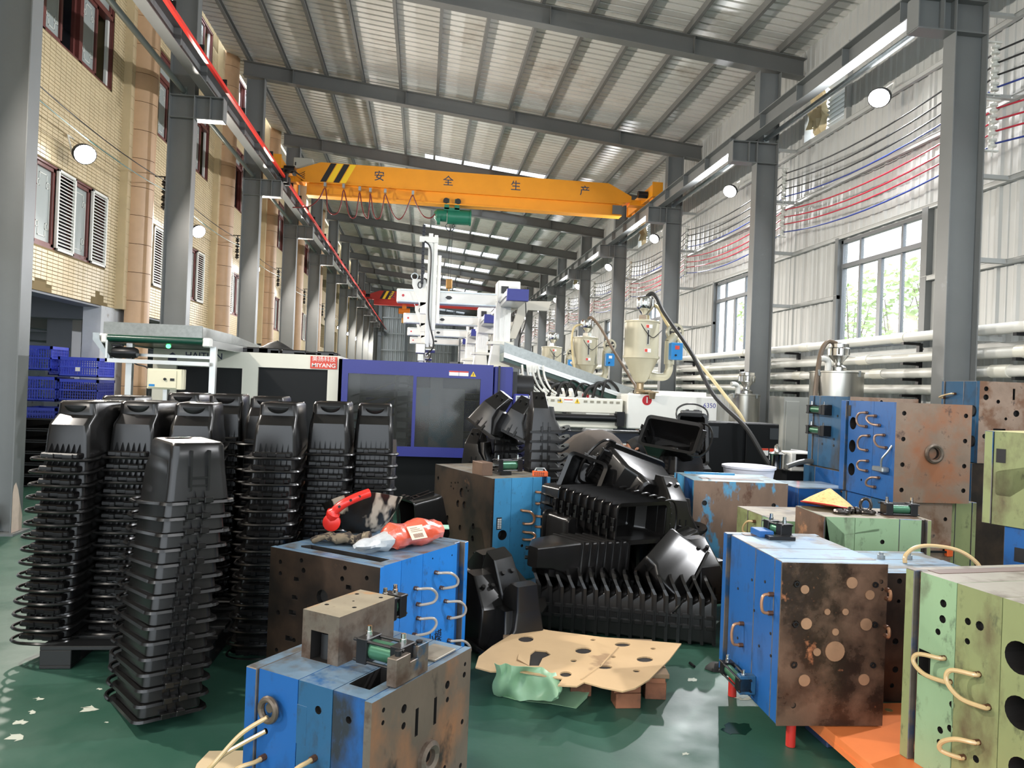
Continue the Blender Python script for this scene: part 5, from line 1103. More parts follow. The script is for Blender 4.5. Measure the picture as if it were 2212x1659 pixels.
# ---- M4 right blue mould on red pins
H = {(0,'end'): hs((.067,.643,.017),(.441,.646,.014),(.068,.461,.018),(.445,.463,.016),(.068,.277,.018),(.443,.278,.014),(.072,.093,.014),(.47,.66,.01),(.475,.625,.008),d=.015)}
m4 = mould('blue mould with mottled rusty front plate standing on red steel pins', (1.652,3.183), .115, .855, -2, .497, .70, 'y',
    [(0,.012,steelraw,.003),(.012,.084,pb_deep,0),(.084,.30,pb_deep,0),(.30,.62,pb_deep,0),(.62,.645,pb_dark,-.012),(.645,.70,pb_deep,.012)], rust_m, top_blue, H)
sl4 = nmat('bare_circle_steel', S(160,124,96), .45, .3, .2, 8)
for a, b, r in ((.258,.341,.046),(.257,.429,.016),(.327,.654,.026),(.118,.465,.026),(.402,.465,.028),(.118,.208,.027),(.401,.213,.026),(.173,.337,.018),(.301,.521,.015),(.215,.52,.014)):
    obj('ejector_disc', MB().cyl((a,-.0045,b),(a,.0,b),r,n=20), sl4, m4, world=False)
for a, b, r in ((.105,.62,.02),(.415,.60,.022)): obj('drip_mark_disc', MB().cyl((a,-.0042,b),(a,0,b),r,n=16), sl4, m4, world=False)
for a, b in ((.067,.643),(.441,.646),(.068,.461),(.445,.463),(.068,.277),(.443,.278)):
    m2 = MB(); m2.tube([(a+.0105*math.cos(q),-.003,b+.0105*math.sin(q)) for q in [2*PI*k/12 for k in range(13)]], .004, 5); obj('bolt_collar', m2, cyl_black, m4, world=False)
loop(m4,'L',(.09,.685),(.088,.598),.055,None,sx=.0); loop(m4,'L',(.415,.445),(.414,.336),.06,None)
loop(m4,'R',(.497,.74),(.497,.70),.03,None); loop(m4,'R',(.497,.57),(.497,.53),.03,None)
for a, b in ((.33,.69),(.29,.55),(.22,.40),(.48,.35),(.10,.5),(.09,.4),(.18,.72),(.5,.6)): obj('port_plug', MB().cyl((-.003,a,b-.115),(0.0,a,b-.115),.007,n=8), darkhole, m4, world=False)
cylinder_part(m4, W(m4,-.055,.49,.20), Dv(m4,0,-1), .25, .026); obj('cylinder_foot', MB().box(-.08,.24,.04,0,.285,.13,b=.003), pb_dark, m4, world=False, smooth=None)
cylinder_part(m4, W(m4,.24,.70,.895), Dv(m4,.25,-1), .15, .028); obj('cylinder_seat', MB().box(.16,.5,.74,.30,.60,.758), cyl_black, m4, world=False, smooth=None)
obj('blue_seat_block', MB().box(.13,.56,.74,.21,.68,.775,b=.003), pb_deep, m4, world=False, smooth=None)
obj('top_recess', MB().box(.07,.60,.741,.22,.655,.743), nmat('brown_recess', S(92,70,58), .5), m4, world=False, smooth=None)  # thin brown plate laid on the top face to mark the recess
for x, y in ((.09,.05),(.03,.60),(.40,.60)): obj('red_support_pin', MB().cyl((x,y,-.113),(x,y,0),.022,n=14), redp, m4, world=False)
# ---- M5 green mould at the right edge
H = {(0,'side'): hs((.02,.5,.01)), (1,'side'): hs((.312,.596,.058),(.305,.403,.058),(.29,.2,.05),d=.1,n=20), (2,'side'): hs((.53,.657,.014),(.529,.581,.012),(.477,.657,.018),(.473,.476,.012),(.427,.372,.013),(.463,.225,.011),(.525,.138,.012),(.473,.156,.014)),
     (3,'side'): hs((.647,.692,.016),(.648,.629,.016),(.668,.572,.013),(.631,.48,.011),(.599,.398,.011),(.588,.312,.014),(.594,.216,.014),(.64,.189,.014),(.641,.138,.014))+[([(.700,.368),(.760,.368),(.760,.474),(.700,.474)],.05)]}
m5 = mould('large green mould with hoses and big round holes standing on the orange pallet', (2.193,2.097), .11, .90, 8, .80, .835, 'y',
    [(0,.03,pg_olive,.01),(.03,.385,pg_olive,0),(.385,.584,pg_olive,0),(.584,.766,pg_light,0),(.766,.786,rust_b,-.012),(.786,.835,pg_olive,.012)], rust_b, top_grey, H)
for p, q, sx in (((.631,.59),(.599,.508),.10),((.473,.586),(.427,.482),.10),((.463,.335),(.525,.248),.07)): loop(m5,'L',p,q,.07,clearhose,sx=sx,r=.009)
m2 = MB(); m2.tube(crom([(.33,.30,.79),(.33,.30,.86),(.36,.28,.91),(.42,.25,.92),(.5,.2,.90),(.52,.18,.80)],6),.011,8); obj('coolant_hose', m2, clearhose, m5, world=False)
m2 = MB(); m2.box(.05,.72,.789,.76,.78,.792); obj('top_recess', m2, nmat('brown_recess',(0,0,0)), m5, world=False, smooth=None)
# ---- M6 blue mould between them
H = {(0,'end'): hs((.06,.60,.014),(.06,.50,.010),(.05,.30,.016),(.055,.16,.016),(.04,.08,.012),d=.02)}
m6 = mould('blue mould with dark front plate behind the gap between pinned mould and green mould', (2.335,3.43), .11, .75, 0, .52, .51, 'y',
    [(0,.03,rust_b,.003),(.03,.10,pb_deep,0),(.10,.30,pb_deep,0),(.30,.46,pb_dark,-.01),(.46,.51,pb_deep,.01)], rust_d, top_blue, H)
m2 = MB(); m2.tube(crom([(.24,.22,.64),(.25,.23,.68),(.33,.26,.715),(.45,.28,.72),(.58,.26,.70),(.66,.22,.64),(.68,.2,.56)],6),.011,8); obj('coolant_hose', m2, clearhose, m6, world=False)
for x, y in ((.17,.32),(.33,.32)): obj('top_bolt', MB().tube([(x,y,.64),(x,y,.66),(x,y,.66),(x,y,.675)],[.02,.02,.012,.012],10), galv, m6, world=False)
# ---- M7, M8 green moulds in the middle
H = {(2,'side'): hs((.36,.76,.014),(.365,.66,.010),(.36,.62,.012)), (1,'side'): hs((.12,.8,.008),(.33,.83,.008))}
m7 = mould('pale green mould with chipped paint carrying straw hat, eye bolts and a cylinder', (2.411,4.172), 0, .90, -5, .655, .41, 'x',
    [(0,.01,rust_b,.002),(.01,.19,pg_light,0),(.19,.46,pg_light,0),(.46,.60,pg_light,0),(.60,.625,rust_d,-.012),(.625,.655,pg_olive,.008)], rust_b, top_brown, H)
m8 = mould('olive green mould, lower one left of the mould with the straw hat', (2.37,4.69), 0, .78, 0, .50, .60, 'y',
    [(0,.03,pg_olive,.003),(.03,.2,pg_light,0),(.2,.42,pg_olive,0),(.42,.60,pg_olive,.004)], pg_light, top_brown)
loop(m8,'L',(.30,.72),(.36,.62),.05,clearhose,sx=.05)
# ---- M9 sky blue mould with blue patches
H = {(0,'end'): hs((.09,.72,.022),(.66,.72,.018),(.10,.50,.02),(.12,.28,.02),d=.015)}
m9 = mould('blue mould with a brown front plate patched in sky blue paint', (2.223,5.801), 0, .90, -5, .77, .60, 'y',
    [(0,.04,pb_light,.003),(.04,.30,pb_deep,0),(.30,.54,pb_light,0),(.54,.60,pb_light,.012)], rust_bl, nmat('worn_sky_top', S(140,168,180), .45, .2, .12, 5, col2=S(100,96,88), thr=(.5,.64), scale=4), H)
loop(m9,'L',(.14,.70),(.2,.52),.06,clearhose)
obj('top_recess', MB().box(.1,.12,.9005,.62,.24,.902), nmat('brown_recess',(0,0,0)), m9, world=False, smooth=None)
obj('top_rail', MB().box(.06,.50,.90,.5,.54,.915), pb_light, m9, world=False, smooth=None)
# ---- M10 over M11: blue with orange rust
z_ = .846
H = {(0,'end'): hs(*[(.062,b-z_,.018) for b in (1.519,1.324,1.131,.939)],*[(.57,b-z_,.018) for b in (1.516,1.324,1.132,.945)],d=.02)+[(circ(.314,1.221-z_,.045,20),.03)],
     (1,'side'): hs((.252,1.486-z_,.009),(.197,1.416-z_,.009),(.135,1.343-z_,.009),(.104,1.248-z_,.009),(.181,1.008-z_,.009),(.227,.929-z_,.009)),
     (2,'side'): hs((.367,1.507-z_,.009),(.369,1.396-z_,.009),(.33,1.324-z_,.009),(.349,1.206-z_,.009),(.335,1.123-z_,.009),(.339,1.043-z_,.009),(.42,.96-z_,.010))+[([(.564+.048*math.cos(q),c-z_+.052*math.sin(q)) for q in [2*PI*k/18 for k in range(18)]],.08) for c in (1.412,1.223,1.03)]}
m10 = mould('tall blue mould with bright orange rusted front plate and three oval holes, stacked on top', (3.557,5.2), z_, 1.60, 0, .616, .73, 'y',
    [(0,.03,pb_deep,.004),(.03,.285,pb_deep,0),(.285,.634,pb_deep,0),(.634,.655,pb_dark,-.01),(.655,.73,pb_deep,.012)], rust_o, top_grey, H)
for p, q in (((.367,1.507),(.369,1.396)),((.252,1.486),(.197,1.416)),((.33,1.324),(.349,1.206)),((.135,1.343),(.104,1.248)),((.335,1.123),(.339,1.043)),((.181,1.008),(.227,.929))): loop(m10,'L',p,q,.05,nmat('greyish_copper_hose', S(136,112,98), .35, .3),sx=.07,r=.009)
m2 = MB(); m2.tube([(.314+.062*math.cos(a),-.006,1.221-z_+.062*math.sin(a)) for a in [2*PI*k/24 for k in range(25)]], .016, 8); obj('locating_ring', m2, steelraw, m10, world=False)
obj('name_plate', MB().box(-.003,.60,1.47-z_,.002,.64,1.56-z_), black_paint, m10, world=False, smooth=None)
m2 = MB(); m2.box(-.06,.06,1.06-z_,0,.20,1.10-z_,b=.008); m2.tube(crom([(-.03,.12,1.10-z_),(-.04,.10,1.16-z_),(-.02,.06,1.22-z_),(0,.04,1.27-z_)],5),.008,6); obj('hook_shackle', m2, galv, m10, world=False)
m11 = mould('dull blue mould with pinkish brown front, lying under the orange rusted one', (3.59,5.23), 0, .845, 0, .47, .70, 'y',
    [(0,.03,pb_dark,.003),(.03,.3,pb_dark,0),(.3,.64,pb_deep,0),(.64,.70,pb_dark,.01)], rust_p, top_grey, {(0,'end'): hs((.42,.72,.016),(.42,.48,.016),d=.02)})
m11b = mould('dark olive mould squeezed behind the pinkish brown plate', (4.10,5.32), 0, .84, 0, .24, .5, 'x', [(0,.06,pg_olive,0),(.06,.2,pg_olive,0),(.2,.24,pg_olive,.003)], pg_olive, top_brown)
t = thing('orange_lever', 'small orange handled lever at the foot of the pinkish brown mould', 'tool', (3.95,5.20,.42))
m2 = MB(); m2.box(3.80,5.19,.47,4.0,5.205,.485); obj('bar', m2, cyl_black, t, smooth=None); obj('orange_grip', MB().box(4.0,5.18,.44,4.05,5.22,.51,b=.008), nmat('tool_orange',(0,0,0)), t, smooth=None)
# ---- M12 blue stack with two green cylinders
H = {(0,'end'): hs((.07,.60,.018),(.62,.60,.018),(.3,.65,.014),d=.02)}
m12 = mould('dull blue mould with two dark green cylinders, behind the oval hole mould', (3.856,6.3), .95, 1.635, 0, .66, .70, 'y',
    [(0,.04,pb_dark,.004),(.04,.52,pb_dark,0),(.52,.62,pb_dark,0),(.62,.70,pb_dark,.012)], rust_p, top_grey, H)
for z in (1.50, 1.30):
    cylinder_part(m12, W(m12,-.04,.62,z), Dv(m12,0,-1), .27, .034); obj('cylinder_head', MB().box(-.08,.30,z-.95-.05,0,.37,z-.95+.05,b=.004), cyl_black, m12, world=False, smooth=None)
for a, b in ((.2,.50),(.5,.30),(.25,.28),(.45,.22),(.25,.22),(.5,.52)): obj('port_plug', MB().cyl((-.003,a,b),(0,a,b),.012,n=8), darkhole, m12, world=False)
m12b = mould('dark blue base mould under the one with two green cylinders', (3.83,6.32), 0, .945, 0, .66, .72, 'y', [(0,.04,pb_dark,.0),(.04,.5,pb_deep,0),(.5,.72,pb_dark,.0)], rust_d, top_grey)
loop(m12b,'L',(.35,.66),(.30,.56),.05,clearhose,sx=.1)
# ---- M13 far right stack
z_ = 1.09
H = {(0,'end'): hs((.06,.66,.022),(.06,.585,.026),(.18,.55,.018),(.36,.45,.03),(.52,.44,.03),(.06,.24,.022),(.40,.16,.03),(.26,.40,.014),d=.03)+[(slot(.33,.62,.022,.10),.03),(slot(.20,.30,.12,.022),.03)]}
m13 = mould('tall blue mould with brown drilled front, highest block at the right edge', (4.887,6.0), z_, 1.817, 0, .74, .475, 'y',
    [(0,.04,pb_dark,.003),(.04,.2,pb_dark,0),(.2,.44,pb_dark,0),(.44,.475,pb_dark,.012)], rust_p, top_grey, H)
loop(m13,'L',(.30,1.70),(.44,1.66),.05,clearhose,sx=.03)
for z in (1.55, 1.28): obj('round_boss', MB().cyl((-.02,.08,z-z_),(0,.08,z-z_),.05,n=16), darkhole, m13, world=False)
m13b = mould('added base mould, coloured dark for the shadow below the tall drilled block', (4.86,6.03), 0, 1.085, 0, .74, .48, 'y', [(0,.05,pb_dark,0),(.05,.3,pb_dark,0),(.3,.48,pb_dark,0)], rust_d, top_grey)  # block added below M13, its dark colours stand in for the shadow there
# ---- M14 green over M15 blue, right edge
z_ = .914
H = {(2,'side'): hs((.20,.40,.014))+[([(.455,.17),(.525,.17),(.535,.18),(.535,.30),(.525,.31),(.455,.31),(.445,.30),(.445,.18)],.05)], (1,'side'): hs((.30,.36,.018),(.27,.12,.028),(.22,.3,.012))}
m14 = mould('olive green mould with a rectangular pocket, stacked on blue at the right edge', (3.554,3.456), z_, 1.454, 25, .5, .60, 'y',
    [(0,.08,pg_olive,.0),(.08,.36,pg_olive,0),(.36,.55,pg_olive,0),(.55,.60,pg_olive,.01)], rust_b, nmat('yellow_edge_top', S(176,170,110), .4), H)
obj('name_plate', MB().box(-.003,.485,.36,.002,.535,.44), black_paint, m14, world=False, smooth=None)
for p, q in (((.22,1.22),(.20,1.12)),((.24,1.08),(.2,1.0))): loop(m14,'L',p,q,.05,clearhose,sx=.05)
m15 = mould('blue base mould under the olive green mould at the right edge', (3.60,3.40), .0, .912, 25, .5, .56, 'y', [(0,.08,pb_dark,0),(.08,.35,pb_deep,0),(.35,.56,pb_deep,0)], rust_d, top_grey)
obj('name_plate', MB().box(-.003,.42,.72,.002,.50,.80), black_paint, m15, world=False, smooth=None)
loop(m15,'L',(.2,.60),(.24,.5),.05,clearhose,sx=.04)
m16 = mould('low dark blue mould with pale top beside the white tub', (3.28,6.1), 0, .82, 0, .52, .55, 'y', [(0,.04,pb_deep,.0),(.04,.3,pb_deep,0),(.3,.55,pb_deep,0)], pb_deep, nmat('pale_top', S(196,214,226), .2, .3))  # top face coloured much paler than the blue sides
loop(m16,'R',(.40,.80),(.42,.62),.08,clearhose,sx=.06)
# ---- small things on the moulds
t = thing('straw_hat', 'conical straw hat with a red rim lying behind the eye bolts on pale green mould', 'hat', W(m7,.22,.36,.902))
Mh = Matrix.Translation(W(m7,.20,.37,.955)) @ Matrix.Rotation(math.radians(-6),4,'X') @ Matrix.Rotation(math.radians(8),4,'Y')
m2 = MB(); m2.lathe([(.165,-.04),(.12,-.005),(.06,.035),(.012,.066),(.002,.07)], 32, M=Mh); obj('crown', m2, nmat('straw_weave', S(214,176,112), .7, 0, .1, 40, col2=S(176,132,74), thr=(.5,.7), scale=60), t)
m2 = MB(); m2.tube([Mh @ Vector((.165*math.cos(a),.165*math.sin(a),-.042)) for a in [2*PI*k/32 for k in range(33)]], .005, 6); obj('rim', m2, redp, t)
def eyebolt(label, p, rz, lay):
    t = thing('eye_bolt', label, 'eye bolt', p, rz, group='eye bolts on the pale green mould'); eb = nmat('polished_dark_steel', S(70,66,64), .25, .8)
    m2 = MB()
    if lay:
        m2.tube([(.04*math.cos(a),.04*math.sin(a),.014) for a in [2*PI*k/20 for k in range(21)]], .012, 8); obj('ring', m2, eb, t, world=False)
        m2 = MB(); m2.tube([(.045,0,.014),(.06,0,.018),(.06,0,.018),(.075,0,.018),(.075,0,.016),(.15,.01,.016)],[.018,.02,.026,.026,.014,.014],10); obj('shank', m2, eb, t, world=False)
    else:
        m2.tube([(0,.0+.03*math.cos(a),.052+.038*math.sin(a)) for a in [2*PI*k/20 for k in range(21)]], .010, 8); obj('ring', m2, eb, t, world=False)
        obj('collar', MB().tube([(0,0,0),(0,0,.012)],[.022,.018],12), eb, t, world=False)
eyebolt('dark lifting eye bolt lying flat on the pale green mould, nearer one', W(m7,.17,.13,.90), math.radians(10), True)
eyebolt('dark lifting eye bolt lying with shank to the left on pale green mould', W(m7,.34,.15,.90), math.radians(170), True)
eyebolt('dark lifting eye bolt standing upright beside the lying ones on pale green mould', W(m7,.35,.19,.90), math.radians(60), False)
cylinder_part(m7, W(m7,.44,.15,.94), Dv(m7,1,0), .20, .03); obj('top_recess', MB().box(.42,.04,.9005,.60,.2,.9015), nmat('brown_recess',(0,0,0)), m7, world=False, smooth=None)
# orange packet of rags, gloves, shackle and welding mask on M2
M = WM[m2b.name]
t = thing('rag_packet', 'orange cloth packet wrapped in clear plastic film on the bright blue mould', 'packet', M @ Vector((.5,.17,.70)), math.radians(54-11))
m2 = MB(); r2 = random.Random(9); rings = []
for i in range(17):
    x = -.20+.40*i/16; s = (1-abs((i-8.5)/9.5)**4)**.5 if 0 < i < 16 else .45
    rings.append([(x+r2.uniform(-.004,.004), (.085*s+r2.uniform(-.004,.005))*math.copysign(abs(math.cos(a))**.75,math.cos(a)), .068+(.066*s+r2.uniform(-.004,.006)+(.012*math.sin(i*.8)))*math.sin(a)*(1 if math.sin(a) > 0 else .96)) for a in [2*PI*k/18 for k in range(18)]])
m2.loft(rings, 0, True, True); obj('wrapped_cloth', m2, nmat('orange_wrapped_cloth', S(226,92,66), .22, 0, .14, 9, col2=S(240,196,180), thr=(.62,.72), scale=14, bump=.5, bscale=16, spec=.9, coat=.8), t, world=False, smooth=25)
m2 = MB(); rings = []
for i in range(7):
    x = -.19-.035*i; s = (1,.85,.7,.55,.62,.5,.2)[i]
    rings.append([(x, (.07*s*(1+.2*math.sin(3*a+i)))*math.cos(a), .05+.05*s*math.sin(a)*(1+.15*math.cos(4*a))) for a in [2*PI*k/14 for k in range(14)]])
m2.loft(rings, 0, False, True); obj('film_tail', m2, nmat('clear_plastic_film', S(206,208,210), .15, .2, .1, 20, spec=.9, bump=.4, bscale=30), t, world=False, smooth=20)
Ms = Matrix.Translation((-.05,-.082,.10)) @ Matrix.Rotation(math.radians(-38),4,'X')
m2 = MB(); m2.box(-.055,-.004,-.05,.055,0,.03,M=Ms); st = obj('paper_sticker', m2, nmat('cream_sticker', S(236,206,176), .5), t, world=False, smooth=None)
for k in range(10): obj('barcode_bar', MB().box(-.035+.007*k,-.006,-.042,-.032+.007*k,-.004,-.018,M=Ms), nmat('sticker_grey', S(140,110,96), .5), st, world=False, smooth=None)
for k in range(3): obj('sticker_line', MB().box(-.04,-.006,-.005+.01*k,.04-.015*k,-.004,-.002+.01*k,M=Ms), nmat('sticker_grey',(0,0,0)), st, world=False, smooth=None)
t = thing('lifting_shackle', 'dark steel eye ring lying between gloves and orange packet', 'ring', M @ Vector((.36,.37,.70)), math.radians(10))
m2 = MB(); m2.tube([(.05*math.cos(a),.05*math.sin(a),.013) for a in [2*PI*k/20 for k in range(21)]], .013, 8); m2.cyl((.05,.0,.014),(.10,.01,.014),.018,n=10); obj('ring', m2, nmat('polished_dark_steel',(0,0,0)), t, world=False)
t = thing('work_gloves', 'pair of crumpled camouflage work gloves on the bright blue mould', 'gloves', M @ Vector((.29,.48,.70)), math.radians(-12))
camo = nmat('camouflage_cloth', S(116,104,86), .9, 0, .15, 14, col2=S(44,38,34), thr=(.48,.54), scale=16, det=3, col3=S(150,136,112), thr3=(.56,.62), scale3=20, bump=.4, bscale=50)
m2 = MB(); r2 = random.Random(4); rings = []
for i in range(9):
    s = (.5,.8,1,1,.95,.9,.95,.9,.75)[i]; rings.append([(-.08+.025*i, .055*s*math.cos(a)*(1+.12*math.sin(2*a+i)), .03+.028*s*math.sin(a)*(1+.2*math.sin(3*a+i*1.3))+.006*math.sin(i*2)) for a in [2*PI*k/12 for k in range(12)]])
m2.loft(rings, 0, True, True); obj('glove_palm', m2, camo, t, world=False, smooth=60)
for k in range(4):
    y = -.045+.03*k; L_ = (.07,.09,.085,.06)[k]; m2 = MB(); m2.tube(crom([(-.06,y,.03),(-.09,y*1.1,.042),(-.09-L_*.5,y*1.2,.03),(-.09-L_,y*1.25,.016)],4),[.014]*12+[.008],8); obj('glove_finger', m2, camo, t, world=False, smooth=60)
m2 = MB(); m2.tube(crom([(0,.05,.03),(.0,.09,.04),(-.03,.11,.02)],4),.014,8); obj('glove_thumb', m2, camo, t, world=False, smooth=60)
obj('cuff', MB().tube([(.11,0,.032),(.145,0,.034)],[.042,.046],12), camo, t, world=False, smooth=60)
# welding mask: curved shell lying on its side with a red hinged brow
t = thing('face_shield', 'black and white marbled welding mask with a red hinged band resting on bright blue mould', 'mask', M @ Vector((.56,.60,.70)))
pc = M @ Vector((.52,.60,.70))
mk = nmat('marbled_black_white_plastic', S(30,28,26), .25, 0, 0.0, 1, col2=S(188,178,160), thr=(.50,.56), scale=7, det=3, spec=.7, stretch=(1,1,.45))
m2 = MB(); rows = []; nA, nZ = 17, 7
for j in range(nZ+1):
    f = j/nZ; row = []
    for i in range(nA):
        a = PI*(1.06+.88*i/(nA-1)); rr = .085+.13*f**.6; tilt = .055*(i/(nA-1)-.35)
        row.append((pc.x+.03+rr*1.12*math.cos(a), pc.y+.04+rr*.80*math.sin(a)+.06, .705+.21*f+tilt*f-.035*f*math.cos(2*a)))
    rows.append(row)
vsx = [p for r in rows for p in r]; k0 = len(vsx)
vsx += [(pc.x+.03+(p[0]-pc.x-.03)*.96, pc.y+.10+(p[1]-pc.y-.10)*.96, p[2]+.002) for p in vsx]
fs = []
for j in range(nZ):
    for i in range(nA-1):
        q = (j*nA+i, j*nA+i+1, (j+1)*nA+i+1, (j+1)*nA+i); fs.append(q); fs.append(tuple(k0+u for u in q[::-1]))
for i in range(nA-1): q = nZ*nA+i; fs.append((q, q+1, k0+q+1, k0+q))
m2.add(vsx, fs); m2.add([vsx[i] for i in range(nA)], [tuple(range(nA))]); obj('shell', m2, mk, t)
m2 = MB(); arc = crom([(pc.x-.12,pc.y-.13,.80),(pc.x-.11,pc.y-.16,.855),(pc.x-.06,pc.y-.17,.905),(pc.x+.02,pc.y-.15,.945),(pc.x+.08,pc.y-.12,.965)],5)
m2.tube(arc,[.030+.002*i if i < 6 else .026 for i in range(len(arc))],10); obj('red_band', m2, redbar, t)
m2 = MB(); m2.tube([(pc.x-.12,pc.y-.175,.80),(pc.x-.12,pc.y-.165,.80),(pc.x-.115,pc.y-.13,.80)],[.03,.05,.045],16); obj('red_hinge_knob', m2, redbar, t)
for k in (9,13,16): p = arc[k]; obj('band_hole', MB().cyl((p.x-.004,p.y-.029,p.z),(p.x-.004,p.y-.02,p.z),.008,n=8), darkhole, t)
# ---- orange pallet under the green mould
t = thing('orange_pallet', 'orange plastic pallet on a dark blue base under the green mould', 'pallet', (2.3,2.8,0))
m2 = MB(); m2.prism([(1.877,3.42),(3.3,3.42),(3.3,1.95),(1.90,1.95)], .072, .109, 'z'); m2.box(1.88,2.7,.05,1.92,3.42,.075); obj('deck', m2, nmat('orange_pallet_plastic', S(232,128,70), .45, 0, .06, 4), t, smooth=None)
for x, y in ((1.905,3.2),(1.905,2.55),(2.6,3.2),(2.6,2.5)): obj('foot', MB().box(x,y,0.0,x+.22,y+.2,.072,b=.006), nmat('dark_blue_plastic', S(44,56,84), .5), t, smooth=None)
for x, y in ((2.0,3.33),(2.30,3.34),(2.10,2.9)): obj('deck_plug', MB().cyl((x,y,.109),(x,y,.111),.018,n=12), nmat('plug_olive', S(150,130,80), .5), t)
# ---- white tub, chiller
t = thing('white_tub', 'round white plastic tub behind the blue patched mould', 'tub', (3.15,6.55,.5))
m2 = MB(); m2.lathe([(.20,.62),(.235,.85),(.25,.86),(.25,.88),(.225,.88),(.19,.64)], 28, c=(3.12,6.75,.06)); obj('tub_body', m2, nmat('white_tub_plastic', S(236,236,246), .35), t)
obj('tub_stand', MB().box(2.95,6.58,0,3.29,6.92,.68), mdark, t, smooth=None)
t = thing('temperature_controller', 'small white controller with red lit display beside the white tub', 'controller', (3.85,7.3,0))
m2 = MB(); m2.box(3.78,7.2,.85,4.02,7.5,1.04,b=.01); obj('case', m2, white_p, t, smooth=None); obj('panel', MB().box(3.83,7.192,.9,3.95,7.2,1.03), mblack, t, smooth=None)
obj('red_light', MB().cyl((3.86,7.185,.93),(3.86,7.192,.93),.012,n=10), nmat('red_light', (1,.08,.05), .4, emit=5.0), t); obj('stand', MB().box(3.75,7.22,0,4.05,7.5,.85), mblack, t, smooth=None)
m2 = MB(); m2.lathe([(.07,.85),(.075,.98),(.09,1.0),(.04,1.02),(.03,1.08),(.01,1.1)],16,c=(3.68,7.3,.02)); obj('chrome_pot', m2, chrome, t)
hose('drain_hose', [(3.98,7.6,1.02),(4.15,7.5,1.0),(4.4,7.4,.92),(4.6,7.35,.8),(4.7,7.3,.6),(4.7,7.3,.1)], .03, nmat('grey_hose', S(110,110,106), .4), 'grey hose curving behind the white controller')
hose('drain_hose', [(3.55,6.85,.93),(3.75,6.9,.98),(3.95,6.95,.97),(4.15,7.1,.9),(4.3,7.3,.7),(4.3,7.3,.1)], .026, nmat('grey_hose',(0,0,0)), 'grey hose dipping into the white tub')
# ================================================================== BLACK PLASTIC BINS
def rrect(hw, yf, yb, r, zf, n=4):
    out = []
    for cx, cyy, a0 in ((hw-r, yf+r, -PI/2), (hw-r, yb-r, 0), (-hw+r, yb-r, PI/2), (-hw+r, yf+r, PI)):
        for k in range(n+1):
            a = a0+PI/2*k/n; x, y = cx+r*math.cos(a), cyy+r*math.sin(a); out.append((x, y, zf(y) if callable(zf) else zf))
    return out
def thick(o, th):
    md = o.modifiers.new('s', 'SOLIDIFY'); md.thickness = th; md.offset = -1
    dg = bpy.context.evaluated_depsgraph_get(); me = bpy.data.meshes.new_from_object(o.evaluated_get(dg)); o.modifiers.clear(); me.name = o.data.name; o.data = me
    me.polygons.foreach_set('use_smooth', [True]*len(me.polygons)); me.set_sharp_from_angle(angle=math.radians(38))
HA = 0.31
def wave(y): f = max(0,min(1,(y+.12)/.26)); return .055*f*f*(3-2*f)
def make_bin_a():
    m2 = MB(); secs = [(.093,-.148,.168,.028,HA),(.101,-.158,.178,.030,HA-.012),(.104,-.160,.180,.028,HA-.075),(.107,-.220,.184,.024,HA-.130),(.112,-.226,.192,.024,.12)]
    rings = [rrect(*q) for q in secs]+[rrect(.118,-.230,.198,.026,lambda y: wave(y)+.004)]
    m2.loft(rings, 0, False, False)
    m2.loft([rings[0], rrect(.083,-.135,.155,.028,HA), rrect(.080,-.130,.150,.06,HA-.006), rrect(.07,-.12,.14,.065,HA-.006)], 0, False, True)
    body = obj('plastic_bin', m2, blackp); thick(body, .003)
    parts = []
    m2 = MB(); m2.loft([[(.058*math.cos(a), y0-.001, HA-.022+.045*math.sin(a)*s) for a in [PI+PI*k/10 for k in range(11)]] for s, y0 in ((1,-.159),(.7,-.166),(.3,-.169))], 0, False, True, closed=False); parts.append(obj('thumb_grip', m2, blackp, body))
    m2 = MB()
    for k in range(6): x = -.075+.03*k; m2.add([(x,-.227,.085),(x,-.227,.02),(x,-.262,.02)], [(0,1,2)])
    for k in range(6): x = -.075+.03*k; m2.add([(x+.003,-.227,.085),(x+.003,-.227,.02),(x+.003,-.262,.02)], [(0,2,1)])
    m2.box(-.10,-.285,.0,.10,-.225,.030,b=.006); m2.box(-.055,-.292,-.002,-.025,-.28,.026,b=.003); m2.box(.02,-.292,-.002,.075,-.28,.026,b=.004); parts.append(obj('front_latch', m2, blackp, body, smooth=None))
    m2 = MB()
    inn = rrect(.118,-.230,.198,.026,wave); out = rrect(.142,-.252,.216,.04,wave); o2 = rrect(.146,-.255,.219,.042,lambda y: wave(y)-.012); i2 = rrect(.118,-.230,.198,.026,lambda y: wave(y)-.004)
    m2.loft([inn, out, o2, i2], 0); parts.append(obj('rim', m2, blackp, body, smooth=50))
    m2 = MB(); m2.tube(crom([(-.146,-.20,-.004),(-.150,-.255,-.004),(-.130,-.30,-.004),(-.07,-.335,-.002),(0,-.345,0),(.07,-.335,-.002),(.130,-.30,-.004),(.150,-.255,-.004),(.146,-.20,-.004)],4),.0085,6); parts.append(obj('front_lip', m2, blackp, body))
    m2 = MB()
    for x in (-.034,.034): m2.box(x-.004,.180,.10,x+.004,.206,HA-.03)
    m2.box(-.034,.196,.155,.034,.204,.163); m2.box(-.034,.196,.12,.034,.202,.127)
    m2.box(-.045,.198,.058,.045,.232,.070,b=.002); m2.box(-.045,.226,.05,-.012,.24,.075,b=.002); m2.box(.012,.226,.05,.045,.24,.075,b=.002)
    for x in (-.018,.016): m2.add([(x,.2,.07),(x,.2,.105),(x,.222,.07),(x+.003,.2,.07),(x+.003,.2,.105),(x+.003,.222,.07)],[(0,1,2),(3,5,4)])
    parts.append(obj('hinge_clip', m2, blackp, body, smooth=None))
    return body
HB = 0.36
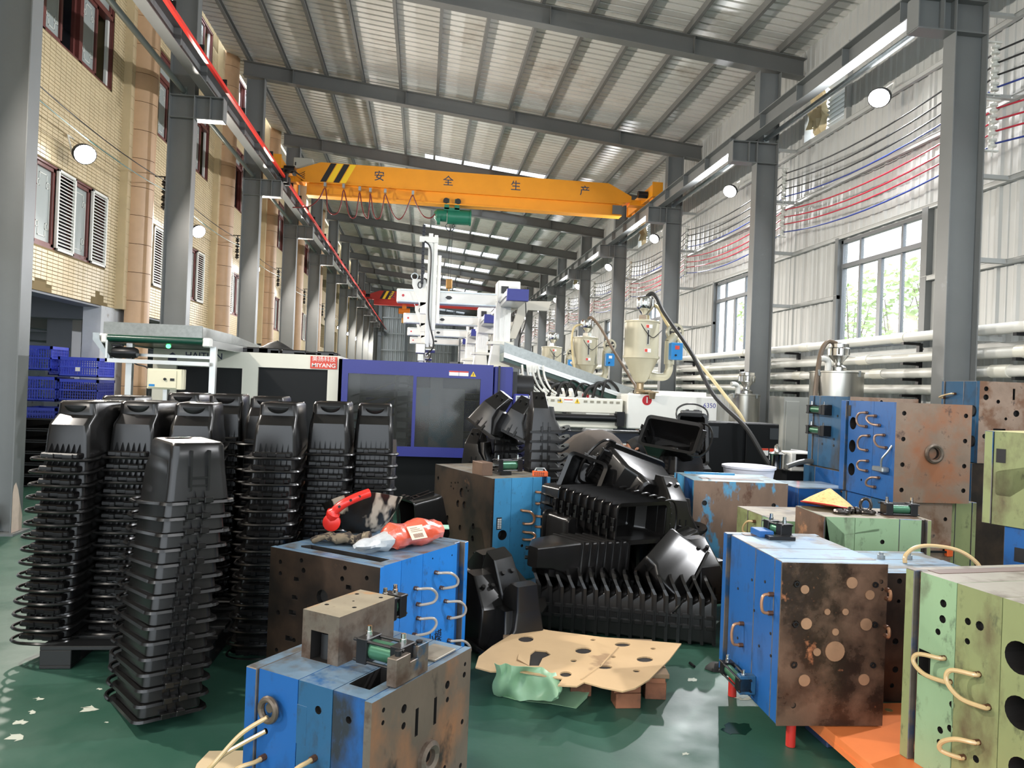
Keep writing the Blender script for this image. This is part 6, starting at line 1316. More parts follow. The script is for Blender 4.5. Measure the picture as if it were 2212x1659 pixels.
def rr2(x0, x1, y0, y1, r, z): return [(x+(x0+x1)/2, y, z) for x, y, z in rrect((x1-x0)/2, y0, y1, r, z)]
def make_bin_b():
    m2 = MB()
    m2.loft([rr2(-.105,.02,.03,.125,.012,HB),rr2(-.115,.03,-.105,.135,.014,HB-.13),rr2(-.117,.035,-.115,.137,.014,HB-.145),rr2(-.125,.055,-.128,.150,.016,HB-.22),rr2(-.135,.150,-.138,.160,.016,.008)], 0, True, False)
    m2.loft([rr2(.03,.085,-.07,.10,.010,HB-.13),rr2(.03,.10,-.09,.12,.012,HB-.24),rr2(.03,.150,-.12,.15,.012,.03)], 0, True, False)
    body = obj('plastic_bin_liner', m2, blackp, smooth=22)
    for x in (-.075,-.015): obj('peg_foot', MB().cyl((x,-.025,HB-.06),(x,-.04,HB-.035),.012,n=10), blackp, body)
    fl = [(-.14,-.141),(.15,-.141),(.185,-.135),(.222,-.115),(.245,-.06),(.252,.01),(.245,.08),(.222,.135),(.185,.16),(.15,.172),(-.14,.172)]; nf = len(fl)
    bend = lambda x: max(0, x-.15)*.55
    m2 = MB()
    hole = [(.195,-.06),(.212,-.04),(.206,.0),(.220,.03),(.212,.07),(.195,.06),(.190,.02),(.198,-.01)]
    m2.holed((0,0,.008),(1,0,0),(0,1,0),(0,0,1),fl,[(hole,.012),([(-.128,-.13),(.145,-.13),(.145,.152),(-.128,.152)],.012)],0,0,0)
    m2.add([(a,b,.008) for a,b in fl]+[(a*1.012,b,-.012) for a,b in fl],[(i,(i+1)%nf,(i+1)%nf+nf,i+nf) for i in range(nf)])
    m2.v = [(x,y,z+bend(x)) for x,y,z in m2.v]
    obj('rim_flange', m2, blackp, body, smooth=None)
    m2 = MB(); m2.box(-.045,-.152,.0,-.022,-.13,.05,b=.002); m2.box(.022,-.152,.0,.045,-.13,.05,b=.002); m2.box(-.045,-.15,.0,.045,-.135,.012,b=.002); m2.box(-.03,-.14,.05,-.022,-.12,.09); m2.box(.022,-.14,.05,.03,-.12,.09)
    obj('edge_clip', m2, blackp, body, smooth=None)
    return body
binA = make_bin_a(); binB = make_bin_b(); used = {}
def put(proto, M, label, group=None):
    if not used.get(proto.name): used[proto.name] = 1; r = proto; r.matrix_world = M; WM[r.name] = M.copy()
    else: r = dup(proto, M)
    tag(r, label, 'bin', group); return r
def RT(pos, rx=0, ry=0, rz=0): return Matrix.Translation(pos) @ Matrix.Rotation(math.radians(rz),4,'Z') @ Matrix.Rotation(math.radians(ry),4,'Y') @ Matrix.Rotation(math.radians(rx),4,'X')
def stack(proto, n, base, pitch, txt, group, lean=(0,0), wob=.0, sx=1.0):
    for i in range(n):
        k = n-1-i; r2 = random.Random(hash(txt) % 1000+i) if False else random.Random(len(txt)*31+i)
        M = base @ Matrix.Translation((lean[0]*i/n+r2.uniform(-wob,wob), lean[1]*i/n*(i/n*.5+.5)+r2.uniform(-wob,wob), pitch*i)) @ Matrix.Rotation(r2.uniform(-wob,wob)*2,4,'Z') @ Matrix.Diagonal((sx,sx,1,1))
        put(proto, M, 'black plastic bin, %s %s' % (ORD[k], txt), group)
def ystack(px, py, y, rz, z0, n, txt, lean=(0,0), H=HA, dy=.16):
    p = atY(px, py, y); a = math.radians(rz); pitch = (p.z-z0-H)/(n-1)
    c = Vector((p.x-math.sin(a)*dy, p.y+math.cos(a)*dy, z0)); c.x -= lean[0]; c.y -= lean[1]*0
    stack(binA, n, Matrix.Translation(c) @ Matrix.Rotation(a,4,'Z'), pitch, txt, 'nested black bin stacks', lean, .0025, 1.06)
ystack(171,867,4.45,-9,.125,15,'in the leftmost tall stack on the black pallet', (.08,.0))
ystack(302,868,4.60,-3,.125,15,'in the second tall stack from the left wall', (.07,.0))
ystack(421,872,4.62,5,.125,15,'in the tall stack half hidden behind the short front stack', (.05,0))
ystack(604,871,4.55,0,.0,16,'in the tall stack left of the bright blue mould', (.06,0))
ystack(716,870,4.78,0,.0,16,'in the tall stack directly behind the bright blue mould', (.04,0))
ystack(811,874,4.98,2,.0,16,'in the tall stack behind the welding mask', (.03,0))
ystack(257,856,5.40,0,.125,15,'in the rear stack behind the two leftmost stacks', (.04,0))
ystack(398,850,5.45,0,.125,15,'in the rear stack behind the half hidden one', (.04,0))
ystack(489,853,5.30,4,.0,15,'in the rear stack under the cream guard window', (.04,0))
ystack(577,858,5.25,0,.0,15,'in the rear stack behind the stack left of the mould', (.03,0))
pD = atZ(425,948,1.285); b0 = Matrix.Translation((-1.19,3.70,.012)) @ Matrix.Rotation(math.radians(212),4,'Z')
stack(binA, 15, b0, .0693, 'in the short free standing stack at the front', 'nested black bin stacks', (-.06,.10), .002, 1.12)
# black pallet under the left stacks
t = thing('black_pallet', 'black plastic pallet under the two leftmost bin stacks', 'pallet', (-1.55,4.8,0)); bpm = blackp2
for k in range(7): obj('deck_slat', MB().box(-1.97,4.22+.165*k,.10,-1.10,4.22+.165*k+.12,.122,b=.003), bpm, t, smooth=None)
for x in (-1.97,-1.62,-1.26):
    for y in (4.22,4.75,5.22): obj('foot_block', MB().box(x,y,.018,x+.16,y+.12,.10,b=.003), bpm, t, smooth=None)
    obj('bottom_runner', MB().box(x,4.22,0,x+.16,5.34,.018,b=.003), bpm, t, smooth=None)
# centre stacks and piles
p = atY(1182,868,6.62)
for i in range(15): put(binB, RT((p.x-.01,p.y+.14,.0+(p.z-HB+.085)*i/14), rz=3+random.Random(i).uniform(-1,1)), 'black bin liner, %s in the tall stack right of the sky blue mould' % ORD[14-i], 'bin liner stack')
for i in range(16): put(binB, Matrix.Translation((1.93-.0748*i*.957, 4.63+.0748*i*.29, .155)) @ Matrix.Rotation(math.radians(-17),4,'Z') @ Matrix.Rotation(math.radians(-90),4,'Y'), 'black bin liner, %s from the left in the long row lying before the pile' % ('first','second','third','fourth','fifth','sixth','seventh','eighth','ninth','tenth','eleventh','twelfth','thirteenth','fourteenth','fifteenth','sixteenth')[15-i], 'lying row of bin liners')
def AX(pos, zd, yd):
    zd = Vector(zd).normalized(); yd = Vector(yd); yd = (yd-zd*yd.dot(zd)).normalized(); xd = yd.cross(zd)
    return Matrix(((xd.x,yd.x,zd.x,pos[0]),(xd.y,yd.y,zd.y,pos[1]),(xd.z,yd.z,zd.z,pos[2]),(0,0,0,1)))
def lying(proto, n, pos, zd, yd, pitch, txt, grp, sc_=1.05):
    zv = Vector(zd).normalized()
    for i in range(n): put(proto, AX(Vector(pos)+zv*pitch*i, zd, yd) @ Matrix.Diagonal((sc_,sc_,1,1)), 'black plastic bin, %s in %s' % ('first from the open end' if i == 0 else NTH[i]+' from the open end', txt), grp)
lying(binA, 9, (1.60,5.14,.66), (-.50,.85,.08), (-.85,-.50,0), .078, 'the fallen stack with an open mouth', 'fallen stack in the heap')
lying(binB, 7, (1.40,5.26,.40), (-.80,-.46,.06), (.46,-.80,0), .072, 'the fallen stack above the long row', 'second fallen stack in the heap')
def one(pos, rx, ry, rz, label, proto=None): put(proto or binA, RT(pos,rx,ry,rz) @ Matrix.Diagonal((1.1,1.1,1.1,1)), label, 'bins in the heap')
def axe(pos, zd, yd, label, proto=None, k=1.1): put(proto or binA, AX(pos,zd,yd) @ Matrix.Diagonal((k,k,k,1)), label, 'bins in the heap')
axe((1.72,6.05,.94), (.34,-.80,-.45), (.85,.45,-.25), 'big black bin on top of the heap with its oval base toward the camera', None, 1.4)
axe((1.24,5.72,.84), (.40,.9,-.15), (.35,.05,1), 'open black bin on the heap facing the camera beside the tall liner stack', None, 1.15)
axe((2.26,6.60,1.24), (.35,.80,-.55), (-.9,.2,.35), 'open black bin tilted on the stack beside the black cabinet, showing its inside', None, 1.15)
for i in range(13): put(binA, RT((2.46,6.82,.0+.066*i), rz=110+i) , 'black plastic bin, %s in the stack under the tilted open bin' % ORD[12-i], 'stack by the cabinet')
axe((2.70,7.10,1.14), (.0,.97,-.3), (0,-.3,-1), 'black bin standing mouth forward behind the tilted open bin')
for i in range(11): put(binA, RT((2.70,7.25,.0+.068*i), rz=20+i), 'black plastic bin, %s in the stack under the mouth forward bin' % ORD[10-i], 'stack by the cabinet')
axe((1.86,4.86,.30), (-.62,.30,.55), (.75,.5,.35), 'single black bin lying with a smooth bulging base over the heap right half')
one((1.95,5.55,.55), 0, 6, 15, 'black bin liner with two pegs, upside down beside the patched blue mould', binB)
one((2.03,4.97,.20), 0, -4, 10, 'black bin liner with two pegs, upside down behind the right end of the row', binB)
one((1.80,5.35,.30), 70, 0, 100, 'black bin wedged under the single bin, mouth toward the hidden mould')
one((1.2,5.4,.20), 75, 0, 60, 'black bin lying low in the heap behind the long row')
one((1.55,5.55,.24), 80, 0, 140, 'black bin lying at the bottom of the heap, its base turned away')
one((1.1,5.75,.42), 85, 0, 20, 'black bin at the back left of the heap beside the sky blue mould')
one((1.5,5.85,.52), 80, 0, -60, 'black bin squeezed beneath the big bin on the heap')
one((2.0,6.0,.45), 80, 0, 100, 'black bin lying behind the upside down peg liner')
one((.46,4.62,.03), 6, 0, 25, 'black bin liner standing upside down between the bright blue mould and cardboard', binB)
one((.58,4.78,.16), 24, -8, 25, 'black bin liner tilted on top of those left of the long row', binB)
one((.42,4.98,.12), -4, 6, 205, 'black bin liner behind the tilted one beside the sky blue mould', binB)
one((.60,4.50,.02), 0, 3, 200, 'smallest looking black liner at the left end of the cardboard', binB)
for i in range(11): put(binB, RT((.60,7.55,.05+.075*i), rz=-28), 'black bin liner, %s in the stack behind the sky blue mould' % ORD[10-i], 'stack behind the sky blue mould')
for i in range(13): put(binB, RT((.86,7.75,.05+.08*i), rz=12), 'black bin liner, %s in the rear stack before the blue guard' % ORD[12-i], 'stack behind the sky blue mould')
one((.62,7.35,1.18), -8, 34, -30, 'black bin liner toppled across the stacks behind the sky blue mould', binB)
one((.93,7.45,1.12), -4, 24, -20, 'black bin liner tilted right of the toppled one, behind the sky blue mould', binB)
one((-.02,5.75,.12), 70, 0, 40, 'black bin lying on the floor behind the bright blue mould')
one((.08,6.2,.2), 80, 0, -30, 'second black bin on the floor left of the sky blue mould')
one((-.1,6.05,.42), 75, 0, 120, 'black bin thrown on two others left of the sky blue mould')
tag(obj('paper_scrap', MB().box(.02,5.55,.52,.24,5.7,.526), nmat('mint_paper', S(150,196,176), .7), loc=(.1,5.4,.6)), 'mint green paper scrap on the bins behind the orange packet', 'paper')
# ---- blue crates on black pallets under the old building
def crate(px0, px1, pyt, y, hgt, dep, label, zt=None):
    a = atY(px0, pyt, y); b = atY(px1, pyt, y); zt = a.z if zt is None else zt; x0, x1 = a.x, b.x; z0 = zt-hgt
    t = thing('blue_crate', label, 'crate', ((x0+x1)/2, y+dep/2, z0), group='blue crates')
    m2 = MB()
    for (p, q) in (((x0,y),(x1,y+.014)),((x0,y+dep-.014),(x1,y+dep)),((x0,y),(x0+.014,y+dep)),((x1-.014,y),(x1,y+dep))):
        m2.box(p[0]-.006,p[1]-.006,zt-.04,q[0]+.006,q[1]+.006,zt); m2.box(p[0],p[1],z0,q[0],q[1],z0+.035); m2.box(p[0],p[1],z0+hgt*.5-.01,q[0],q[1],z0+hgt*.5+.012)
    obj('crate_rim', m2, crateblue, t, smooth=None)
    m2 = MB(); nx = max(5,int((x1-x0)/.032)); ny = max(5,int(dep/.032))
    for k in range(nx+1):
        x = x0+(x1-x0-.01)*k/nx
        for yy in (y+.002, y+dep-.012): m2.box(x,yy,z0+.03,x+.010,yy+.008,zt-.03)
    for k in range(ny+1):
        yy = y+(dep-.01)*k/ny
        for xx in (x0+.002, x1-.012): m2.box(xx,yy,z0+.03,xx+.008,yy+.010,zt-.03)
    for k in range(1,6):
        z = z0+.03+(hgt-.06)*k/6
        for yy in (y+.003, y+dep-.011): m2.box(x0,yy,z,x1,yy+.006,z+.006)
        for xx in (x0+.003, x1-.011): m2.box(xx,y,z,xx+.006,y+dep,z+.006)
    tag(obj('crate_lattice', m2, crateblue, t, smooth=None), kind='stuff')
    obj('crate_floor', MB().box(x0,y,z0+.004,x1,y+dep,z0+.014), crateblue, t, smooth=None)
    return z0
yc = 10.8
z = crate(44,112,745,yc,.335,.5,'blue plastic crate, top of the taller stack beside the grey column'); z = crate(42,122,0,yc,.33,.5,'blue plastic crate, middle of the taller stack beside the grey column', z-.004) if False else z
a0, a1 = 42, 122
z1_ = crate(a0,a1,812,yc,.335,.5,'blue plastic crate in the middle of the taller crate stack'); z2_ = crate(a0,a1,879,yc,.17,.5,'shallow blue crate at the bottom of the taller crate stack')
crate(127,213,770,yc,.27,.55,'blue plastic crate with a white tag, top of the shorter stack'); crate(126,212,818,yc,.30,.55,'blue plastic crate holding stacked trays in the shorter stack'); crate(126,212,873,yc,.24,.55,'lowest blue crate of the shorter stack')
crate(105,130,771,yc+.6,.26,.4,'blue crate seen narrowly between the two crate stacks')
a = atY(168,798,yc); obj_tag = tag(obj('white_tag', MB().box(a.x-.03,yc-.006,a.z-.025,a.x+.03,yc-.001,a.z+.03), whitetext, smooth=None, loc=(a.x,yc,a.z)), 'small white tag on the top crate of the shorter stack', 'tag')
a = atY(165,845,yc)
for k in range(6): tag(obj('tray', MB().box(a.x-.2,yc+.06,a.z-.13+.04*k,a.x+.2,yc+.45,a.z-.105+.04*k,b=.004), nmat('brown_tray', S(120,104,96), .5), smooth=None, loc=(a.x,yc+.2,a.z)), 'brown tray, %s inside the open blue crate' % ORD[5-k], 'tray', 'trays in the crate')
for k in range(6):
    t = thing('black_pallet', 'black plastic pallet, %s of the pile under the blue crates' % ORD[k], 'pallet', (-5.0,11.2,.92-.153*k), group='pallet pile under the crates'); z = .93-.155*k
    obj('deck', MB().box(-5.55,10.7,z-.022,-4.3,11.7,z,b=.004), bpm, t, smooth=None); obj('base', MB().box(-5.55,10.7,z-.15,-4.3,11.7,z-.132,b=.004), bpm, t, smooth=None)
    for x in (-5.55,-4.98,-4.48): obj('block', MB().box(x,10.7,z-.134,x+.18,11.7,z-.02,b=.004), bpm, t, smooth=None)
# ---- cardboard sheet on a wooden pallet, green film, kraft paper
ol = [(1027,1441),(1034,1418),(1062,1396),(1098,1374),(1132,1352),(1190,1362),(1300,1376),(1400,1384),(1472,1390),(1446,1424),(1402,1468),(1372,1486),(1345,1493),(1300,1484),(1262,1473),(1246,1482),(1205,1480),(1215,1466),(1120,1450),(1060,1450)]
def ell(cx, cyy, rx, ry, n=14): return [(cx+rx*math.cos(2*PI*k/n), cyy+ry*math.sin(2*PI*k/n)) for k in range(n)]
hl = [ell(1136,1380,17,7),ell(1260,1405,18,7),ell(1345,1392,17,4.5),ell(1393,1424,18,6),ell(1307,1441,16,4),ell(1222,1456,13,6),ell(1239,1427,7,3),ell(1325,1419,6,2),ell(1375,1449,8,3),ell(1281,1382,6,2),ell(1411,1401,6,2),[(1143,1438),(1146,1412),(1156,1404),(1180,1406),(1190,1414),(1172,1422),(1164,1438)]]
q = lambda P: [tuple(atZ(a,b,.150).xy) for a, b in P]
t = thing('cardboard_sheet', 'large brown cardboard sheet with round holes lying on a wooden pallet', 'cardboard', (*q([(1250,1420)])[0],.146))
card = nmat('brown_cardboard', S(188,158,118), .85, 0, .06, 3, col2=S(150,122,90), thr=(.60,.64), scale=2.2, det=4, bump=.05)
m2 = MB(); OL = q(ol); m2.holed((0,0,.150),(1,0,0),(0,1,0),(0,0,1),OL,[(q(hh),.008) for hh in hl],0,0,1)
n = len(OL); m2.add([(x,y,.150) for x,y in OL]+[(x,y,.143) for x,y in OL],[(i,(i+1)%n,(i+1)%n+n,i+n) for i in range(n)]); obj('sheet', m2, [card, nmat('pallet_gap_dark', S(30,24,20), .9)], t, smooth=None)
for P, sx in (([(1296,1440),(1335,1398)],.006),([(1255,1468),(1300,1436)],.006)):
    a, b = [atZ(*k,.151) for k in P]; obj('fold_ridge', MB().cyl(a, b, .005, n=6), card, t)
obj('torn_flap', MB().add([atZ(1143,1438,.151),atZ(1135,1418,.151),atZ(1120,1412,.151),atZ(1118,1424,.158)],[(0,1,2,3)]), card, t, smooth=None)
t = thing('wooden_pallet', 'worn reddish wooden pallet under the holed cardboard sheet', 'pallet', (1.0,3.9,0)); wd = nmat('reddish_worn_wood', S(132,84,58), .8, 0, .2, 6, col2=S(92,60,44), thr=(.5,.65), scale=7, stretch=(1,.2,1), bump=.1); wd2 = nmat('grey_pallet_wood', S(118,98,76), .85, 0, .15, 5, stretch=(1,.2,1), bump=.1)
ux, uy = Vector((.94,-.13,0)).normalized(), Vector((.13,.94,0)).normalized(); O2 = Vector((.46,3.84,0))
Mp = Matrix(((ux.x,uy.x,0,O2.x),(ux.y,uy.y,0,O2.y),(0,0,1,0),(0,0,0,1)))
for k in range(5): obj('deck_plank', MB().box(.0,.0+.112*k,.118,.88,.09+.112*k,.141,M=Mp,b=.002), wd2, t, smooth=None)
for k in range(3): obj('stringer', MB().box(.02+.37*k,.0,.092,.12+.37*k,.53,.117,M=Mp,b=.002), wd, t, smooth=None)
for x in (.0,.37,.76):
    for y in (.02,.42): obj('block', MB().box(x,y,0,x+.11,y+.1,.091,M=Mp,b=.003), wd, t, smooth=None)
c = atZ(1357,1531,0); obj('corner_block', MB().box(c.x-.065,c.y,0,c.x+.065,c.y+.10,.075,b=.003), wd, t, smooth=None); obj('corner_block', MB().box(c.x-.075,c.y+.005,.076,c.x+.065,c.y+.12,.138,b=.003), wd, t, smooth=None)
t = thing('green_film', 'crumpled pale green plastic sheet hanging off the front of the cardboard', 'sheet', (.62,3.45,0)); gf = nmat('pale_green_film', S(140,178,142), .4, 0, .08, 3, bump=.12, bscale=9, spec=.6)
def grid(P, nu, nv, f):
    vs = []
    for j in range(nv+1):
        for i in range(nu+1):
            u, v = i/nu, j/nv; a = P[0].lerp(P[1],u); b = P[3].lerp(P[2],u); vs.append(f(a.lerp(b,v),u,v))
    return vs, [(j*(nu+1)+i, j*(nu+1)+i+1, (j+1)*(nu+1)+i+1, (j+1)*(nu+1)+i) for j in range(nv) for i in range(nu)]
r2 = random.Random(2)
A = atZ(1068,1432,.20); B_ = atZ(1100,1437,.19); C_ = atZ(1170,1442,.175); D_ = atZ(1206,1456,.16)
tops = [A,B_,C_,D_]; bots = [atZ(1068,1500,.0),atZ(1112,1512,.0),atZ(1165,1514,.03),atZ(1212,1512,.06)]
def poly(L, u): s = u*(len(L)-1); i = min(int(s),len(L)-2); return Vector(L[i]).lerp(Vector(L[i+1]),s-i)
vs = []; nu, nv = 24, 10
for j in range(nv+1):
    for i in range(nu+1):
        u, v = i/nu, j/nv; p = poly(tops,u).lerp(poly(bots,u),v); bl = math.sin(v*PI)*.03*math.sin(u*9)+.012*math.sin(u*17+v*7)
        vs.append((p.x+.01*math.sin(v*6+u*5), p.y-bl-.01*math.sin(u*23), max(.004,p.z)))
m2 = MB(); m2.add(vs,[(j*(nu+1)+i, j*(nu+1)+i+1, (j+1)*(nu+1)+i+1, (j+1)*(nu+1)+i) for j in range(nv) for i in range(nu)])
fl = [atZ(1070,1500,.004),atZ(1115,1512,.004),atZ(1190,1520,.004),atZ(1245,1530,.004),atZ(1268,1508,.004)]; bk = [atZ(1080,1490,.004),atZ(1120,1495,.004),atZ(1200,1490,.004),atZ(1250,1488,.02),atZ(1275,1490,.03)]
vs = []
for j in range(6):
    for i in range(21): u, v = i/20, j/5; p = poly(fl,u).lerp(poly(bk,u),v); vs.append((p.x,p.y,p.z+.012*max(0,math.sin(u*8+v*3))*v))
m2.add(vs,[(j*21+i, j*21+i+1, (j+1)*21+i+1, (j+1)*21+i) for j in range(5) for i in range(20)]); o = obj('film', m2, gf, t, smooth=35); thick(o,.0015)
P = [atZ(425,1650,.004),atZ(452,1622,.004),atZ(528,1621,.004),atZ(560,1690,.004),atZ(400,1720,.004)]
m2 = MB(); m2.add([tuple(p) for p in P]+[(p.x,p.y,.001) for p in P],[(0,1,2,3,4)]+[(i,(i+1)%5,(i+1)%5+5,i+5) for i in range(5)]); tag(obj('kraft_paper', m2, nmat('kraft_paper', S(204,182,146), .8), smooth=None, loc=tuple(P[1])), 'piece of brown kraft paper on the floor by the nearest blue mould', 'paper')
P = [atZ(a,b,.0015) for a,b in ell(1592,1574,32,13,18)]; P = [p+Vector((.01*math.sin(i*2.1),.012*math.sin(i*1.7),0)) for i,p in enumerate(P)]
tag(obj('oil_puddle', MB().add([tuple(p) for p in P],[tuple(range(18))]), nmat('dark_green_oil', S(18,46,36), .12), smooth=None, loc=tuple(P[0])), 'dark oily puddle on the green floor before the red pin', 'puddle')
chip = nmat('bare_floor_chip', S(190,194,180), .7)
for i,(a,b,rx,ry) in enumerate(((32,1592,16,8),(42,1560,14,5),(192,1531,18,6),(70,1538,8,4),(85,1509,11,2.5),(215,1488,6,2),(230,1560,4,1.5),(1495,1468,10,4),(1480,1628,7,3),(1620,1508,30,2))):
    P = [atZ(x,y,.0012) for x,y in ell(a,b,rx,ry,11)]; P = [p+Vector((.012*math.sin(k*2.3+i),.012*math.cos(k*1.9+i),0))*(rx/16) for k,p in enumerate(P)]
    o = obj('paint_chip', MB().add([tuple(p) for p in P],[tuple(range(11))]), chip, bpy.data.objects['floor'], smooth=None)
t = thing('bolt_scrap', 'small dark bolt and rag scrap on the floor beside the pinned mould', 'scrap', (1.72,4.15,0))
m2 = MB(); a = atZ(1490,1432,.01); b = atZ(1500,1440,.01); m2.cyl(a,b,.008,n=8); obj('bolt', m2, cyl_black, t)
c = atZ(1545,1440,.02); m2 = MB(); m2.loft([[(c.x+.05*s*math.cos(k*.7)*(1+.3*math.sin(k*2.1)),c.y+.04*s*math.sin(k*.7),z) for k in range(9)] for s,z in ((1,.002),(.9,.02),(.4,.045))],0,True,True); obj('rag', m2, rubber, t)
# ---- person bending over behind the heap
def skin_fig(name, verts, edges, radii, mat, parent, root, sub=2):
    me = bpy.data.meshes.new(name); me.from_pydata(verts, edges, []); o = bpy.data.objects.new(name, me); COL.objects.link(o)
    md = o.modifiers.new('k','SKIN'); sv = me.skin_vertices[0].data
    for i, r in enumerate(radii): sv[i].radius = (r if isinstance(r, tuple) else (r, r)); sv[i].use_root = (i == root)
    o.modifiers.new('u','SUBSURF').levels = sub
    dg = bpy.context.evaluated_depsgraph_get(); m3 = bpy.data.meshes.new_from_object(o.evaluated_get(dg)); o.modifiers.clear(); o.data = m3; m3.name = name; m3.materials.clear(); m3.materials.append(mat)
    m3.polygons.foreach_set('use_smooth',[True]*len(m3.polygons))
    if parent: o.parent = parent
    return o
skin = nmat('tan_skin', S(186,132,104), .5, 0, .05, 8); shirt = nmat('dark_grey_tshirt', S(92,84,78), .9, 0, .06, 6, bump=.5, bscale=5, stretch=(1,1,.3)); trous = nmat('dark_trousers', S(40,42,50), .9)
pr = thing('person', 'person in dark grey t-shirt and black cap bending over behind the bin heap', 'person', (1.72,7.9,0))
ox, oy = 1.70, 7.95
bv = [(0,0,.88),(.10,-.02,.97),(.24,-.03,1.01),(.38,-.04,1.0),(.47,-.05,.97),(.55,-.06,.965), (.40,.13,.96),(.52,.20,.76),(.62,.10,.60),(.66,.06,.56), (.40,-.21,.95),(.50,-.30,.74),(.60,-.18,.58),(.64,-.13,.54), (.0,.10,.80),(.06,.12,.46),(-.04,.12,.08),(.10,.13,.04), (.0,-.10,.80),(.06,-.12,.46),(-.04,-.12,.08),(.10,-.13,.04)]
be = [(0,1),(1,2),(2,3),(3,4),(4,5),(3,6),(6,7),(7,8),(8,9),(3,10),(10,11),(11,12),(12,13),(0,14),(14,15),(15,16),(16,17),(0,18),(18,19),(19,20),(20,21)]
brd = [(.15,.15),(.14,.17),(.13,.19),(.11,.17),(.065,.065),(.055,.055),.075,.048,.034,.03,.075,.048,.034,.03,.095,.062,.05,.045,.095,.062,.05,.045]
body = skin_fig('body', [(x,y,z) for x,y,z in [(a+ox-1.72,b+oy-7.9,c) for a,b,c in bv]], be, brd, skin, pr, 0)
def eloft(name, P, R, mat, parent, n=18, fold=.0):
    m2 = MB(); rings = []
    for i, (p, (ra, rb)) in enumerate(zip(P, R)):
        p = Vector(p); tg = (Vector(P[min(i+1,len(P)-1)])-Vector(P[max(i-1,0)])).normalized(); sd = Vector((0,1,0)); sd = (sd-tg*sd.dot(tg)).normalized(); u = tg.cross(sd)
        rings.append([p+sd*ra*math.cos(a)+u*rb*math.sin(a)*(1+fold*math.sin(5*a+i*1.3)) for a in [2*PI*k/n for k in range(n)]])
    m2.loft(rings, 0, True, True); return obj(name, m2, mat, parent, smooth=70)
q_ = lambda L: [(a+ox,b+oy,c) for a,b,c in L]
sh = eloft('t_shirt', q_([(-.10,0,.80),(-.05,-.01,.90),(.04,-.02,.975),(.14,-.03,1.02),(.25,-.035,1.03),(.35,-.04,1.01),(.43,-.045,.985),(.48,-.05,.97)]), [(.15,.14),(.165,.15),(.175,.155),(.185,.155),(.195,.145),(.19,.13),(.13,.10),(.07,.065)], shirt, pr, 22, .03)
for s_ in (1,-1): eloft('sleeve', q_([(.36,s_*.13-.04,1.0),(.41,s_*.20-.045,.95),(.46,s_*.235-.045,.86)]), [(.075,.085),(.075,.085),(.065,.08)], shirt, sh, 14, .03)
skin_fig('trousers', [(a+ox-1.72,b+oy-7.9,c) for a,b,c in (bv[0],bv[14],bv[15],bv[16],bv[18],bv[19],bv[20],(.06,0,.92))], [(0,1),(1,2),(2,3),(0,4),(4,5),(5,6),(0,7)], [.155,.11,.08,.07,.11,.08,.07,(.15,.155)], trous, pr, 0)
hc = Vector((ox+.63, oy-.07, .985))
Mh = Matrix.Translation(hc) @ Matrix.Rotation(math.radians(62),4,'Y')
m2 = MB(); m2.lathe([(.02,-.125),(.055,-.115),(.072,-.07),(.082,-.01),(.088,.04),(.082,.085),(.055,.115),(.01,.125)], 20, M=Mh @ Matrix.Diagonal((1.12,.9,1,1))); m2.tube([Mh @ Vector((.095,0,.0)), Mh @ Vector((.118,0,-.03)), Mh @ Vector((.098,0,-.04))],[.008,.014,.01],8); m2.box(.088,-.022,-.082,.10,.022,-.072,M=Mh); hd = obj('head', m2, skin, pr)
for s in (-1,1): obj('ear', MB().tube([Mh @ Vector((.0,s*.075,-.03)), Mh @ Vector((-.005,s*.09,0)), Mh @ Vector((.0,s*.078,.028))],[.008,.016,.008],8), skin, hd); obj('eye', MB().lathe([(.002,-.008),(.009,0),(.002,.008)],8,M=Mh @ Matrix.Translation((.088,s*.03,.015))), darkhole, hd)
m2 = MB(); m2.lathe([(.102,.02),(.104,.06),(.092,.105),(.06,.132),(.01,.142)], 20, M=Mh @ Matrix.Diagonal((1.1,.92,1,1))); m2.prism([(.09,-.07),(.16,-.055),(.185,0),(.16,.055),(.09,.07)],.022,.032,'z',M=Mh); obj('cap', m2, nmat('black_cap_cloth', S(26,28,30), .85), hd)
m2 = MB(); m2.lathe([(.094,-.05),(.098,.0),(.1,.03)], 20, M=Mh @ Matrix.Translation((-.02,0,0)) @ Matrix.Diagonal((.95,.9,1,1))); obj('hair', m2, nmat('black_hair', (.01,.009,.008), .6), hd)
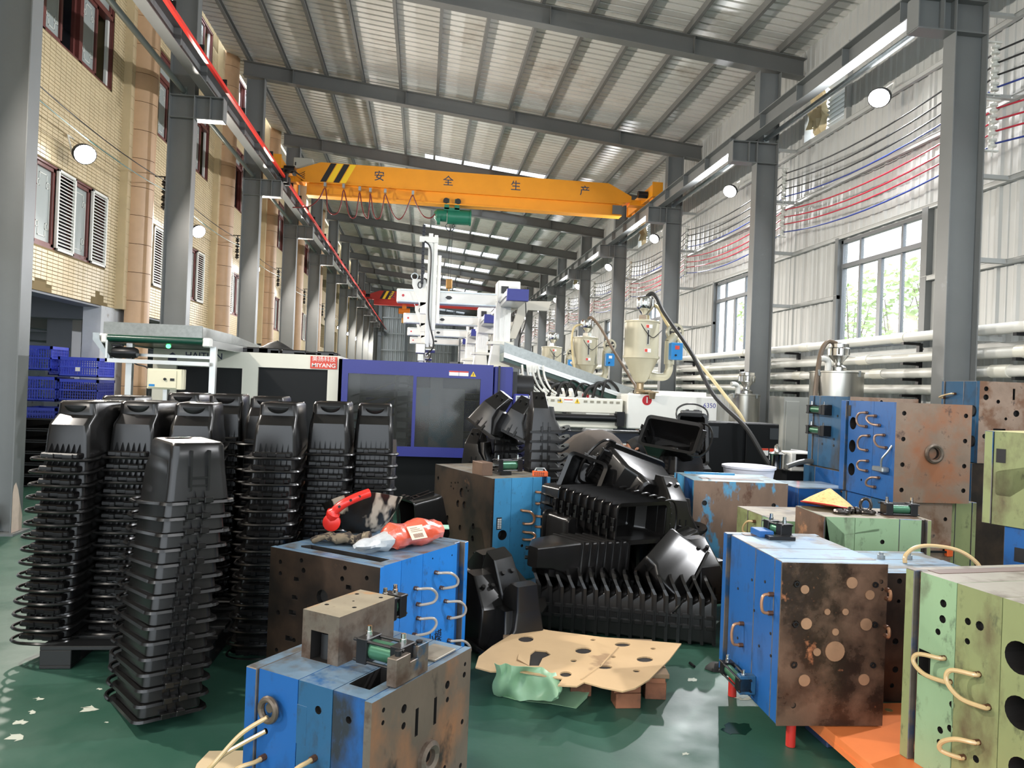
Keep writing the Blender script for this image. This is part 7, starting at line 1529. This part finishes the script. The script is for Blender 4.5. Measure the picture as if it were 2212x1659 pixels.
for s, wi_ in ((1,9),(-1,13)):
    w0 = Vector((bv[wi_][0]+ox, bv[wi_][1]+oy, bv[wi_][2])); m2 = MB(); m2.tube([w0,w0+Vector((.03,0,-.05)),w0+Vector((.045,0,-.09))],[.028,.040,.032],10); pm = obj('hand', m2, skin, pr)
    for k in range(4): b0_ = w0+Vector((.045,-.027+.018*k,-.085)); obj('finger', MB().tube([b0_,b0_+Vector((.02,0,-.035)),b0_+Vector((.012,0,-.06-.006*(1-abs(k-1.5))))],[.0095,.009,.007],8), skin, pm)
    obj('thumb', MB().tube([w0+Vector((.02,s*-.03,-.04)),w0+Vector((.04,s*-.05,-.06)),w0+Vector((.055,s*-.045,-.085))],[.012,.010,.008],8), skin, pm)
t = thing('plastic_bag', 'clear plastic bag with white rags hanging beside the bending person', 'bag', (1.75,8.35,.9)); m2 = MB(); r2 = random.Random(6)
m2.loft([[(2.0+s*.15*math.cos(a)*(1+.1*math.sin(3*a+k)),9.5+s*.10*math.sin(a),1.062+z) for a in [2*PI*j/16 for j in range(16)]] for k,(s,z) in enumerate(((.6,0),(1,.06),(1.05,.14),(.9,.22),(.6,.29),(.3,.33)))],0,True,True); obj('clear_film', m2, glassmat('clear_bag_film', S(214,214,206), .35, .15), t)
m2 = MB(); m2.loft([[(2.0+s*.11*math.cos(a)*(1+.2*math.sin(2*a+k)),9.5+s*.07*math.sin(a),1.062+z) for a in [2*PI*j/12 for j in range(12)]] for k,(s,z) in enumerate(((.7,.01),(1,.07),(.8,.15),(.3,.2)))],0,True,True); obj('white_rags', m2, whitetext, t)

cl = next(o for o in bpy.data.objects if o.name.startswith('steel_column') and abs(o.location.x+4.05) < .05 and abs(o.location.y-7.7) < .1)
m2 = MB(); r2 = random.Random(8); pts = [(7.602,.02),(7.70,.02),(7.79,.02),(7.79,.16),(7.74,.30),(7.70,.42),(7.655,.50),(7.62,.47),(7.602,.40)]
m2.add([(-3.8475,a,b) for a,b in pts],[tuple(range(9))]); obj('peeled_patch', m2, nmat('pinkish_bare_filler', S(206,186,170), .8, 0, .1, 8), cl, smooth=None)
m2 = MB(); m2.add([(-4.2,7.598,.25),(-4.02,7.598,.30),(-3.95,7.598,.12),(-4.05,7.598,.03),(-4.2,7.598,.03)],[(0,1,2,3,4)]); obj('peeled_patch', m2, nmat('dark_scraped_patch', S(60,60,58), .7), cl, smooth=None)
